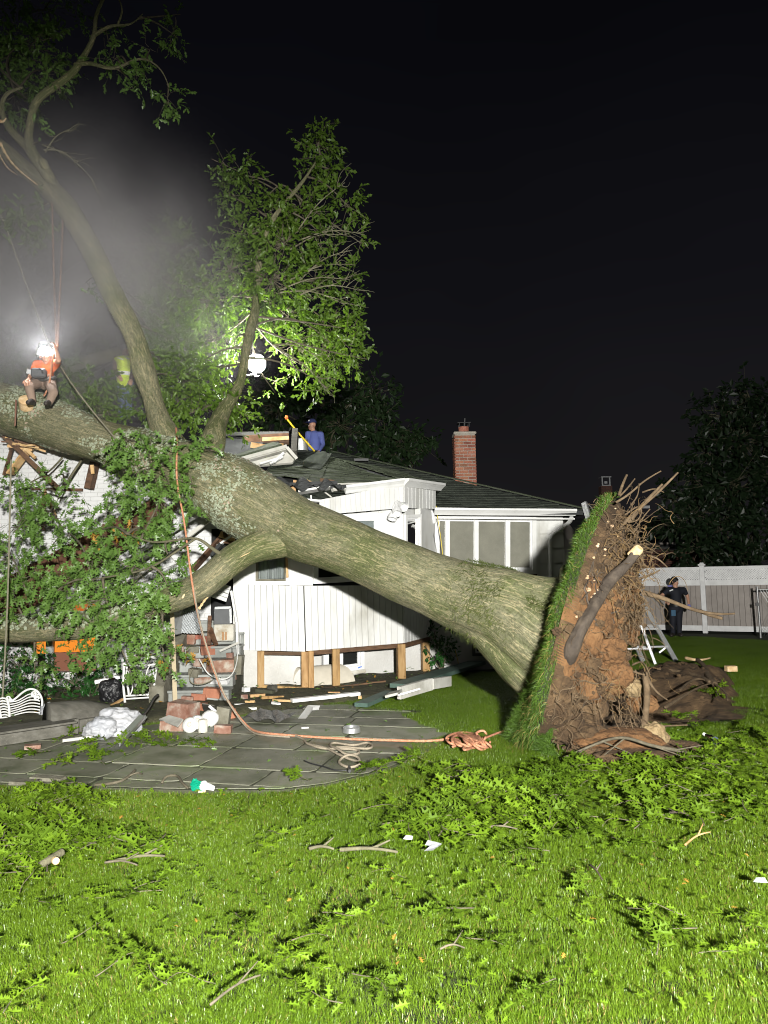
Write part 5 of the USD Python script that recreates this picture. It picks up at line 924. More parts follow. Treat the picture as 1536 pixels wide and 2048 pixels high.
tree('dark_tree', 'small dark tree left of the chimney', V(1.0, 27, 0), 6.5, [blob(*b) for b in [(800, 880, 45, 30, 26), (840, 870, 30, 25, 26), (780, 900, 50, 25, 26), (845, 895, 22, 22, 26), (750, 890, 40, 25, 26)]], .27, 200, 'far_leaf', 304)
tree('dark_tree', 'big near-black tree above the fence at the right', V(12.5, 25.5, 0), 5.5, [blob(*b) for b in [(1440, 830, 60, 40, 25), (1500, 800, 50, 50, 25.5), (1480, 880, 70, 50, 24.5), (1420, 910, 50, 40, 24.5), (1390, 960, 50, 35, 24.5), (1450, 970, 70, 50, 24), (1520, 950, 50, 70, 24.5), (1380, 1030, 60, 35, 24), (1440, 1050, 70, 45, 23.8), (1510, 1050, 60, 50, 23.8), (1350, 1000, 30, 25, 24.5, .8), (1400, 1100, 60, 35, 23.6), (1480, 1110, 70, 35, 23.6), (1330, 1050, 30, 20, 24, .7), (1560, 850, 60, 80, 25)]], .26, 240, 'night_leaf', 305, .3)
# ================================================================== LAMPS, ROPES, PEOPLE
LP_ = P(513, 727, 12.6)
lamp = thing('work_lamp', 'blazing round work lamp hung on a limb among the leaves', 'lamp', LP_)
part(lamp, 'globe', ico(LP_, .165, 3), 'lamp_glow', True); part(lamp, 'collar', lathe([(.05, -.22), (.07, -.2), (.07, -.13), (.0, -.12)], 20, LP_), 'black_metal', smooth=40)
part(lamp, 'bracket', tube(np.array([LP_ - V(0, 0, .2), P(486, 752, 11.3)]), .02, 10), 'dark_metal', True)
fl = thing('flood_tower', 'tripod floodlight standing behind the photographer', 'floodlight', V(FLOOD[0], FLOOD[1] - .12, 0)); fb = FLOOD - V(0, .12, 0)
part(fl, 'mast', tube(np.array([V(fb[0], fb[1], .5), fb - V(0, 0, .1)]), .03, 10), 'dark_metal')
for k in range(3): part(fl, 'leg', tube(np.array([V(fb[0], fb[1], 1.1), V(fb[0] + .7 * math.cos(k * 2.1 + .5), fb[1] + .7 * math.sin(k * 2.1 + .5), 0.0)]), .016, 8), 'dark_metal')
part(fl, 'hood', box(fb + V(0, .36, .26), (1.3, .56, .012)), 'black_metal')  # unseen plate added to keep the flood beam off the upper foliage
part(fl, 'lamp_head', box(fb - V(0, .03, 0), (.36, .12, .22)), 'dark_metal')

def rope(name, label, pts, rad, mat, n=120, sag=0, strands=True, seed=0, cat='rope'):
    c = spline(np.array(pts), n); ph = np.arange(n) * 1.7
    return solo(name, label, cat, tube(c, rad * (1 + (.10 * np.sin(ph) if strands else 0)), 8), mat, True)
z_ = .035
orp = [P(352, 856, 9.9), P(354, 890, 9.55), P(354, 960, 9.35), P(366, 1030, 9.2), P(378, 1120, 8.95), P(394, 1220, 8.75), P(418, 1310, 8.6), P(452, 1395, 8.5), G(490, 1447, .06), G(530, 1466, z_), G(600, 1472, z_), G(700, 1478, z_), G(800, 1481, z_), G(870, 1481, z_), G(905, 1478, z_), G(920, 1484, .05), G(905, 1494, .05)]
rt = thing('orange_rope', 'thick orange rope running from the trunk down over the patio into a tangle', 'rope', G(530, 1466))
part(rt, 'strand', tube(spline(np.array(orp), 260), .0125 * (1 + .12 * np.sin(np.arange(260) * 2.4)), 8), 'orange_rope', True)
part(rt, 'strand', tube(spline(np.array([P(386, 1170, 8.85), P(400, 1245, 8.68), P(424, 1325, 8.55), P(456, 1402, 8.45), G(492, 1453, .05), G(528, 1470, z_), G(580, 1474, z_)]), 120), .010, 8), 'tan_rope', True)
rk = np.random.default_rng(5); kn = []
for k in range(5):
    a = np.linspace(0, 2 * np.pi * 1.6, 40) + k; cx, cy = 938 + rk.normal(0, 14), 1482 + rk.normal(0, 3); c = np.array([G(cx + (34 - 3 * k) * math.cos(t), cy + 13 * math.sin(t * (1 + .1 * k)) , .045 + .035 * math.sin(t * 2.3 + k)) for t in a]); kn.append(tube(c, .0125, 7))
kn.append(tube(spline(np.array([G(965, 1478, .06), G(985, 1470, .05), G(1003, 1464, .04), G(1030, 1459, .05)]), 30), .011, 7)); kn.append(tube(spline(np.array([G(955, 1480, .05), P(958, 1463, 7.75), P(968, 1462, 7.75), P(974, 1475, 7.75), G(980, 1484, .05)]), 30), .0125, 7))
part(rt, 'tangle', join(kn), 'orange_rope', True)
Q3 = lambda x, y, z=z_: G(560 + x / 3.072, 1400 + y / 3.072, z)
tr_ = thing('tan_rope', 'loose tan rope lying in loops on the patio slabs', 'rope', Q3(430, 330))
part(tr_, 'strand', tube(spline(np.array([Q3(80, 215), Q3(150, 245), Q3(170, 268), Q3(270, 292), Q3(330, 318), Q3(400, 352), Q3(470, 375), Q3(495, 392, .05), Q3(440, 412), Q3(382, 398), Q3(372, 365), Q3(420, 338, .06), Q3(478, 352, .05), Q3(488, 378)]), 160), .0115, 7), 'tan_rope', True)
part(tr_, 'strand', tube(spline(np.array([Q3(160, 262), Q3(260, 296), Q3(320, 300), Q3(400, 300, .05), Q3(460, 305), Q3(486, 322), Q3(450, 335), Q3(400, 330), Q3(370, 310, .05), Q3(310, 272), Q3(330, 263), Q3(400, 272), Q3(470, 275), Q3(530, 262), Q3(566, 280), Q3(540, 298), Q3(460, 294), Q3(400, 290), Q3(330, 292)]), 180), .0115, 7), 'tan_rope', True)
part(tr_, 'black_end', tube(np.array([Q3(425, 410), Q3(428, 436)]), .014, 8), 'black_metal')
rope('loose_string', 'thin black cord lying on the slabs left of the rope loops', [Q3(410, 432), Q3(340, 430), Q3(280, 412), Q3(200, 392), Q3(150, 372)], .006, 'black_metal', 60, cat='string')
rope('rigging_rope', 'left of the two reddish ropes hanging from the leaning limb', [P(104, 398, 11.0), P(107, 520, 10.9), P(110, 620, 10.7), P(113, 700, 10.45)], .014, 'dark_rope')
rope('rigging_rope', 'right of the two reddish ropes hanging from the leaning limb', [P(126, 430, 11.0), P(121, 560, 10.8), P(117, 640, 10.6), P(115, 700, 10.45)], .014, 'dark_rope')
rope('lanyard_rope', 'rope running from the climber hands down to the big limb', [P(116, 690, 10.3), P(106, 715, 10.2), P(101, 750, 10.2), P(96, 775, 10.25), P(88, 792, 10.35)], .013, 'orange_rope')
rope('grey_rope', 'straight grey rope slanting down past the climber', [P(-60, 300, 11.3), P(0, 425, 11.1), P(95, 680, 10.75), P(160, 790, 10.3), P(240, 888, 9.95)], .013, 'grey_rope')
rope('grey_rope', 'thin grey rope hanging straight down at the left edge', [P(22, 920, 9.3), P(18, 1100, 9.2), P(13, 1250, 9.15), P(4, 1410, 9.1)], .011, 'grey_rope')
rope('red_cord', 'short red cord hanging below the sawn branch stub', [P(32, 800, 10.25), P(31, 830, 10.2), P(30, 852, 10.2)], .012, 'dark_rope', 30, cat='cord')
rope('yellow_cord', 'thin yellow cord hanging from the gutter past the wing windows', [P(872, 1012, 13.1), P(876, 1040, 13.05), P(882, 1080, 13.05), P(888, 1135, 13.05)], .007, 'yellow_cord', 40, cat='cord')
rope('grey_cable', 'thin grey cable looping down beside the yellow cord', [P(868, 1040, 13.15), P(866, 1060, 13.1), P(871, 1090, 13.1), P(875, 1120, 13.1)], .005, 'dark_metal', 30, cat='cable')
rope('yellow_cord', 'yellow cord end trailing on the ground right of the shrub', [P(908, 1290, 13.0), P(913, 1310, 12.9), G(922, 1327, .03), G(938, 1322, .03), G(960, 1320, .03)], .007, 'yellow_cord', 40, cat='cord')
pole = thing('pike_pole', 'yellow pole with an orange tip leaning on the roof', 'pole', P(629, 902, 14.0)); part(pole, 'shaft', tube(spline(np.array([P(574, 838, 13.6), P(590, 858, 13.7), P(629, 902, 14.0)]), 12), .018, 8), 'yellow_cord', True); part(pole, 'tip', ico(P(573, 835, 13.6), .035, 2, (1, 1, 1.3)), 'orange_shirt', True)

# ---- people: one continuous body each, clothes fitted over it
import manifold3d as m3
RK = [1.0]
def chain_mesh(segs, edge=.03, smooth=6):
    """segs: lists of (point, radius); each consecutive pair becomes a hull of two spheres; all are merged and smoothed"""
    tot = None
    for s in segs:
        for (a, ra), (b, rb) in zip(s[:-1], s[1:]):
            ra, rb = ra * RK[0], rb * RK[0]; A = m3.Manifold.sphere(ra, 14).translate(tuple(map(float, a))); B = m3.Manifold.sphere(rb, 14).translate(tuple(map(float, b))); h = m3.Manifold.batch_hull([A, B]); tot = h if tot is None else tot + h
    m = tot.refine_to_length(edge).to_mesh(); t = trimesh.Trimesh(np.array(m.vert_properties[:, :3]), np.array(m.tri_verts)); trimesh.smoothing.filter_taubin(t, iterations=smooth); return np.array(t.vertices), np.array(t.faces)
def face_of(t, head, fwd, up, hair, cap=None):
    f = nrm(fwd); u = nrm(up - f * (np.dot(up, f))); s = np.cross(f, u)
    at_ = lambda a, b, c: head + s * a + f * b + u * c
    if hair: part(t, 'hair', ico(at_(0, -.02, .03), .112, 3, (.86, .98, .98), .06, 4, 3), hair, True)
    for k in (-1, 1):
        part(t, 'eye', ico(at_(.033 * k, .088, .008), .012, 2), 'eye_white', True); part(t, 'ear', ico(at_(.082 * k, -.005, -.005), .028, 2, (.5, .8, 1.2)), 'skin', True)
    part(t, 'mouth', ico(at_(0, .085, -.058), .022, 2, (1.1, .5, .35)), 'lip', True)
def head_segs(head, neck, fwd, up):
    f = nrm(fwd); u = nrm(up - f * np.dot(up, f))
    return [[(neck, .058), (head - u * .05 - f * .01, .062)], [(head - u * .045 + f * .022, .066), (head + u * .04 - f * .012, .092)], [(head + f * .085 - u * .015, .014), (head + f * .088 + u * .012, .009)], [(head - u * .085 + f * .045, .034), (head - u * .05 + f * .03, .055)]]
def hand_segs(wr, d, n, r=.011):
    """palm, four curled fingers and a thumb"""
    d = nrm(d); n = nrm(n - d * np.dot(n, d)); s = np.cross(d, n); palm = wr + d * .05; out = [[(wr, .026), (palm - s * .022, .021), (wr + d * .085 - s * .028, .014)], [(wr, .026), (palm + s * .022, .021), (wr + d * .085 + s * .028, .014)]]
    for k, L in zip((-1.5, -.5, .5, 1.5), (.062, .075, .07, .055)):
        b = wr + d * .085 + s * k * .019; m_ = b + d * L * .55 + n * .012; out.append([(b, r), (m_, r * .9), (m_ + d * L * .2 + n * L * .42, r * .8)])
    out.append([(wr + d * .03 - s * .03, .014), (wr + d * .06 - s * .055 + n * .015, .011), (wr + d * .09 - s * .055 + n * .03, .009)]); return out
def person(label, J, fwd, hair, top, sleeve, bottom, shoe='boot', up=V(0, 0, 1), glove=None, extra=None):
    """J: joints. sleeve: 0 short sleeves, 1 long sleeves"""
    t = thing('person', label, 'person', V(J['pel'][0], J['pel'][1], min(J['anL'][2], J['anR'][2]) - .08)); seg = head_segs(J['head'], J['neck'], fwd, up)
    seg += [[(J['neck'], .058), (J['chest'], .12)], [(J['chest'], .125), (J['pel'], .125)], [(J['shL'], .07), (J['shR'], .07)]]
    for s in 'LR':
        seg += [[(J['sh' + s], .062), (J['el' + s], .043), (J['wr' + s], .030)], [(J['hip' + s], .09), (J['kn' + s], .062), (J['an' + s], .042), (J['toe' + s], .036)]]
        seg += hand_segs(J['wr' + s], J['wr' + s] - J['el' + s], J.get('n' + s, V(0, 0, -1)))
    part(t, 'body', chain_mesh(seg, .03), 'skin', True)
    sh = [[(J['chest'] + V(0, 0, .02), .142), (J['pel'] + V(0, 0, .06), .148)], [(J['shL'], .082), (J['chest'], .13), (J['shR'], .082)], [(J['shL'], .08), (J['shR'], .08)], [(J['neck'] - V(0, 0, .05), .075), (J['chest'], .12)]]
    for s in 'LR':
        e = J['el' + s] if sleeve else J['sh' + s] * .4 + J['el' + s] * .6; sh += [[(J['sh' + s], .08), (e, .058)]]
        if sleeve: sh += [[(e, .056), (J['wr' + s] * .93 + J['el' + s] * .07, .043)]]
    part(t, 'shirt', chain_mesh(sh, .035), top, True)
    tr = [[(J['hipL'], .115), (J['hipR'], .115)], [(J['pel'], .14), (J['pel'] - V(0, 0, .04), .13)]]
    for s in 'LR': tr += [[(J['hip' + s], .108), (J['kn' + s], .078), (J['an' + s] + (J['kn' + s] - J['an' + s]) * .08, .06)]]
    part(t, 'trousers', chain_mesh(tr, .035), bottom, True)
    for s in 'LR':
        part(t, 'boot', chain_mesh([[(J['an' + s] + V(0, 0, .05), .052), (J['an' + s], .05), (J['toe' + s], .042)], [(J['an' + s] - V(0, 0, .03) - (J['toe' + s] - J['an' + s]) * .25, .042), (J['toe' + s], .04)]], .03, 3), shoe, True)
        if glove and s in glove: part(t, 'glove', chain_mesh([[(q, r_ + .004) for q, r_ in sg] for sg in hand_segs(J['wr' + s], J['wr' + s] - J['el' + s], J.get('n' + s, V(0, 0, -1)))], .02, 3), glove[s], True)
    face_of(t, J['head'], fwd, up, hair); return t
# climber sitting astride the big limb
RK[0] = .84; j = lambda x, y, Y: P(90 + (x - 90) * .84, 800 + (y - 800) * .84, Y)
cl = person('person in an orange shirt and white helmet sitting on the big limb', dict(head=j(93, 697, 10.35), neck=j(92, 713, 10.42), chest=j(92, 728, 10.45), pel=j(88, 752, 10.5), shL=j(71, 716, 10.45), shR=j(114, 714, 10.42), elL=j(58, 738, 10.38), wrL=j(50, 752, 10.15), elR=j(122, 706, 10.2), wrR=j(117, 684, 10.2),
            hipL=j(78, 757, 10.48), hipR=j(101, 757, 10.45), knL=j(52, 768, 10.15), knR=j(110, 782, 10.10), anL=j(60, 803, 10.2), anR=j(100, 806, 10.12), toeL=j(50, 806, 10.0), toeR=j(92, 808, 9.95)), V(.25, -1, -.35), None, 'orange_shirt', 0, 'tan_trousers')
hc = j(92, 692, 10.38)
part(cl, 'helmet', lathe([(.125, -.015), (.134, .0), (.114, .02), (.108, .06), (.08, .10), (.036, .118), (0, .12)], 24, hc, nrm(V(.08, -.35, 1))), 'helmet_white', smooth=50); part(cl, 'headlamp', ico(hc + V(.035, -.138, .055), .028, 2), 'headlamp_glow', True)
part(cl, 'harness_belt', tube(spline(np.array([j(66, 747, 10.4), j(80, 751, 10.33), j(100, 750, 10.3), j(116, 746, 10.4)]), 14), .028, 8), 'dark_metal', True)
cs = thing('chainsaw', 'small dark chainsaw hanging at the climber hip', 'chainsaw', j(74, 738, 10.2)); part(cs, 'engine', box(j(76, 737, 10.25), (.20, .12, .14), .2, .02), 'dark_grey_box'); part(cs, 'guide_bar', bar(j(64, 736, 10.25), j(46, 731, 10.2), .012, .07), 'grey_metal'); part(cs, 'handle', tube(spline(np.array([j(70, 736, 10.2), j(73, 727, 10.2), j(82, 728, 10.2), j(84, 737, 10.2)]), 14), .012, 7), 'black_metal', True)
RK[0] = 1.0; j = lambda x, y, Y: P(x, y, Y)
# worker in a hi-vis vest standing on the roof behind the limb
Yw = 15.6
vw = person('person in a yellow reflective vest and jeans standing behind the limb', dict(head=j(250, 700, Yw), neck=j(250, 714, Yw), chest=j(248, 728, Yw), pel=j(249, 765, Yw), shL=j(233, 720, Yw + .05), shR=j(264, 719, Yw + .05), elL=j(229, 741, Yw - .1), wrL=j(239, 753, Yw - .3), elR=j(266, 742, Yw), wrR=j(262, 760, Yw - .25),
            hipL=j(242, 768, Yw), hipR=j(257, 768, Yw), knL=j(242, 802, Yw - .1), knR=j(257, 800, Yw), anL=j(243, 838, Yw), anR=j(258, 836, Yw), toeL=j(240, 842, Yw - .2), toeR=j(259, 840, Yw - .2)), V(.5, -1, -.1), 'grey_hair', 'sheathing', 1, 'jeans')
part(vw, 'vest', chain_mesh([[(j(235, 721, Yw + .03), .088), (j(248, 724, Yw), .15), (j(262, 720, Yw + .03), .088)], [(j(248, 726, Yw), .158), (j(249, 764, Yw), .168)]], .035), 'hivis', True)
def band(c, rx, ry, h, mat, t): part(t, 'reflective_band', lathe([(1, -h / 2), (1.02, 0), (1, h / 2)], 28, (0, 0, 0)), mat) if False else part(t, 'reflective_band', (lathe([(1, -h / 2), (1.02, 0), (1, h / 2)], 28)[0] * V(rx, ry, 1) + c, lathe([(1, 0), (1, 1), (1, 2)], 28)[1]), mat, True)
band(j(249, 750, Yw), .178, .182, .085, 'reflective', vw); 
for x0, x1 in ((236, 246), (254, 263)): part(vw, 'reflective_band', bar(j(x0, 716, Yw - .15), j(x1, 719, Yw - .17), .02, .06, (0, -1, 0)), 'reflective')
# man on the roof in a blue shirt and cap
Yr = 18.7
rm = person('person in a blue shirt and cap behind the roof ridge, looking left', dict(head=j(624, 852, Yr), neck=j(627, 864, Yr), chest=j(629, 873, Yr), pel=j(630, 903, Yr), shL=j(616, 868, Yr), shR=j(642, 869, Yr + .02), elL=j(615, 888, Yr - .1), wrL=j(622, 902, Yr - .25), elR=j(646, 889, Yr), wrR=j(638, 902, Yr - .2),
            hipL=j(624, 906, Yr), hipR=j(636, 906, Yr), knL=j(624, 938, Yr), knR=j(636, 938, Yr), anL=j(624, 972, Yr), anR=j(636, 972, Yr), toeL=j(618, 976, Yr - .15), toeR=j(630, 976, Yr - .15)), V(-1, -.35, .0), None, 'blue_shirt', 1, 'uniform')
hc = j(625, 846, Yr); part(rm, 'cap', lathe([(.108, -.01), (.112, .02), (.098, .07), (.06, .105), (0, .115)], 22, hc, nrm(V(-.12, 0, 1))), 'navy_cap', smooth=50); part(rm, 'cap_brim', (ico(hc + V(-.10, -.03, .012), .08, 2, (1.1, .9, .14))), 'navy_cap', True); part(rm, 'cap_badge', ico(hc + V(-.085, -.075, .05), .032, 2, (.8, .6, .7)), 'badge', True)
# officer by the fence
Yo = 19.6
of = person('person in a dark short-sleeved uniform standing by the white fence', dict(head=j(1350, 1163, Yo), neck=j(1351, 1176, Yo), chest=j(1352, 1186, Yo), pel=j(1352, 1215, Yo), shL=j(1337, 1180, Yo), shR=j(1367, 1180, Yo), elL=j(1322, 1192, Yo - .05), wrL=j(1332, 1201, Yo - .22), elR=j(1375, 1192, Yo), wrR=j(1378, 1209, Yo - .1),
            hipL=j(1346, 1218, Yo), hipR=j(1358, 1218, Yo), knL=j(1346, 1243, Yo - .04), knR=j(1358, 1243, Yo), anL=j(1346, 1268, Yo), anR=j(1359, 1268, Yo), toeL=j(1343, 1271, Yo - .18), toeR=j(1363, 1271, Yo - .18)), V(.55, -1, 0), 'hair', 'uniform', 0, 'uniform', glove={'R': 'glove'})
part(of, 'shoulder_patch', ico(j(1340, 1172, Yo - .1), .05, 2, (1.5, .5, .6)), 'glove', True); part(of, 'badge', bar(j(1339, 1182, Yo - .16), j(1346, 1179, Yo - .17), .01, .03), 'badge'); part(of, 'belt', (lathe([(1, -.03), (1.02, 0), (1, .03)], 24)[0] * V(.155, .155, 1) + j(1352, 1211, Yo), lathe([(1, 0), (1, 1), (1, 2)], 24)[1]), 'black_metal', True); part(of, 'thigh_pocket', box(j(1347, 1226, Yo - .12), (.12, .02, .16), 0, .006), 'pocket_blue')
# ================================================================== THINGS IN THE YARD
# ---- vinyl fence
fd = nrm(V(2.4, -1.56, 0)); F0 = V(9.0, 20.66, 0); L_ = 2.5
fence = thing('vinyl_fence', 'white and tan vinyl privacy fence with a lattice top', 'fence', F0); fu = V(0, 0, 1); fn_ = np.cross(fd, fu)
for k, o in enumerate((-1, 0, 1)):
    b = F0 + fd * L_ * o; yaw = math.atan2(fd[1], fd[0]); part(fence, 'post', box(b + V(0, 0, .93), (.13, .13, 1.9), yaw, .008), 'vinyl_white'); part(fence, 'post_cap', join([box(b + V(0, 0, 1.90), (.19, .19, .05), yaw, .01), box(b + V(0, 0, 1.94), (.12, .12, .05), yaw, .02)]), 'vinyl_white')
for o in (-1, 0):
    a, b = F0 + fd * (L_ * o + .065), F0 + fd * (L_ * (o + 1) - .065); w = np.linalg.norm(b - a)
    for z, h, n in ((.12, .15, 'bottom_rail'), (1.40, .16, 'middle_rail'), (1.80, .09, 'top_rail')): part(fence, n, bar(a + fu * z, b + fu * z, .05, h), 'vinyl_white')
    nb = 17
    for k in range(nb): part(fence, 'board', bar(a + fd * w * (k + .5) / nb + fu * .19, a + fd * w * (k + .5) / nb + fu * 1.33, w / nb - .008, .022, fn_), 'vinyl_tan')
    st_ = []
    for k in range(int(w / .065) + 5):
        for sg in (1, -1):
            x0 = k * .065 - (.0 if sg > 0 else 0); p0, p1 = a + fd * (x0 - .14 * sg) + fu * 1.48 + fn_ * .004 * sg, a + fd * (x0 + .14 * sg) + fu * 1.76 + fn_ * .004 * sg
            t0, t1 = (p0 - a) @ fd, (p1 - a) @ fd; lo, hi = sorted([np.clip((q - t0) / (t1 - t0), 0, 1) for q in (.0, w)])
            if hi - lo < .05: continue
            p0, p1 = p0 + (p1 - p0) * lo, p0 + (p1 - p0) * hi
            st_.append(bar(p0, p1, .034, .006, fn_))
    part(fence, 'lattice', join(st_), 'vinyl_white')
gp = G(1522, 1276); gate = thing('chain_link_gate', 'grey chain link gate at the right edge', 'gate', gp)
part(gate, 'post', tube(np.array([gp, gp + V(-.02, 0, 1.3)]), .03, 10), 'grey_metal', True); part(gate, 'rail', tube(np.array([gp + V(0, 0, 1.22), gp + V(1.2, -.5, 1.22)]), .022, 8), 'grey_metal', True)
part(gate, 'wire_mesh', join([tube(np.array([gp + V(.9 * max(t, 0), -.375 * max(t, 0), max(-t, 0) * 1.2), gp + V(.9 * min(1 + t, 1) if s > 0 else .9 * t, -.375, 1.2)]) if False else np.array([gp + V(x, -.42 * x, .05), gp + V(x + s * .55, -.42 * (x + s * .55), 1.2)]), .004, 3, False) for x in np.arange(0.0, 1.3, .06) for s in (1, -1) if 0 <= x + s * .55 < 1.5]), 'grey_metal'); part(gate, 'latch', box(gp + V(-.05, -.02, .85), (.08, .05, .08)), 'grey_metal')
# ---- the neighbour's brick house behind the fence
lib('far_brick', {'g': ('geometry', {}), 'm': ('mapping', {'rotation': (math.pi / 2, 0, 0)}), 'b': ('brick_texture', {'color1': (.13, .05, .035), 'color2': (.085, .036, .026), 'mortar': (.03, .026, .022), 'scale': 1.0, 'brick_width': .22, 'row_height': .078, 'mortar_size': .009}), 'p': ('principled_bsdf', {'roughness': .9})}, [('g.position', 'm.vector'), ('m.vector', 'b.vector'), ('b.color', 'p.base_color')])
nb_ = thing('brick_house', 'dark brick neighbour house behind the fence', 'house', V(10, 28, 0)); n0, n1 = P(1120, 1150, 28), P(1475, 1150, 28)
part(nb_, 'wall', box8([V(n0[0], 28, 0), V(n1[0], 28, 0), V(n1[0], 31, 0), V(n0[0], 31, 0), V(n0[0], 28, 2.6), V(n1[0], 28, 2.6), V(n1[0], 31, 2.6), V(n0[0], 31, 2.6)]), 'far_brick'); part(nb_, 'ledge', box(P(1345, 1087, 27.9), (1.0, .12, .08)), 'vinyl_tan'); part(nb_, 'roof', box8([V(n0[0], 27.6, 2.61), V(n1[0], 27.6, 2.61), V(n1[0] - 2, 31, 4.0), V(n0[0] + 1, 31, 4.0), V(n0[0], 27.6, 2.7), V(n1[0], 27.6, 2.7), V(n1[0] - 2, 31, 4.1), V(n0[0] + 1, 31, 4.1)]), 'roof_felt')
c2 = P(1211, 985, 29.5); part(nb_, 'chimney', box8([c2 + V(a, b, z) for z in (-2.2, .25) for a, b in ((-.22, -.2), (.22, -.2), (.22, .2), (-.22, .2))]), 'far_brick'); part(nb_, 'chimney_cap', join([box(c2 + V(0, 0, .62), (.40, .4, .04)), box(c2 + V(0, 0, .27), (.36, .36, .04)), box(c2 + V(-.15, -.12, .45), (.05, .05, .32)), box(c2 + V(.15, -.12, .45), (.05, .05, .32)), box(c2 + V(0, -.1, .40), (.12, .02, .1))]), 'alu'); part(nb_, 'vent_sign', box(P(1292, 1014, 27.9), (.30, .02, .10)), 'badge')
dsp = thing('bent_downspout', 'bent white downspout dangling from the end of the gutter', 'downspout', P(1184, 1058, 13.2)); part(dsp, 'pipe', bar(P(1168, 1005, 13.2), P(1184, 1058, 13.1), .05, .10), 'pale_metal'); part(dsp, 'strap', tube(spline(np.array([P(1168, 1003, 13.2), P(1180, 1012, 13.2), P(1190, 1030, 13.2), P(1192, 1050, 13.2)]), 14), .012, 6), 'dark_metal', True)
# ---- step ladder behind the root plate
FR, RR = G(1352, 1322), G(1311, 1328); top_ = V(RR[0] - .55, FR[1] - .15, 2.0); FL = FR + V(-.62, .02, 0); RL = RR + V(-.55, .05, 0); tl = top_ - V(.36, 0, 0)
lad = thing('step_ladder', 'aluminium step ladder behind the root plate', 'ladder', (FR + RL) / 2)
for a, b in ((FR, top_), (FL, tl)): part(lad, 'front_rail', bar(a, b, .035, .085), 'alu')
for a, b in ((RR, top_), (RL, tl)): part(lad, 'rear_rail', bar(a, b, .03, .045), 'alu')
for z in (.14, .31, .48, .65, .82): part(lad, 'step', bar(FL + (tl - FL) * z, FR + (top_ - FR) * z, .09, .03), 'alu')
for z in (.14, .45): part(lad, 'brace', bar(RL + (tl - RL) * z, RR + (top_ - RR) * z, .02, .03), 'alu')
part(lad, 'brace', bar(FR + (top_ - FR) * .14 + V(0, .02, 0), FR + (top_ - FR) * .02 + V(-.28, .03, .12), .02, .03), 'alu'); part(lad, 'top_cap', box((top_ + tl) / 2 + V(0, 0, .03), (.48, .16, .05), 0, .01), 'orange_shirt')
# ---- shrub under the bay
sb = P(884, 1345, 12.9); shrub = thing('shrub', 'glossy green shrub beside the bay post', 'shrub', sb)
sbl = [blob(*b) for b in [(878, 1272, 22, 18, 12.85), (868, 1262, 12, 16, 12.8), (895, 1290, 18, 20, 12.8), (875, 1305, 18, 18, 12.75), (890, 1320, 20, 16, 12.75), (850, 1292, 14, 7, 12.7, .8)]]
lv, tw = crown(sbl, .085, 900, LEAF3, 55, droop=.1, per=8, twig_w=.005); part(shrub, 'leaves', lv, 'shrub_leaf', kind='stuff'); part(shrub, 'stem', join([tube(np.array([sb, c]), [.018, .008], 6) for c, _, _ in sbl]), 'twig')
vy = thing('weeds', 'dark overgrown bushes against the wall under the lit window', 'bush', P(140, 1400, 10.9)); vb = [blob(*b) for b in [(150, 1370, 50, 45, 10.7), (200, 1360, 40, 40, 10.7), (40, 1320, 45, 50, 10.9), (30, 1380, 40, 40, 10.9), (75, 1350, 35, 40, 10.9), (110, 1400, 45, 25, 10.6), (180, 1400, 40, 20, 10.5), (215, 1320, 30, 30, 10.8, .7)]]
lv, tw = crown(vb, .085, 900, LEAF2, 56, droop=.3, per=8); part(vy, 'leaves', lv, 'shrub_leaf', kind='stuff'); part(vy, 'stem', tw, 'twig', kind='stuff')
# ---- spot lights on the bay corner
slt = thing('spot_lights', 'cluster of three white cone spot lights on the bay corner', 'light fixture', P(798, 1010, 11.75)); part(slt, 'wall_plate', box(P(786, 1007, 11.72), (.09, .03, .12), .6, .008), 'vinyl_white')
for a, b in (((793, 1003), (806, 1013)), ((793, 1004), (794, 1024)), ((790, 1010), (785, 1034))):
    A, B = P(*a, 11.66), P(*b, 11.52 if b[0] > 790 else 11.58); d = nrm(B - A); L = np.linalg.norm(B - A) + .04
    part(slt, 'cone_lamp', lathe([(0, 0), (.028, .005), (.036, L * .45), (.075, L * .78), (.078, L), (.068, L - .005), (.03, L * .6), (0, L * .55)], 22, A, d), 'vinyl_white', smooth=40)
# ---- entry steps with rubble
SX0, SX1 = P(346, 1300, 10.4)[0], P(471, 1300, 10.6)[0]; steps = thing('entry_steps', 'bluestone entry steps strewn with rubble, left of the bay', 'steps', V((SX0 + SX1) / 2, 10.2, 0)); rs_ = random.Random(12)
for k in range(6):
    y0, z0 = 10.15 + .27 * k, .175 * k
    part(steps, 'tread', box(V((SX0 + SX1) / 2, y0 + .15, z0 + .158), (SX1 - SX0, .34, .035), 0, .006), 'bluestone_step'); x = SX0
    while x < SX1 - .05:
        w = min(rs_.uniform(.22, .45), SX1 - x); part(steps, 'riser_stone', box(V(x + w / 2, y0 + .12 + rs_.uniform(-.004, .004), z0 + .07), (w - .012, .2, .135), 0, .006), 'bluestone_step'); x += w
part(steps, 'core', box8([V(SX0 + .02, 10.35, -.1), V(SX1 - .02, 10.35, -.1), V(SX1 - .02, 11.7, -.1), V(SX0 + .02, 11.7, -.1), V(SX0 + .02, 10.35, .0), V(SX1 - .02, 10.35, .0), V(SX1 - .02, 11.6, .95), V(SX0 + .02, 11.6, .95)]), 'mossy_mortar')
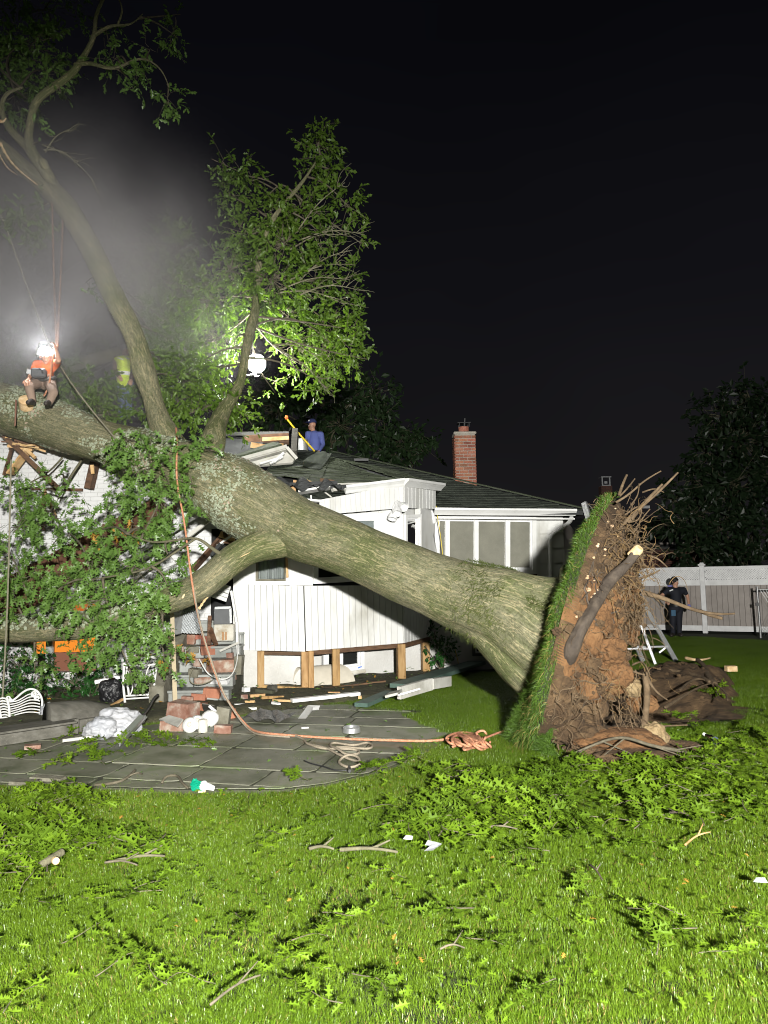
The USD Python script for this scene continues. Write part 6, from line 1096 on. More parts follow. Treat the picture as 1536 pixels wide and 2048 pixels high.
part(steps, 'cheek_wall', box8([V(SX0 - .22, 10.05, -.1), V(SX0 - .02, 10.05, -.1), V(SX0 - .02, 11.62, -.1), V(SX0 - .22, 11.62, -.1), V(SX0 - .22, 10.05, .25), V(SX0 - .02, 10.05, .25), V(SX0 - .02, 11.62, 1.15), V(SX0 - .22, 11.62, 1.15)]), 'cut_stone')
solo('leaning_post', 'long rusty pale post leaning beside the steps', 'post', bar(G(351, 1432), P(343, 1195, 10.6), .055, .055), 'rust_post'); solo('dark_door', 'dark opening of the wrecked doorway above the steps', 'doorway', slab([P(468, 1290, 11.58), P(480, 1285, 11.58), P(482, 1060, 11.55), P(330, 1090, 11.55)], .03) if False else box(V((SX0 + SX1) / 2 + .15, 11.61, 1.75), (SX1 - SX0 - .2, .03, 1.5)), 'dark_inside')
mb = thing('meter_box', 'dark grey metal box with a pale rim at the top of the steps', 'box', P(448, 1248, 11.2)); part(mb, 'case', box(P(447, 1232, 11.3), (.27, .16, .25), 0, .01), 'dark_grey_box'); part(mb, 'rim', join([bar(P(430, 1216, 11.2), P(462, 1215, 11.2), .03, .035), bar(P(461, 1216, 11.2), P(462, 1246, 11.2), .03, .03, (1, 0, 0))]), 'pale_metal')
cb = thing('concrete_block', 'rust-streaked concrete block under the grey metal box', 'block', P(450, 1280, 11.05)); part(cb, 'block', box(P(449, 1265, 11.1), (.30, .14, .25), 0, .012), 'stained_concrete')
for x in (446, 452): part(cb, 'rust_streak', box(P(x, 1272, 11.02), (.022, .006, .12)), 'rust')
cg = [P(364, 1216, 10.75), P(402, 1246, 10.85), P(398, 1272, 10.75), P(360, 1262, 10.65)]; cgq = [P(358, 1266, 10.7), P(402, 1268, 10.75), P(398, 1212, 10.95), P(366, 1206, 10.95)]
solo('corrugated_sheet', 'ribbed white metal sheet lying across the steps', 'metal sheet', grid_sheet(lambda u, w: np.array([[bil(cgq, a, b) for b in w[0]] for a in u[:, 0]]) + np.stack([0 * u, -.018 * np.sign(np.sin((u * .75 + w * .9) * 62)), .006 * np.sin((u * .75 + w * .9) * 62)], -1), 70, 50), 'corrugated')
solo('bent_sheet', 'bent grey panel left of the ribbed sheet', 'panel', slab([P(347, 1270, 10.6), P(362, 1266, 10.65), P(368, 1212, 10.9), P(348, 1218, 10.9)], .02), 'pale_metal')
solo('siding_fragment', 'white siding fragment fallen above the steps', 'siding', join([subslab([P(412, 1190, 10.7), P(452, 1204, 10.7), P(462, 1172, 10.8), P(436, 1163, 10.8)], 0, 1, k / 4 + .02, k / 4 + .23, .02, .006 * (k % 2)) for k in range(4)]), 'white_siding')
solo('leaning_trim', 'split white trim board leaning on the bay corner', 'trim board', join([bar(P(463, 1182, 11.0), P(474, 1245, 10.95), .03, .075, (0, -1, 0)), bar(P(474, 1245, 10.95), P(476, 1308, 10.9), .03, .06, (0, -1, 0))]), 'white_trim')
solo('loose_cable', 'white cable looping over the rubble on the steps', 'cable', tube(spline(np.array([P(475, 1290, 10.8), P(472, 1330, 10.4), P(450, 1358, 10.1), P(420, 1350, 10.1), P(405, 1330, 10.2), P(398, 1318, 10.3)]), 40), .009, 7), 'white_paint_metal', True)
solo('loose_cable', 'thin grey cable curled at the foot of the steps', 'cable', tube(spline(np.array([P(385, 1338, 10.15), P(379, 1355, 10.05), P(384, 1366, 10.0), P(405, 1368, 10.0), P(425, 1360, 10.1)]), 30), .007, 7), 'grey_rope', True)
solo('pale_stick', 'thin pale stick lying across the upper steps', 'stick', bar(P(440, 1302, 10.8), P(478, 1285, 10.7), .02, .03), 'pale_board'); solo('split_timber', 'split dark timber standing on the steps', 'timber', join([bar(P(418, 1290, 10.8), P(420, 1232, 10.9), .05, .08), bar(P(420, 1262, 10.8), P(432, 1288, 10.7), .04, .05), bar(P(422, 1255, 10.8), P(434, 1290, 10.72), .02, .04)]), 'dark_timber')
RUB = [(352, 1278, .22, .12, 'dusty_brick', 'broken brick lump under the ribbed sheet'), (375, 1278, .30, .16, 'dusty_brick', 'big brick lump in the middle of the upper step'), (395, 1272, .14, .1, 'red_brick', 'red brick under the ribbed sheet'), (358, 1300, .2, .1, 'dusty_brick', 'brick lump at the left of the second step'), (385, 1298, .22, .10, 'cut_stone', 'grey stone lump beside the dead leaves'), (415, 1300, .22, .14, 'red_brick', 'reddish brick right of the orange rope'),
       (413, 1285, .14, .2, 'red_brick', 'dark upright brick behind the orange rope'), (450, 1340, .32, .34, 'dusty_brick', 'large slab of old brickwork on the steps'), (428, 1335, .2, .2, 'dusty_brick', 'brickwork lump touching the large slab'), (478, 1330, .12, .3, 'cut_stone', 'brown upright stone at the right of the steps'), (405, 1360, .24, .09, 'dusty_brick', 'white and red brick lying flat at the steps'), (440, 1362, .34, .07, 'white_brick', 'white mortar strip at the foot of the large slab'),
       (425, 1385, .26, .13, 'red_brick', 'clean red brick on the bottom step'), (400, 1395, .22, .12, 'red_brick', 'red brick at the left of the bottom step'), (378, 1397, .18, .09, 'dusty_brick', 'brick left of the red brick on the bottom step'), (372, 1402, .26, .05, 'raw_wood', 'orange wood piece under the bottom step'), (390, 1345, .16, .12, 'cut_stone', 'ridged tan stone on the third step'), (398, 1325, .14, .12, 'dusty_brick', 'small pinkish brick beside the cable'), (462, 1312, .10, .12, 'dusty_brick', 'brick end at the top of the large slab')]
for k, (px, py, w, h, m, lb) in enumerate(RUB):
    kk = max(0, min(5, int((1398 - py) / 27))); c = P(px, py, 10.18 + .27 * kk); solo('brick_rubble' if 'brick' in lb else 'rubble', lb, 'brick' if 'brick' in lb else 'rubble', chunk(c, (w, .14, h), k + 10, .22, rs_.uniform(-.4, .4), rs_.uniform(-.2, .2)), m)
FR_ = [(366, 1440, .34, .24, .22, 'dusty_brick', 'block of old brickwork on the patio edge'), (345, 1462, .28, .10, .12, 'dusty_brick', 'brick under the flat white tile'), (405, 1425, .09, .1, .12, 'red_brick', 'small red brick between the white globes'), (432, 1438, .10, .1, .1, 'red_brick', 'red brick end right of the white globes'), (447, 1448, .16, .12, .20, 'cut_stone', 'mortar covered brick standing beside the rope'), (463, 1436, .08, .12, .12, 'red_brick', 'brick end on the standing stack beside the rope'), (446, 1466, .20, .10, .09, 'dusty_brick', 'white flecked brick lying before the stack'),
       (30, 1474, .18, .1, .08, 'dusty_brick', 'brick lying before the dark beam at the far left'), (62, 1470, .2, .1, .08, 'dusty_brick', 'second brick lying before the dark beam'), (65, 1497, .16, .12, .04, 'dusty_brick', 'flat pinkish brick on the patio at the left'), (95, 1560, .30, .1, .03, 'cut_stone', 'flat stone at the patio edge near the lawn'), (50, 1568, .25, .12, .03, 'cut_stone', 'flat pale stone sunk in the lawn edge at the left')]
for k, (px, py, w, d, h, m, lb) in enumerate(FR_):
    c = G(px, py); solo('brick_rubble' if 'brick' in lb else 'flat_stone', lb, 'brick' if 'brick' in lb else 'stone', chunk(c + V(0, 0, h / 2), (w, d, h), k + 60, .15, rs_.uniform(-.5, .5)), m)
solo('white_tile', 'flat white tile resting on a brick', 'tile', slab([G(318, 1438, .12), G(355, 1452, .12), G(366, 1438, .16), G(338, 1430, .16)], .015), 'pale_board')
for px, py, R, lb, ax in ((379, 1456, .085, 'round white lamp shade with a yellowed centre, nearest one', V(.1, -1, .35)), (394, 1448, .085, 'round white lamp shade in the middle of the three', V(.2, -.8, .6)), (420, 1442, .105, 'white glass globe shade, largest of the three', V(.1, -.5, .8))):
    c = G(px, py + 10) + V(0, 0, .09); t = thing('lamp_shade', lb, 'lamp shade', c - V(0, 0, .09)); part(t, 'bowl', lathe([(.02, .02), (R * .5, .03), (R * .85, .0), (R, -.03), (R * .97, -.04), (R * .6, -.075), (0, -.085)] if R < .1 else [(.0, R * .9), (R * .5, R * .75), (R * .9, R * .3), (R, 0), (R * .85, -R * .5), (R * .5, -R * .8), (0, -R * .9)], 26, c, nrm(ax)), 'white_china', smooth=50); part(t, 'socket', lathe([(0, .045), (.02, .04), (.03, .02), (.03, 0)], 16, c, nrm(ax)), 'cream' if R < .1 else 'white_china')
solo('concrete_piece', 'small grey concrete cylinder between the white shades', 'concrete', lathe([(0, 0), (.05, 0), (.052, .13), (.04, .14), (0, .14)], 14, G(406, 1464)), 'stained_concrete')
solo('felt_piece', 'torn grey roofing piece beside the small red brick', 'roofing', slab([G(408, 1425, .02), G(432, 1430, .02), G(428, 1412, .16), G(404, 1408, .2)], .012), 'grey_plank'); solo('trim_strip', 'bent white trim strip over the roofing piece', 'trim', join([bar(G(418, 1412, .2), G(432, 1424, .12), .02, .03), bar(G(432, 1424, .12), G(450, 1428, .02), .02, .03)]), 'white_trim')
# ---- the long dark beam, sacks, bench and table on the left
solo('fallen_beam', 'long dark weathered beam lying before the bench', 'beam', join([bar(G(-120, 1490, .08), G(150, 1450, .09), .22, .16), bar(G(-120, 1482, .175), G(150, 1443, .18), .12, .02), bar(G(150, 1450, .09), G(268, 1430, .08), .20, .13)]), 'grey_plank')
solo('fallen_beam', 'dark log end behind the long beam', 'log', tube(np.array([G(95, 1440, .16), G(170, 1430, .16), G(215, 1428, .14)]), [.19, .17, .12], 12), 'grey_plank', True)
def sack(c, s, seed, mat, rz=0):
    v, f = ico((0, 0, 0), 1, 4); n = meshkit.fbm(v * 1.5 + seed, 3, seed); rd = np.abs(meshkit.fbm(v * 2.0 + seed * 2, 2, seed + 9) - .5) * 2; v = v * (.8 + .5 * (n - .4) - .22 * rd)[:, None] * np.asarray(s); v[:, 2] = np.maximum(v[:, 2], -s[2] * .55); R = trimesh.transformations.rotation_matrix(rz, (0, 0, 1))[:3, :3]; return v @ R.T + c + V(0, 0, s[2] * .55), f
bg = thing('white_sack', 'crumpled white plastic sacks with a blue print on the patio', 'sack', G(222, 1476)); part(bg, 'sack', sack(G(200, 1476), (.22, .17, .16), 3, 'bag_plastic'), 'bag_plastic', True); part(bg, 'sack', sack(G(242, 1468), (.30, .2, .22), 4, 'bag_plastic', .2), 'bag_plastic', True); part(bg, 'blue_print', ico(P(188, 1446, 8.05), .045, 2, (1.2, .3, .5)), 'blue_tape', True)
solo('grey_channel', 'short grey metal channel leaning on the white sacks', 'metal bar', join([bar(G(236, 1486, .05), P(287, 1432, 8.1), .09, .012, (.3, -.4, 1)), bar(G(240, 1488, .07), P(290, 1434, 8.08), .012, .05, (.3, -.4, 1))]), 'pale_metal'); solo('black_strap', 'black strap lying behind the grey channel', 'strap', tube(spline(np.array([P(284, 1432, 8.4), P(296, 1418, 8.7), P(306, 1400, 9.0), P(316, 1390, 9.3)]), 20), .018, 6), 'black_metal', True)
solo('black_bag', 'black plastic bag beside the white table', 'bag', sack(G(222, 1408), (.20, .18, .26), 8, 'black_plastic'), 'black_plastic', True); solo('white_bag', 'small torn white bag beside the bench', 'bag', sack(G(97, 1436), (.14, .12, .14), 9, 'bag_plastic'), 'bag_plastic', True)
bt = G(40, 1442); Yb = bt[1]; bench = thing('wrought_iron_bench', 'white wrought iron bench with a scrolled back, tipped over', 'bench', bt); bx = lambda x, y, d=0: P(x, y, Yb + d)
part(bench, 'back_rail', tube(spline(np.array([bx(14, 1396), bx(20, 1402), bx(32, 1396), bx(48, 1383), bx(62, 1378), bx(76, 1384), bx(84, 1400), bx(84, 1412)]), 50), .013, 8), 'white_paint_metal', True)
for k in range(7):
    part(bench, 'slat', tube(spline(np.array([bx(17, 1404 + k * 5), bx(38, 1400 + k * 4.6), bx(60, 1388 + k * 6), bx(80, 1390 + k * 6)]), 24), .008, 6), 'white_paint_metal', True)
for cx, cy, R, t0 in ((17, 1397, 6, 0), (68, 1388, 6, 1.2), (74, 1396, 5, 2.5)): part(bench, 'scroll', tube(np.array([bx(cx + R * (1 - a / 14) * math.cos(a + t0), cy + R * (1 - a / 14) * math.sin(a + t0), -.02) for a in np.linspace(0, 9, 34)]), .009, 6), 'white_paint_metal', True)
for k in range(9): part(bench, 'arm_slat', tube(spline(np.array([bx(-2 + k * .6, 1398 + k * 5.5, -.1), bx(6 + k * .6, 1396 + k * 5.5, -.1), bx(14 + k * .5, 1399 + k * 5.4, -.05)]), 8), .010, 6), 'white_paint_metal', True)
part(bench, 'arm_frame', tube(spline(np.array([bx(14, 1396, -.05), bx(18, 1415, -.05), bx(19, 1440, -.05)]), 14), .014, 7), 'white_paint_metal', True); part(bench, 'arm_frame', tube(spline(np.array([bx(-4, 1396, -.1), bx(-1, 1420, -.1), bx(6, 1452, -.1)]), 14), .014, 7), 'white_paint_metal', True)
tb = G(282, 1410); table = thing('white_table', 'white metal patio table standing on its legs by the steps', 'table', tb); ty = tb[1]; tx = lambda x, y, d=0: P(x, y, ty + d)
for x0, x1, y0, y1, d in ((248, 251, 1326, 1414, 0), (314, 309, 1326, 1404, 0), (254, 258, 1318, 1390, .35), (318, 316, 1318, 1388, .35)): part(table, 'leg', tube(np.array([tx(x0, y0, d), tx((x0 + x1) / 2 - 3, (y0 + y1) / 2, d), tx(x1, y1, d)]), .017, 8), 'white_paint_metal', True)
for pts in (([248, 1328, 0], [258, 1332, 0], [300, 1330, 0], [314, 1327, 0]), ([254, 1317, .35], [318, 1313, .35]), ([262, 1311, .3], [310, 1306, .3]), ([250, 1360, 0], [312, 1358, 0]), ([252, 1392, 0], [310, 1388, 0]), ([252, 1398, 0], [310, 1394, 0])): part(table, 'rail', tube(np.array([tx(*q) for q in pts]), .013, 7), 'white_paint_metal', True)
for a in (264, 300): part(table, 'side_scroll', tube(spline(np.array([tx(a, 1330, .02), tx(a - 7, 1350, .02), tx(a + 1, 1372, .02), tx(a - 5, 1392, .02)]), 20), .009, 6), 'white_paint_metal', True)
part(table, 'lattice_top', join([bar(tx(250 + k * 7, 1328, .0), tx(256 + k * 7, 1317, .35), .012, .012) for k in range(10)]), 'white_paint_metal')
solo('brown_board', 'brown board lying on the white table', 'board', bar(tx(266, 1314, .1), tx(303, 1308, .2), .12, .02), 'dusty_brick'); solo('white_plank', 'white plank on the ground left of the table', 'plank', bar(P(190, 1364, 10.4), P(240, 1353, 10.5), .10, .05), 'white_trim'); solo('raw_stick', 'orange raw stick behind the black bag', 'stick', bar(G(222, 1412, .03), G(246, 1398, .08), .03, .03), 'raw_wood')
# ---- in front of the bay
solo('white_board', 'long white board lying in front of the bay posts', 'board', bar(G(583, 1401, .06), G(718, 1387, .07), .10, .045), 'white_trim')
solo('white_fragment', 'broken white fragment standing on the patio edge', 'fragment', join([slab([G(596, 1437, .0), G(612, 1437, .0), P(628, 1412, 9.6), P(616, 1410, 9.6)], .02), slab([P(612, 1420, 9.45), P(636, 1424, 9.45), P(640, 1411, 9.6), P(618, 1410, 9.6)], .02)]), 'white_trim')
solo('green_board', 'dark green board lying from the bay towards the lawn', 'board', join([bar(G(722, 1410, .08), G(782, 1385, .09), .18, .05), bar(G(800, 1372, .14), G(955, 1325, .10), .32, .06)]), 'green_board')
wl_ = thing('trim_box', 'pale broken eave trim lying on the green board', 'trim', G(830, 1375)); part(wl_, 'face_board', join([bar(G(775, 1390, .18), G(800, 1384, .22), .30, .03), bar(G(798, 1386, .18), G(862, 1368, .20), .06, .16), bar(G(862, 1368, .20), G(898, 1362, .16), .08, .14)]), 'pale_board'); part(wl_, 'soffit_slats', join([bar(G(798 + k * 5, 1390 - k * 1.5, .06), G(798 + k * 5, 1390 - k * 1.5, .24), .03, .02, (0, 1, 0)) for k in range(9)]), 'white_siding')
ww_ = thing('window_well', 'cream plastic window well standing behind the timber posts', 'window well', P(630, 1388, 11.45)); c0 = P(634, 1390, 11.5)
part(ww_, 'shell', grid_sheet(lambda u, w: np.stack([c0[0] + (-.28 + .58 * w) , c0[1] - .05 + .55 * u * 0 + .35 * w - .14 * np.sin(u * np.pi) * 0, c0[2] + .44 * np.sin(u * np.pi) ** .7 + 0 * w], -1) + np.stack([.30 * -np.cos(u * np.pi) * (.35 + .65 * w), .10 * np.cos(u * np.pi), 0 * u], -1), 26, 10), 'cream', True); part(ww_, 'end_plate', poly_prism(Polygon([(-.30, 0), (-.29, .18), (-.22, .32), (-.1, .42), (.02, .44), (.14, .4), (.24, .28), (.30, .1), (.31, 0)]), 0, .02) if False else slab([P(617, 1388, 11.3), P(666, 1384, 11.5), P(652, 1344, 11.6), P(622, 1334, 11.5)], .02), 'cream')
solo('black_sheet', 'flat black patch at the patio edge', 'sheet', grid_sheet(lambda u, w: np.array([[bil([G(484, 1438, .03), G(560, 1445, .03), G(592, 1430, .03), G(520, 1418, .05)], a, b) for b in w[0]] for a in u[:, 0]]) + np.stack([0 * u, .06 * np.sin(u * 11) * np.cos(w * 3), .02 * np.abs(np.sin(u * 7 + w * 4))], -1), 20, 12), 'black_plastic')  # thin rippled patch, black throughout, lying on the slabs
dish = thing('steel_dish', 'shiny round steel dish on the patio', 'dish', G(703, 1464)); part(dish, 'bowl', lathe([(.0, .012), (.055, .012), (.072, .055), (.078, .062), (.094, .05), (.098, .0), (.0, .0)], 32, G(703, 1464, .012)), 'pale_metal', smooth=35)
brush = thing('scrub_brush', 'green bristled scrub brush with a white handle at the patio edge', 'brush', G(405, 1578)); br0, br1 = G(396, 1572, .045), G(424, 1577, .03)
rbr = np.random.default_rng(2); part(brush, 'bristles', join([tube(np.array([br0 + V(rbr.uniform(-.01, .05), rbr.uniform(-.045, .045), rbr.uniform(-.03, .03)), br0 + V(rbr.uniform(-.05, -.02), rbr.uniform(-.05, .05), rbr.uniform(-.03, .05))]), .003, 4, False) for _ in range(260)]), 'teal'); part(brush, 'head', ico(br0 + V(.045, 0, .0), .05, 3, (.7, .95, .8)), 'white_china', True); part(brush, 'handle', tube(np.array([br0 + V(.06, 0, 0), br1 + V(.02, 0, .0)]), [.03, .018], 12), 'white_china', True)
solo('wood_chip', 'small pale wood chip under the brush handle', 'wood chip', chunk(G(404, 1583, .012), (.06, .02, .015), 3), 'fresh_wood')
solo('bent_stick', 'bent bare stick lying left of the brush', 'stick', tube(spline(np.array([G(324, 1566, .02), G(334, 1553, .05), G(350, 1551, .05), G(362, 1562, .04), G(376, 1576, .02)]), 24), .011, 7), 'twig', True); solo('bent_stick', 'twisted bare branch on the patio left of the bent stick', 'stick', join([tube(spline(np.array([G(190, 1570, .02), G(235, 1564, .03), G(258, 1552, .04), G(270, 1540, .05)]), 24), .012, 7), tube(spline(np.array([G(258, 1552, .04), G(272, 1546, .06), G(284, 1548, .03)]), 10), .007, 6)]), 'twig', True)
bot = thing('water_bottle', 'clear crushed plastic water bottle lying by the soil heap', 'bottle', G(1412, 1482)); bd = nrm(V(.35, -.75, -.25)); bA = G(1408, 1468, .10); part(bot, 'bottle', lathe([(.0, 0), (.031, .002), (.034, .03), (.031, .06), (.034, .09), (.033, .14), (.014, .19), (.013, .205)], 20, bA + bd * .22 - bd * .0, -bd), 'bottle_plastic', smooth=40); part(bot, 'cap', lathe([(0, .225), (.015, .225), (.015, .205), (0, .205)], 16, bA + bd * .22, -bd), 'white_china'); part(bot, 'label_band', lathe([(.0345, .05), (.0345, .10)], 20, bA + bd * .22, -bd), 'blue_shirt')
# ---- loose building debris in the bed between patio and bay
DEB = [(515, 1398, .22, .06, .04, 'raw_wood', 'short orange board left of the white board'), (545, 1402, .34, .05, .04, 'timber', 'greenish board end beside the posts'), (545, 1388, .12, .1, .10, 'grey_plank', 'grey crumpled flashing under the left post'), (500, 1410, .14, .04, .03, 'raw_wood', 'orange splinter board in the bed'), (488, 1402, .10, .08, .06, 'dusty_brick', 'small brick bit beside the foundation'), (565, 1408, .3, .03, .03, 'raw_wood', 'thin orange stick lying in the bed'), (530, 1390, .3, .1, .05, 'mossy_mortar', 'mossy block end under the post'), (552, 1414, .14, .05, .03, 'white_trim', 'white chip in the middle of the bed'), (505, 1424, .10, .06, .03, 'white_trim', 'white chip beside the black patch'),
       (668, 1392, .18, .04, .03, 'raw_wood', 'orange board behind the long white board'), (480, 1415, .16, .04, .02, 'white_trim', 'white sliver near the foot of the steps'), (492, 1388, .10, .08, .07, 'white_trim', 'white crumpled trim at the foundation corner'), (720, 1402, .05, .04, .04, 'raw_wood', 'small orange wood bit at the end of the green board'), (1100, 1558, .22, .1, .05, 'soil', 'clod of dark soil on the lawn left of the bare branch'), (1035, 1446, .25, .12, .04, 'soil', 'dark soil clod beside the foot of the turf'), (155, 1486, .30, .04, .03, 'pale_board', 'pale strip lying in the leaves on the patio'), (440, 1398, .36, .03, .03, 'white_trim', 'thin white strip on the bottom step'), (610, 1462, .08, .03, .012, 'white_trim', 'tiny white chip on the patio slabs')]
for k, (px, py, w, d, h, m, lb) in enumerate(DEB): solo('debris', lb, 'debris', chunk(G(px, py) + V(0, 0, h / 2 + .03), (w, d, h), k + 90, .12, rs_.uniform(-.7, .7)), m)
# ---- sticks and scraps on the lawn
for a, b, r0, m, lb in [((618, 1698), (668, 1698), .015, 'branch_bark', 'short bark covered stick on the lawn'), ((680, 1700), (796, 1704), .017, 'branch_bark', 'long broken stick on the lawn beside the white paper'), ((1340, 1625), (1385, 1634), .012, 'dark_root', 'dark stick on the lawn at the right'), ((1370, 1592), (1412, 1600), .012, 'twig', 'thin twig below the bare soil'), ((210, 1725), (275, 1730), .010, 'twig', 'thin twig on the lawn at the left'), ((230, 1722), (330, 1712), .014, 'branch_bark', 'longer bare twig on the lawn at the left'), ((1370, 1690), (1420, 1664), .009, 'raw_wood', 'thin orange twig on the lawn at the right'),
                        ((970, 1655), (1035, 1658), .010, 'twig', 'twig in the leaf drift before the roots'), ((890, 1612), (960, 1600), .012, 'twig', 'forked twig in the leaf drift'), ((1180, 1730), (1205, 1760), .009, 'dark_root', 'short dark twig near the right foreground'), ((880, 1898), (930, 1896), .007, 'twig', 'thin stick lying in the foreground lawn right of the middle'), ((420, 2010), (520, 1950), .008, 'twig', 'long thin twig in the left foreground'), ((1080, 1598), (1130, 1604), .012, 'twig', 'twig lying at the edge of the leaf drift')]:
    A, B = G(*a, .05), G(*b, .05); q = spline(np.array([A, (A + B) / 2 + V(0, .01, .012), B]), 10); solo('stick', lb, 'stick', join([tube(q, np.linspace(r0, r0 * .6, 10) * (.75 if r0 < .02 else .85), 7), tube(np.array([q[5], q[5] + (B - A) * .25 + V(.02, .06, .03)]), [r0 * .6, r0 * .3], 5)]), m, True)
sw = thing('sawn_branch', 'short sawn branch with a pale cut end in the leaves at the left', 'branch', G(105, 1722)); part(sw, 'branch', tube(np.array([G(82, 1730, .06), G(124, 1704, .08)]), .022, 10), 'branch_bark', True); part(sw, 'cut_end', lathe([(0, .004), (.019, .003), (.021, -.03)], 16, G(112, 1722, .08), V(.5, -.8, .2)), 'raw_wood')
wp = [G(850, 1690, .10), G(862, 1702, .07), G(884, 1690, .06), G(858, 1680, .12)]; solo('paper_scrap', 'folded white paper scrap in the leaf drift', 'paper', join([slab([G(848, 1702, .08), G(866, 1700, .08), G(884, 1688, .06), G(862, 1690, .10)], .002), slab([G(850, 1690, .11), G(864, 1692, .08), G(884, 1687, .065), G(856, 1680, .12)], .002)]), 'bag_plastic'); solo('paper_scrap', 'small white paper scrap left of the folded one', 'paper', slab([G(806, 1678, .08), G(824, 1680, .08), G(826, 1672, .10), G(812, 1670, .10)], .002), 'bag_plastic'); solo('paper_scrap', 'white paper scrap at the right edge of the lawn', 'paper', slab([G(1506, 1764, .06), G(1536, 1766, .06), G(1530, 1756, .09), G(1512, 1756, .09)], .002), 'bag_plastic')

# ---- oak sprigs torn off and lying on the lawn: one built of each kind, the rest copies
def sprig(seed, n, leaf, spread, droop=.0):
    r = np.random.default_rng(seed); L = leaf * spread; st = spline(np.array([V(-L, 0, .01), V(-L * .3, r.normal(0, .02), .03), V(L * .4, r.normal(0, .03), .05), V(L, r.normal(0, .04), .04)]), 12); t = r.random(n) ** .7; b = st[np.minimum((t * 11).astype(int), 11)]
    az = r.uniform(-1.9, 1.9, n) ; d = np.c_[np.cos(az), np.sin(az), r.normal(.18, .28, n)]; up = nrm_rows(np.c_[r.normal(0, .4, n), r.normal(0, .4, n), np.ones(n)]); cv = LEAF[0].copy(); cv[:, 2] = .42 * np.abs(cv[:, 1]) - r.uniform(.15, .4) * cv[:, 0] ** 2 + .05 * np.sin(cv[:, 0] * 9); h = n // 2
    return st, join([place(LEAF, b[:h], d[:h], up[:h], leaf * r.uniform(.6, 1.2, h)), place((cv, LEAF[1]), b[h:], d[h:], up[h:], leaf * r.uniform(.6, 1.2, n - h))])
KIND = []
def place_words(pts, rows, cols, what):
    pts = np.asarray(pts, float); key = [(next(n for lim, n in rows if p[1] < lim), next(n for lim, n in cols if p[0] < lim)) for p in pts]; out = []
    for i, k in enumerate(key):
        same = sorted([j for j in range(len(pts)) if key[j] == k], key=lambda j: pts[j][0]); n = same.index(i); o = ('' if len(same) == 1 else ('leftmost ' if n == 0 else 'rightmost ' if n == len(same) - 1 else ['', 'second ', 'third ', 'fourth ', 'fifth ', 'sixth ', 'seventh ', 'eighth ', 'ninth ', 'tenth ', 'eleventh ', 'twelfth ', 'thirteenth ', 'fourteenth '][n]))
        out.append('%s%s %s, %s' % (o, what, k[0], k[1]))
    return out
def put_sprigs(pts, label, group, first, mats=('fresh_leaf',), z=.034, smin=.75, smax=1.25, seed=0):
    r = np.random.default_rng(seed); labels = label if isinstance(label, list) else [label] * len(pts)
    for k, (px, py) in enumerate(pts):
        label = labels[k]
        loc = G(px, py) + V(0, 0, z + r.uniform(-.01, .02)); copy(KIND[first[r.integers(0, len(first))]], label, loc, r.uniform(0, 6.28), r.uniform(smin, smax), group, (r.normal(0, .09), r.normal(0, .09)))
def kind_sprig(seed, n, leaf, spread, loc, label, group, mat):
    t = thing('oak_sprig', label, 'sprig', loc, group); st, lv = sprig(seed, n, leaf, spread); o = V(*loc); part(t, 'stem', tube(st + o, np.linspace(.0042, .0018, 12), 5), 'twig', True); part(t, 'leaves', (lv[0] + o, lv[1]), mat); KIND.append(t)
GD, GL, GF, GP, GR = 'sprigs in the leaf drift before the root plate', 'sprigs in the leaf heap at the left', 'sprigs scattered on the foreground lawn', 'sprigs lying on the patio', 'sprigs on the lawn at the right'
LD_, LL_, LF_, LP2, LR_ = 'bright green oak sprig in the leaf drift in front of the root plate', 'green oak sprig in the leaf heap at the left of the lawn', 'bright green oak sprig scattered on the foreground lawn', 'green oak sprig lying on the patio slabs or their edge', 'green oak sprig on the lawn right of the leaf drift'
for k, (px, py) in enumerate([(1010, 1570), (960, 1620), (880, 1650), (1060, 1610)]): kind_sprig(400 + k, 20 + 3 * k, .10, 1.6, G(px, py, .04), LD_, GD, ('fresh_leaf', 'deep_leaf', 'fresh_leaf', 'deep_leaf')[k])
rp = np.random.default_rng(91)
def scat(cx, cy, sx, sy, n, rot=0): 
    a = rp.normal(size=(n, 2)).clip(-1.8, 1.8) * (sx, sy); return np.c_[cx + a[:, 0], cy + a[:, 1] + a[:, 0] * rot]
put_sprigs(np.vstack([scat(980, 1580, 70, 20, 22), scat(930, 1635, 95, 22, 34), scat(1040, 1640, 60, 18, 12), scat(850, 1665, 50, 12, 10), scat(1200, 1560, 80, 12, 26), scat(1300, 1570, 60, 14, 12), scat(1400, 1540, 50, 10, 8)]), LD_, GD, (0, 1, 2, 3), seed=1)
put_sprigs(np.vstack([scat(70, 1690, 60, 28, 22), scat(110, 1610, 60, 14, 10), scat(200, 1700, 60, 20, 8), scat(30, 1740, 40, 20, 8)]), LL_, GL, (0, 1, 2, 3), seed=2)
_fg = [(525, 1702), (300, 1782), (280, 1812), (330, 1772), (560, 1680), (480, 1640), (640, 1655), (180, 1810), (90, 1830), (240, 1955), (300, 1975), (600, 1940), (620, 1905), (640, 1960), (590, 1985), (690, 1855), (670, 1862), (1330, 1850), (1350, 1880), (1310, 1905), (1300, 1870), (960, 1910), (480, 1875), (30, 2025), (640, 2030), (380, 1985), (1170, 1790), (900, 1840), (1440, 1930), (1080, 1990), (170, 1890), (780, 1770), (1060, 1720), (740, 1990), (1500, 1860)]
put_sprigs(_fg, place_words(_fg, [(1735, 'just below the leaf drift'), (1830, 'in the upper part of the near lawn'), (1925, 'in the middle of the near lawn'), (9999, 'at the bottom of the picture')], [(260, 'far left'), (520, 'left'), (760, 'centre'), (1150, 'right of centre'), (9999, 'far right')], 'green oak sprig'), GF, (0, 1, 2, 3), seed=3, smin=.5, smax=.8)
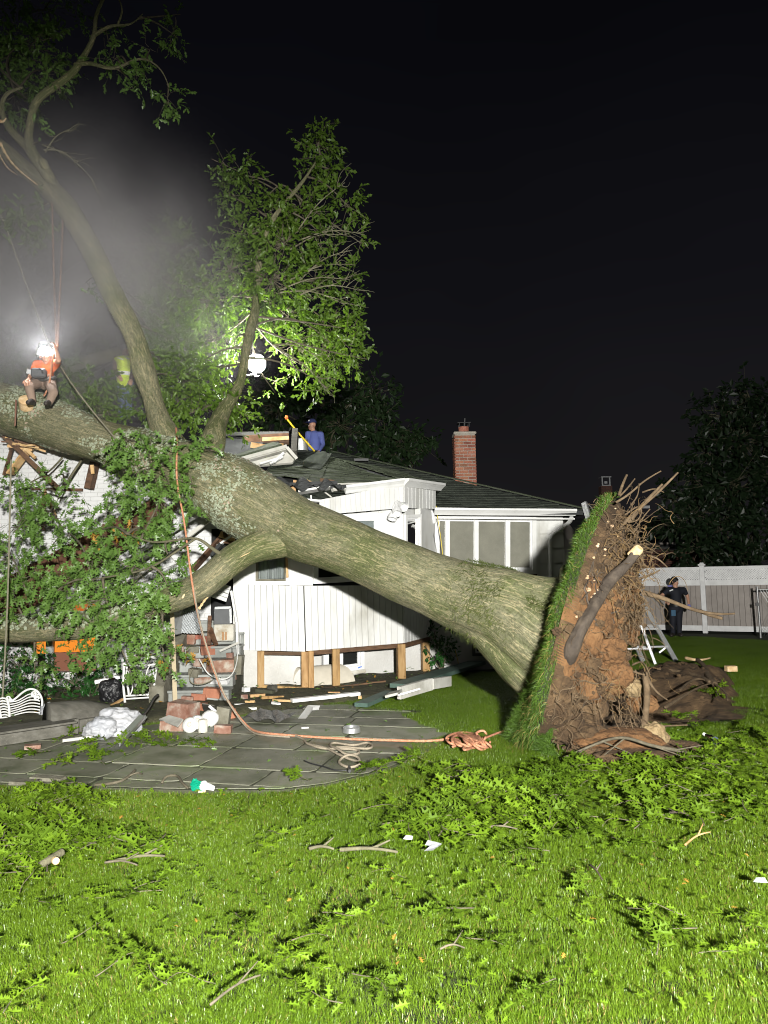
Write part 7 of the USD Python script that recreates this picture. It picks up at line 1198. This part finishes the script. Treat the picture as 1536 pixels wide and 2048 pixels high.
_pt = [(745, 1545), (770, 1548), (730, 1552), (820, 1530), (838, 1534), (130, 1480), (160, 1500), (190, 1490), (110, 1466), (150, 1520), (200, 1530), (280, 1490), (310, 1488), (330, 1500), (260, 1500), (300, 1478), (345, 1488), (400, 1496), (410, 1502), (175, 1470), (230, 1520), (600, 1570), (70, 1520), (120, 1540), (180, 1510), (240, 1495)]
put_sprigs(_pt, place_words(_pt, [(1485, 'beside the white sacks'), (1505, 'on the back slabs of the patio'), (1535, 'on the front slabs of the patio'), (9999, 'along the front edge of the patio')], [(140, 'far left'), (220, 'left'), (300, 'below the sacks'), (500, 'below the bricks'), (9999, 'below the rope loops')], 'green oak sprig'), GP, (0, 1, 2, 3), z=.03, seed=4, smin=.7, smax=1.0)
_rt = np.vstack([scat(1400, 1610, 90, 30, 14), scat(1250, 1660, 90, 25, 10), scat(1330, 1440, 30, 6, 3), scat(1420, 1392, 25, 6, 5), scat(1480, 1500, 40, 20, 10), scat(1360, 1490, 20, 6, 5)])
put_sprigs(_rt, place_words(_rt, [(1420, 'on the back of the soil heap'), (1460, 'on the grass before the soil heap'), (1530, 'beside the water bottle'), (1600, 'just below the bare soil'), (1645, 'on the right of the leaf drift'), (9999, 'on the lawn below the leaf drift')], [(1200, 'nearest the roots'), (1300, 'left part'), (1400, 'middle part'), (1470, 'right part'), (9999, 'at the right edge')], 'green oak sprig'), GR, (0, 1, 2, 3), seed=5, smin=.6)
# loose leaves and crumbs nobody could count
def litter(poly, n, leaf, seed, z=.02, gz=0):
    r = np.random.default_rng(seed); p = []; mx = poly.bounds
    while len(p) < n:
        q = np.array([r.uniform(mx[0], mx[2]), r.uniform(mx[1], mx[3])])
        if poly.contains(Point(q)): p.append(q)
    p = np.c_[np.array(p), np.full(n, z) + r.uniform(0, .03, n)]; az = r.random(n) * 6.28; return place(LEAF, p, np.c_[np.cos(az), np.sin(az), r.normal(0, .25, n)], nrm_rows(np.c_[r.normal(0, .5, (n, 2)), np.ones(n)]), leaf * r.uniform(.5, 1.2, n))
yard = Polygon([tuple(G(*p)[:2]) for p in [(-40, 2060), (1580, 2060), (1580, 1520), (900, 1540), (650, 1590), (-40, 1590)]]); drift = Polygon([tuple(G(*p)[:2]) for p in [(720, 1680), (800, 1620), (900, 1550), (1000, 1555), (1100, 1530), (1400, 1540), (1536, 1500), (1536, 1640), (1250, 1640), (1100, 1690), (900, 1720)]])
solo('loose_leaves', None, None, litter(yard, 1700, .06, 1, .035), 'fresh_leaf', kind='stuff'); solo('loose_leaves', None, None, litter(drift, 900, .10, 2, .04), 'fresh_leaf', kind='stuff'); solo('brown_leaves', None, None, litter(yard, 60, .04, 3, .04), 'dead_leaf', kind='stuff'); solo('bed_leaves', None, None, litter(BED, 900, .07, 4, .07), 'oak_leaf', kind='stuff'); solo('bed_dead_leaves', None, None, litter(BED, 160, .06, 5, .08), 'dead_leaf', kind='stuff'); solo('patio_leaves', None, None, litter(PATIO, 90, .06, 6, .02), 'oak_leaf', kind='stuff')
rj = np.random.default_rng(23); jp = []
for g_ in range(900):
    q = np.array([rj.uniform(PATIO.bounds[0], PATIO.bounds[2]), rj.uniform(PATIO.bounds[1], PATIO.bounds[3])])
    if PATIO.contains(Point(q)) and meshkit.fbm(np.array([q[0] * 1.5, q[1] * 1.5, 0]), 3, 4) > .5: jp.append(q)
jp = np.array(jp); cl_ = (jp[:, None] + rj.normal(0, .022, (len(jp), 9, 2))).reshape(-1, 2); solo('patio_moss', None, None, blades_on(np.c_[cl_, np.full(len(cl_), -.012)], np.tile(V(0, 0, 1), (len(cl_), 1)), .026, .0022, 5, 1.2), 'moss_blade', kind='stuff')
rc = np.random.default_rng(17); k_ = rc.choice(len(sv), 420); solo('soil_crumbs', None, None, join([ico(sv[i] + V(0, 0, .01), rc.uniform(.012, .04), 1, (1, 1, .8), .3, 2, int(i)) for i in k_ if sv[i][2] > .0]), 'soil', kind='stuff')
# a few dead leaves on the steps
dl, _ = crown([blob(393, 1318, 12, 12, 10.2, 1.5), blob(362, 1290, 8, 8, 10.4, 1.2)], .10, 400, LEAF, 12, per=6); solo('dead_oak_leaves', 'cluster of orange dead oak leaves on the steps', 'leaves', dl, 'dead_leaf')
# ---- lit mist drifting round the climber
mc, mr_ = P(80, 570, 11.0), V(4.6, 3.2, 4.0)
lib('mist', {'g': ('geometry', {}), 's': ('vector_math', {'math_type': 'subtract', 'vector2': tuple(mc)}), 'd': ('vector_math', {'math_type': 'divide', 'vector2': tuple(mr_)}), 'l': ('vector_math', {'math_type': 'length'}), 'mr': ('map_range', {'from_min': 1.0, 'from_max': .05, 'to_min': 0.0, 'to_max': 1.0, 'clamp': True, 'range_type': 'smoothstep'}),
            'n': ('noise_texture', {'scale': .8, 'detail': 2}), 'nm': ('map_range', {'from_min': .3, 'from_max': .7, 'to_min': .35, 'to_max': 1.6}), 'sq': ('math', {'math_type': 'power', 'value2': 2.0}), 'mu': ('math', {'math_type': 'multiply'}), 'm2': ('math', {'math_type': 'multiply', 'value2': MIST}), 'v': ('principled_volume', {'color': (.96, .925, .94), 'anisotropy': .1})},
    [('g.position', 's.vector1'), ('s.vector', 'd.vector1'), ('d.vector', 'l.vector1'), ('l.value', 'mr.value'), ('g.position', 'n.vector'), ('n.fac', 'nm.value'), ('mr.result', 'sq.value1'), ('sq.value', 'mu.value1'), ('nm.result', 'mu.value2'), ('mu.value', 'm2.value1'), ('m2.value', 'v.density')], volume='v.volume')
solo('mist', None, None, ico(mc, 1.0, 3, tuple(mr_)), 'mist', True, kind='stuff')
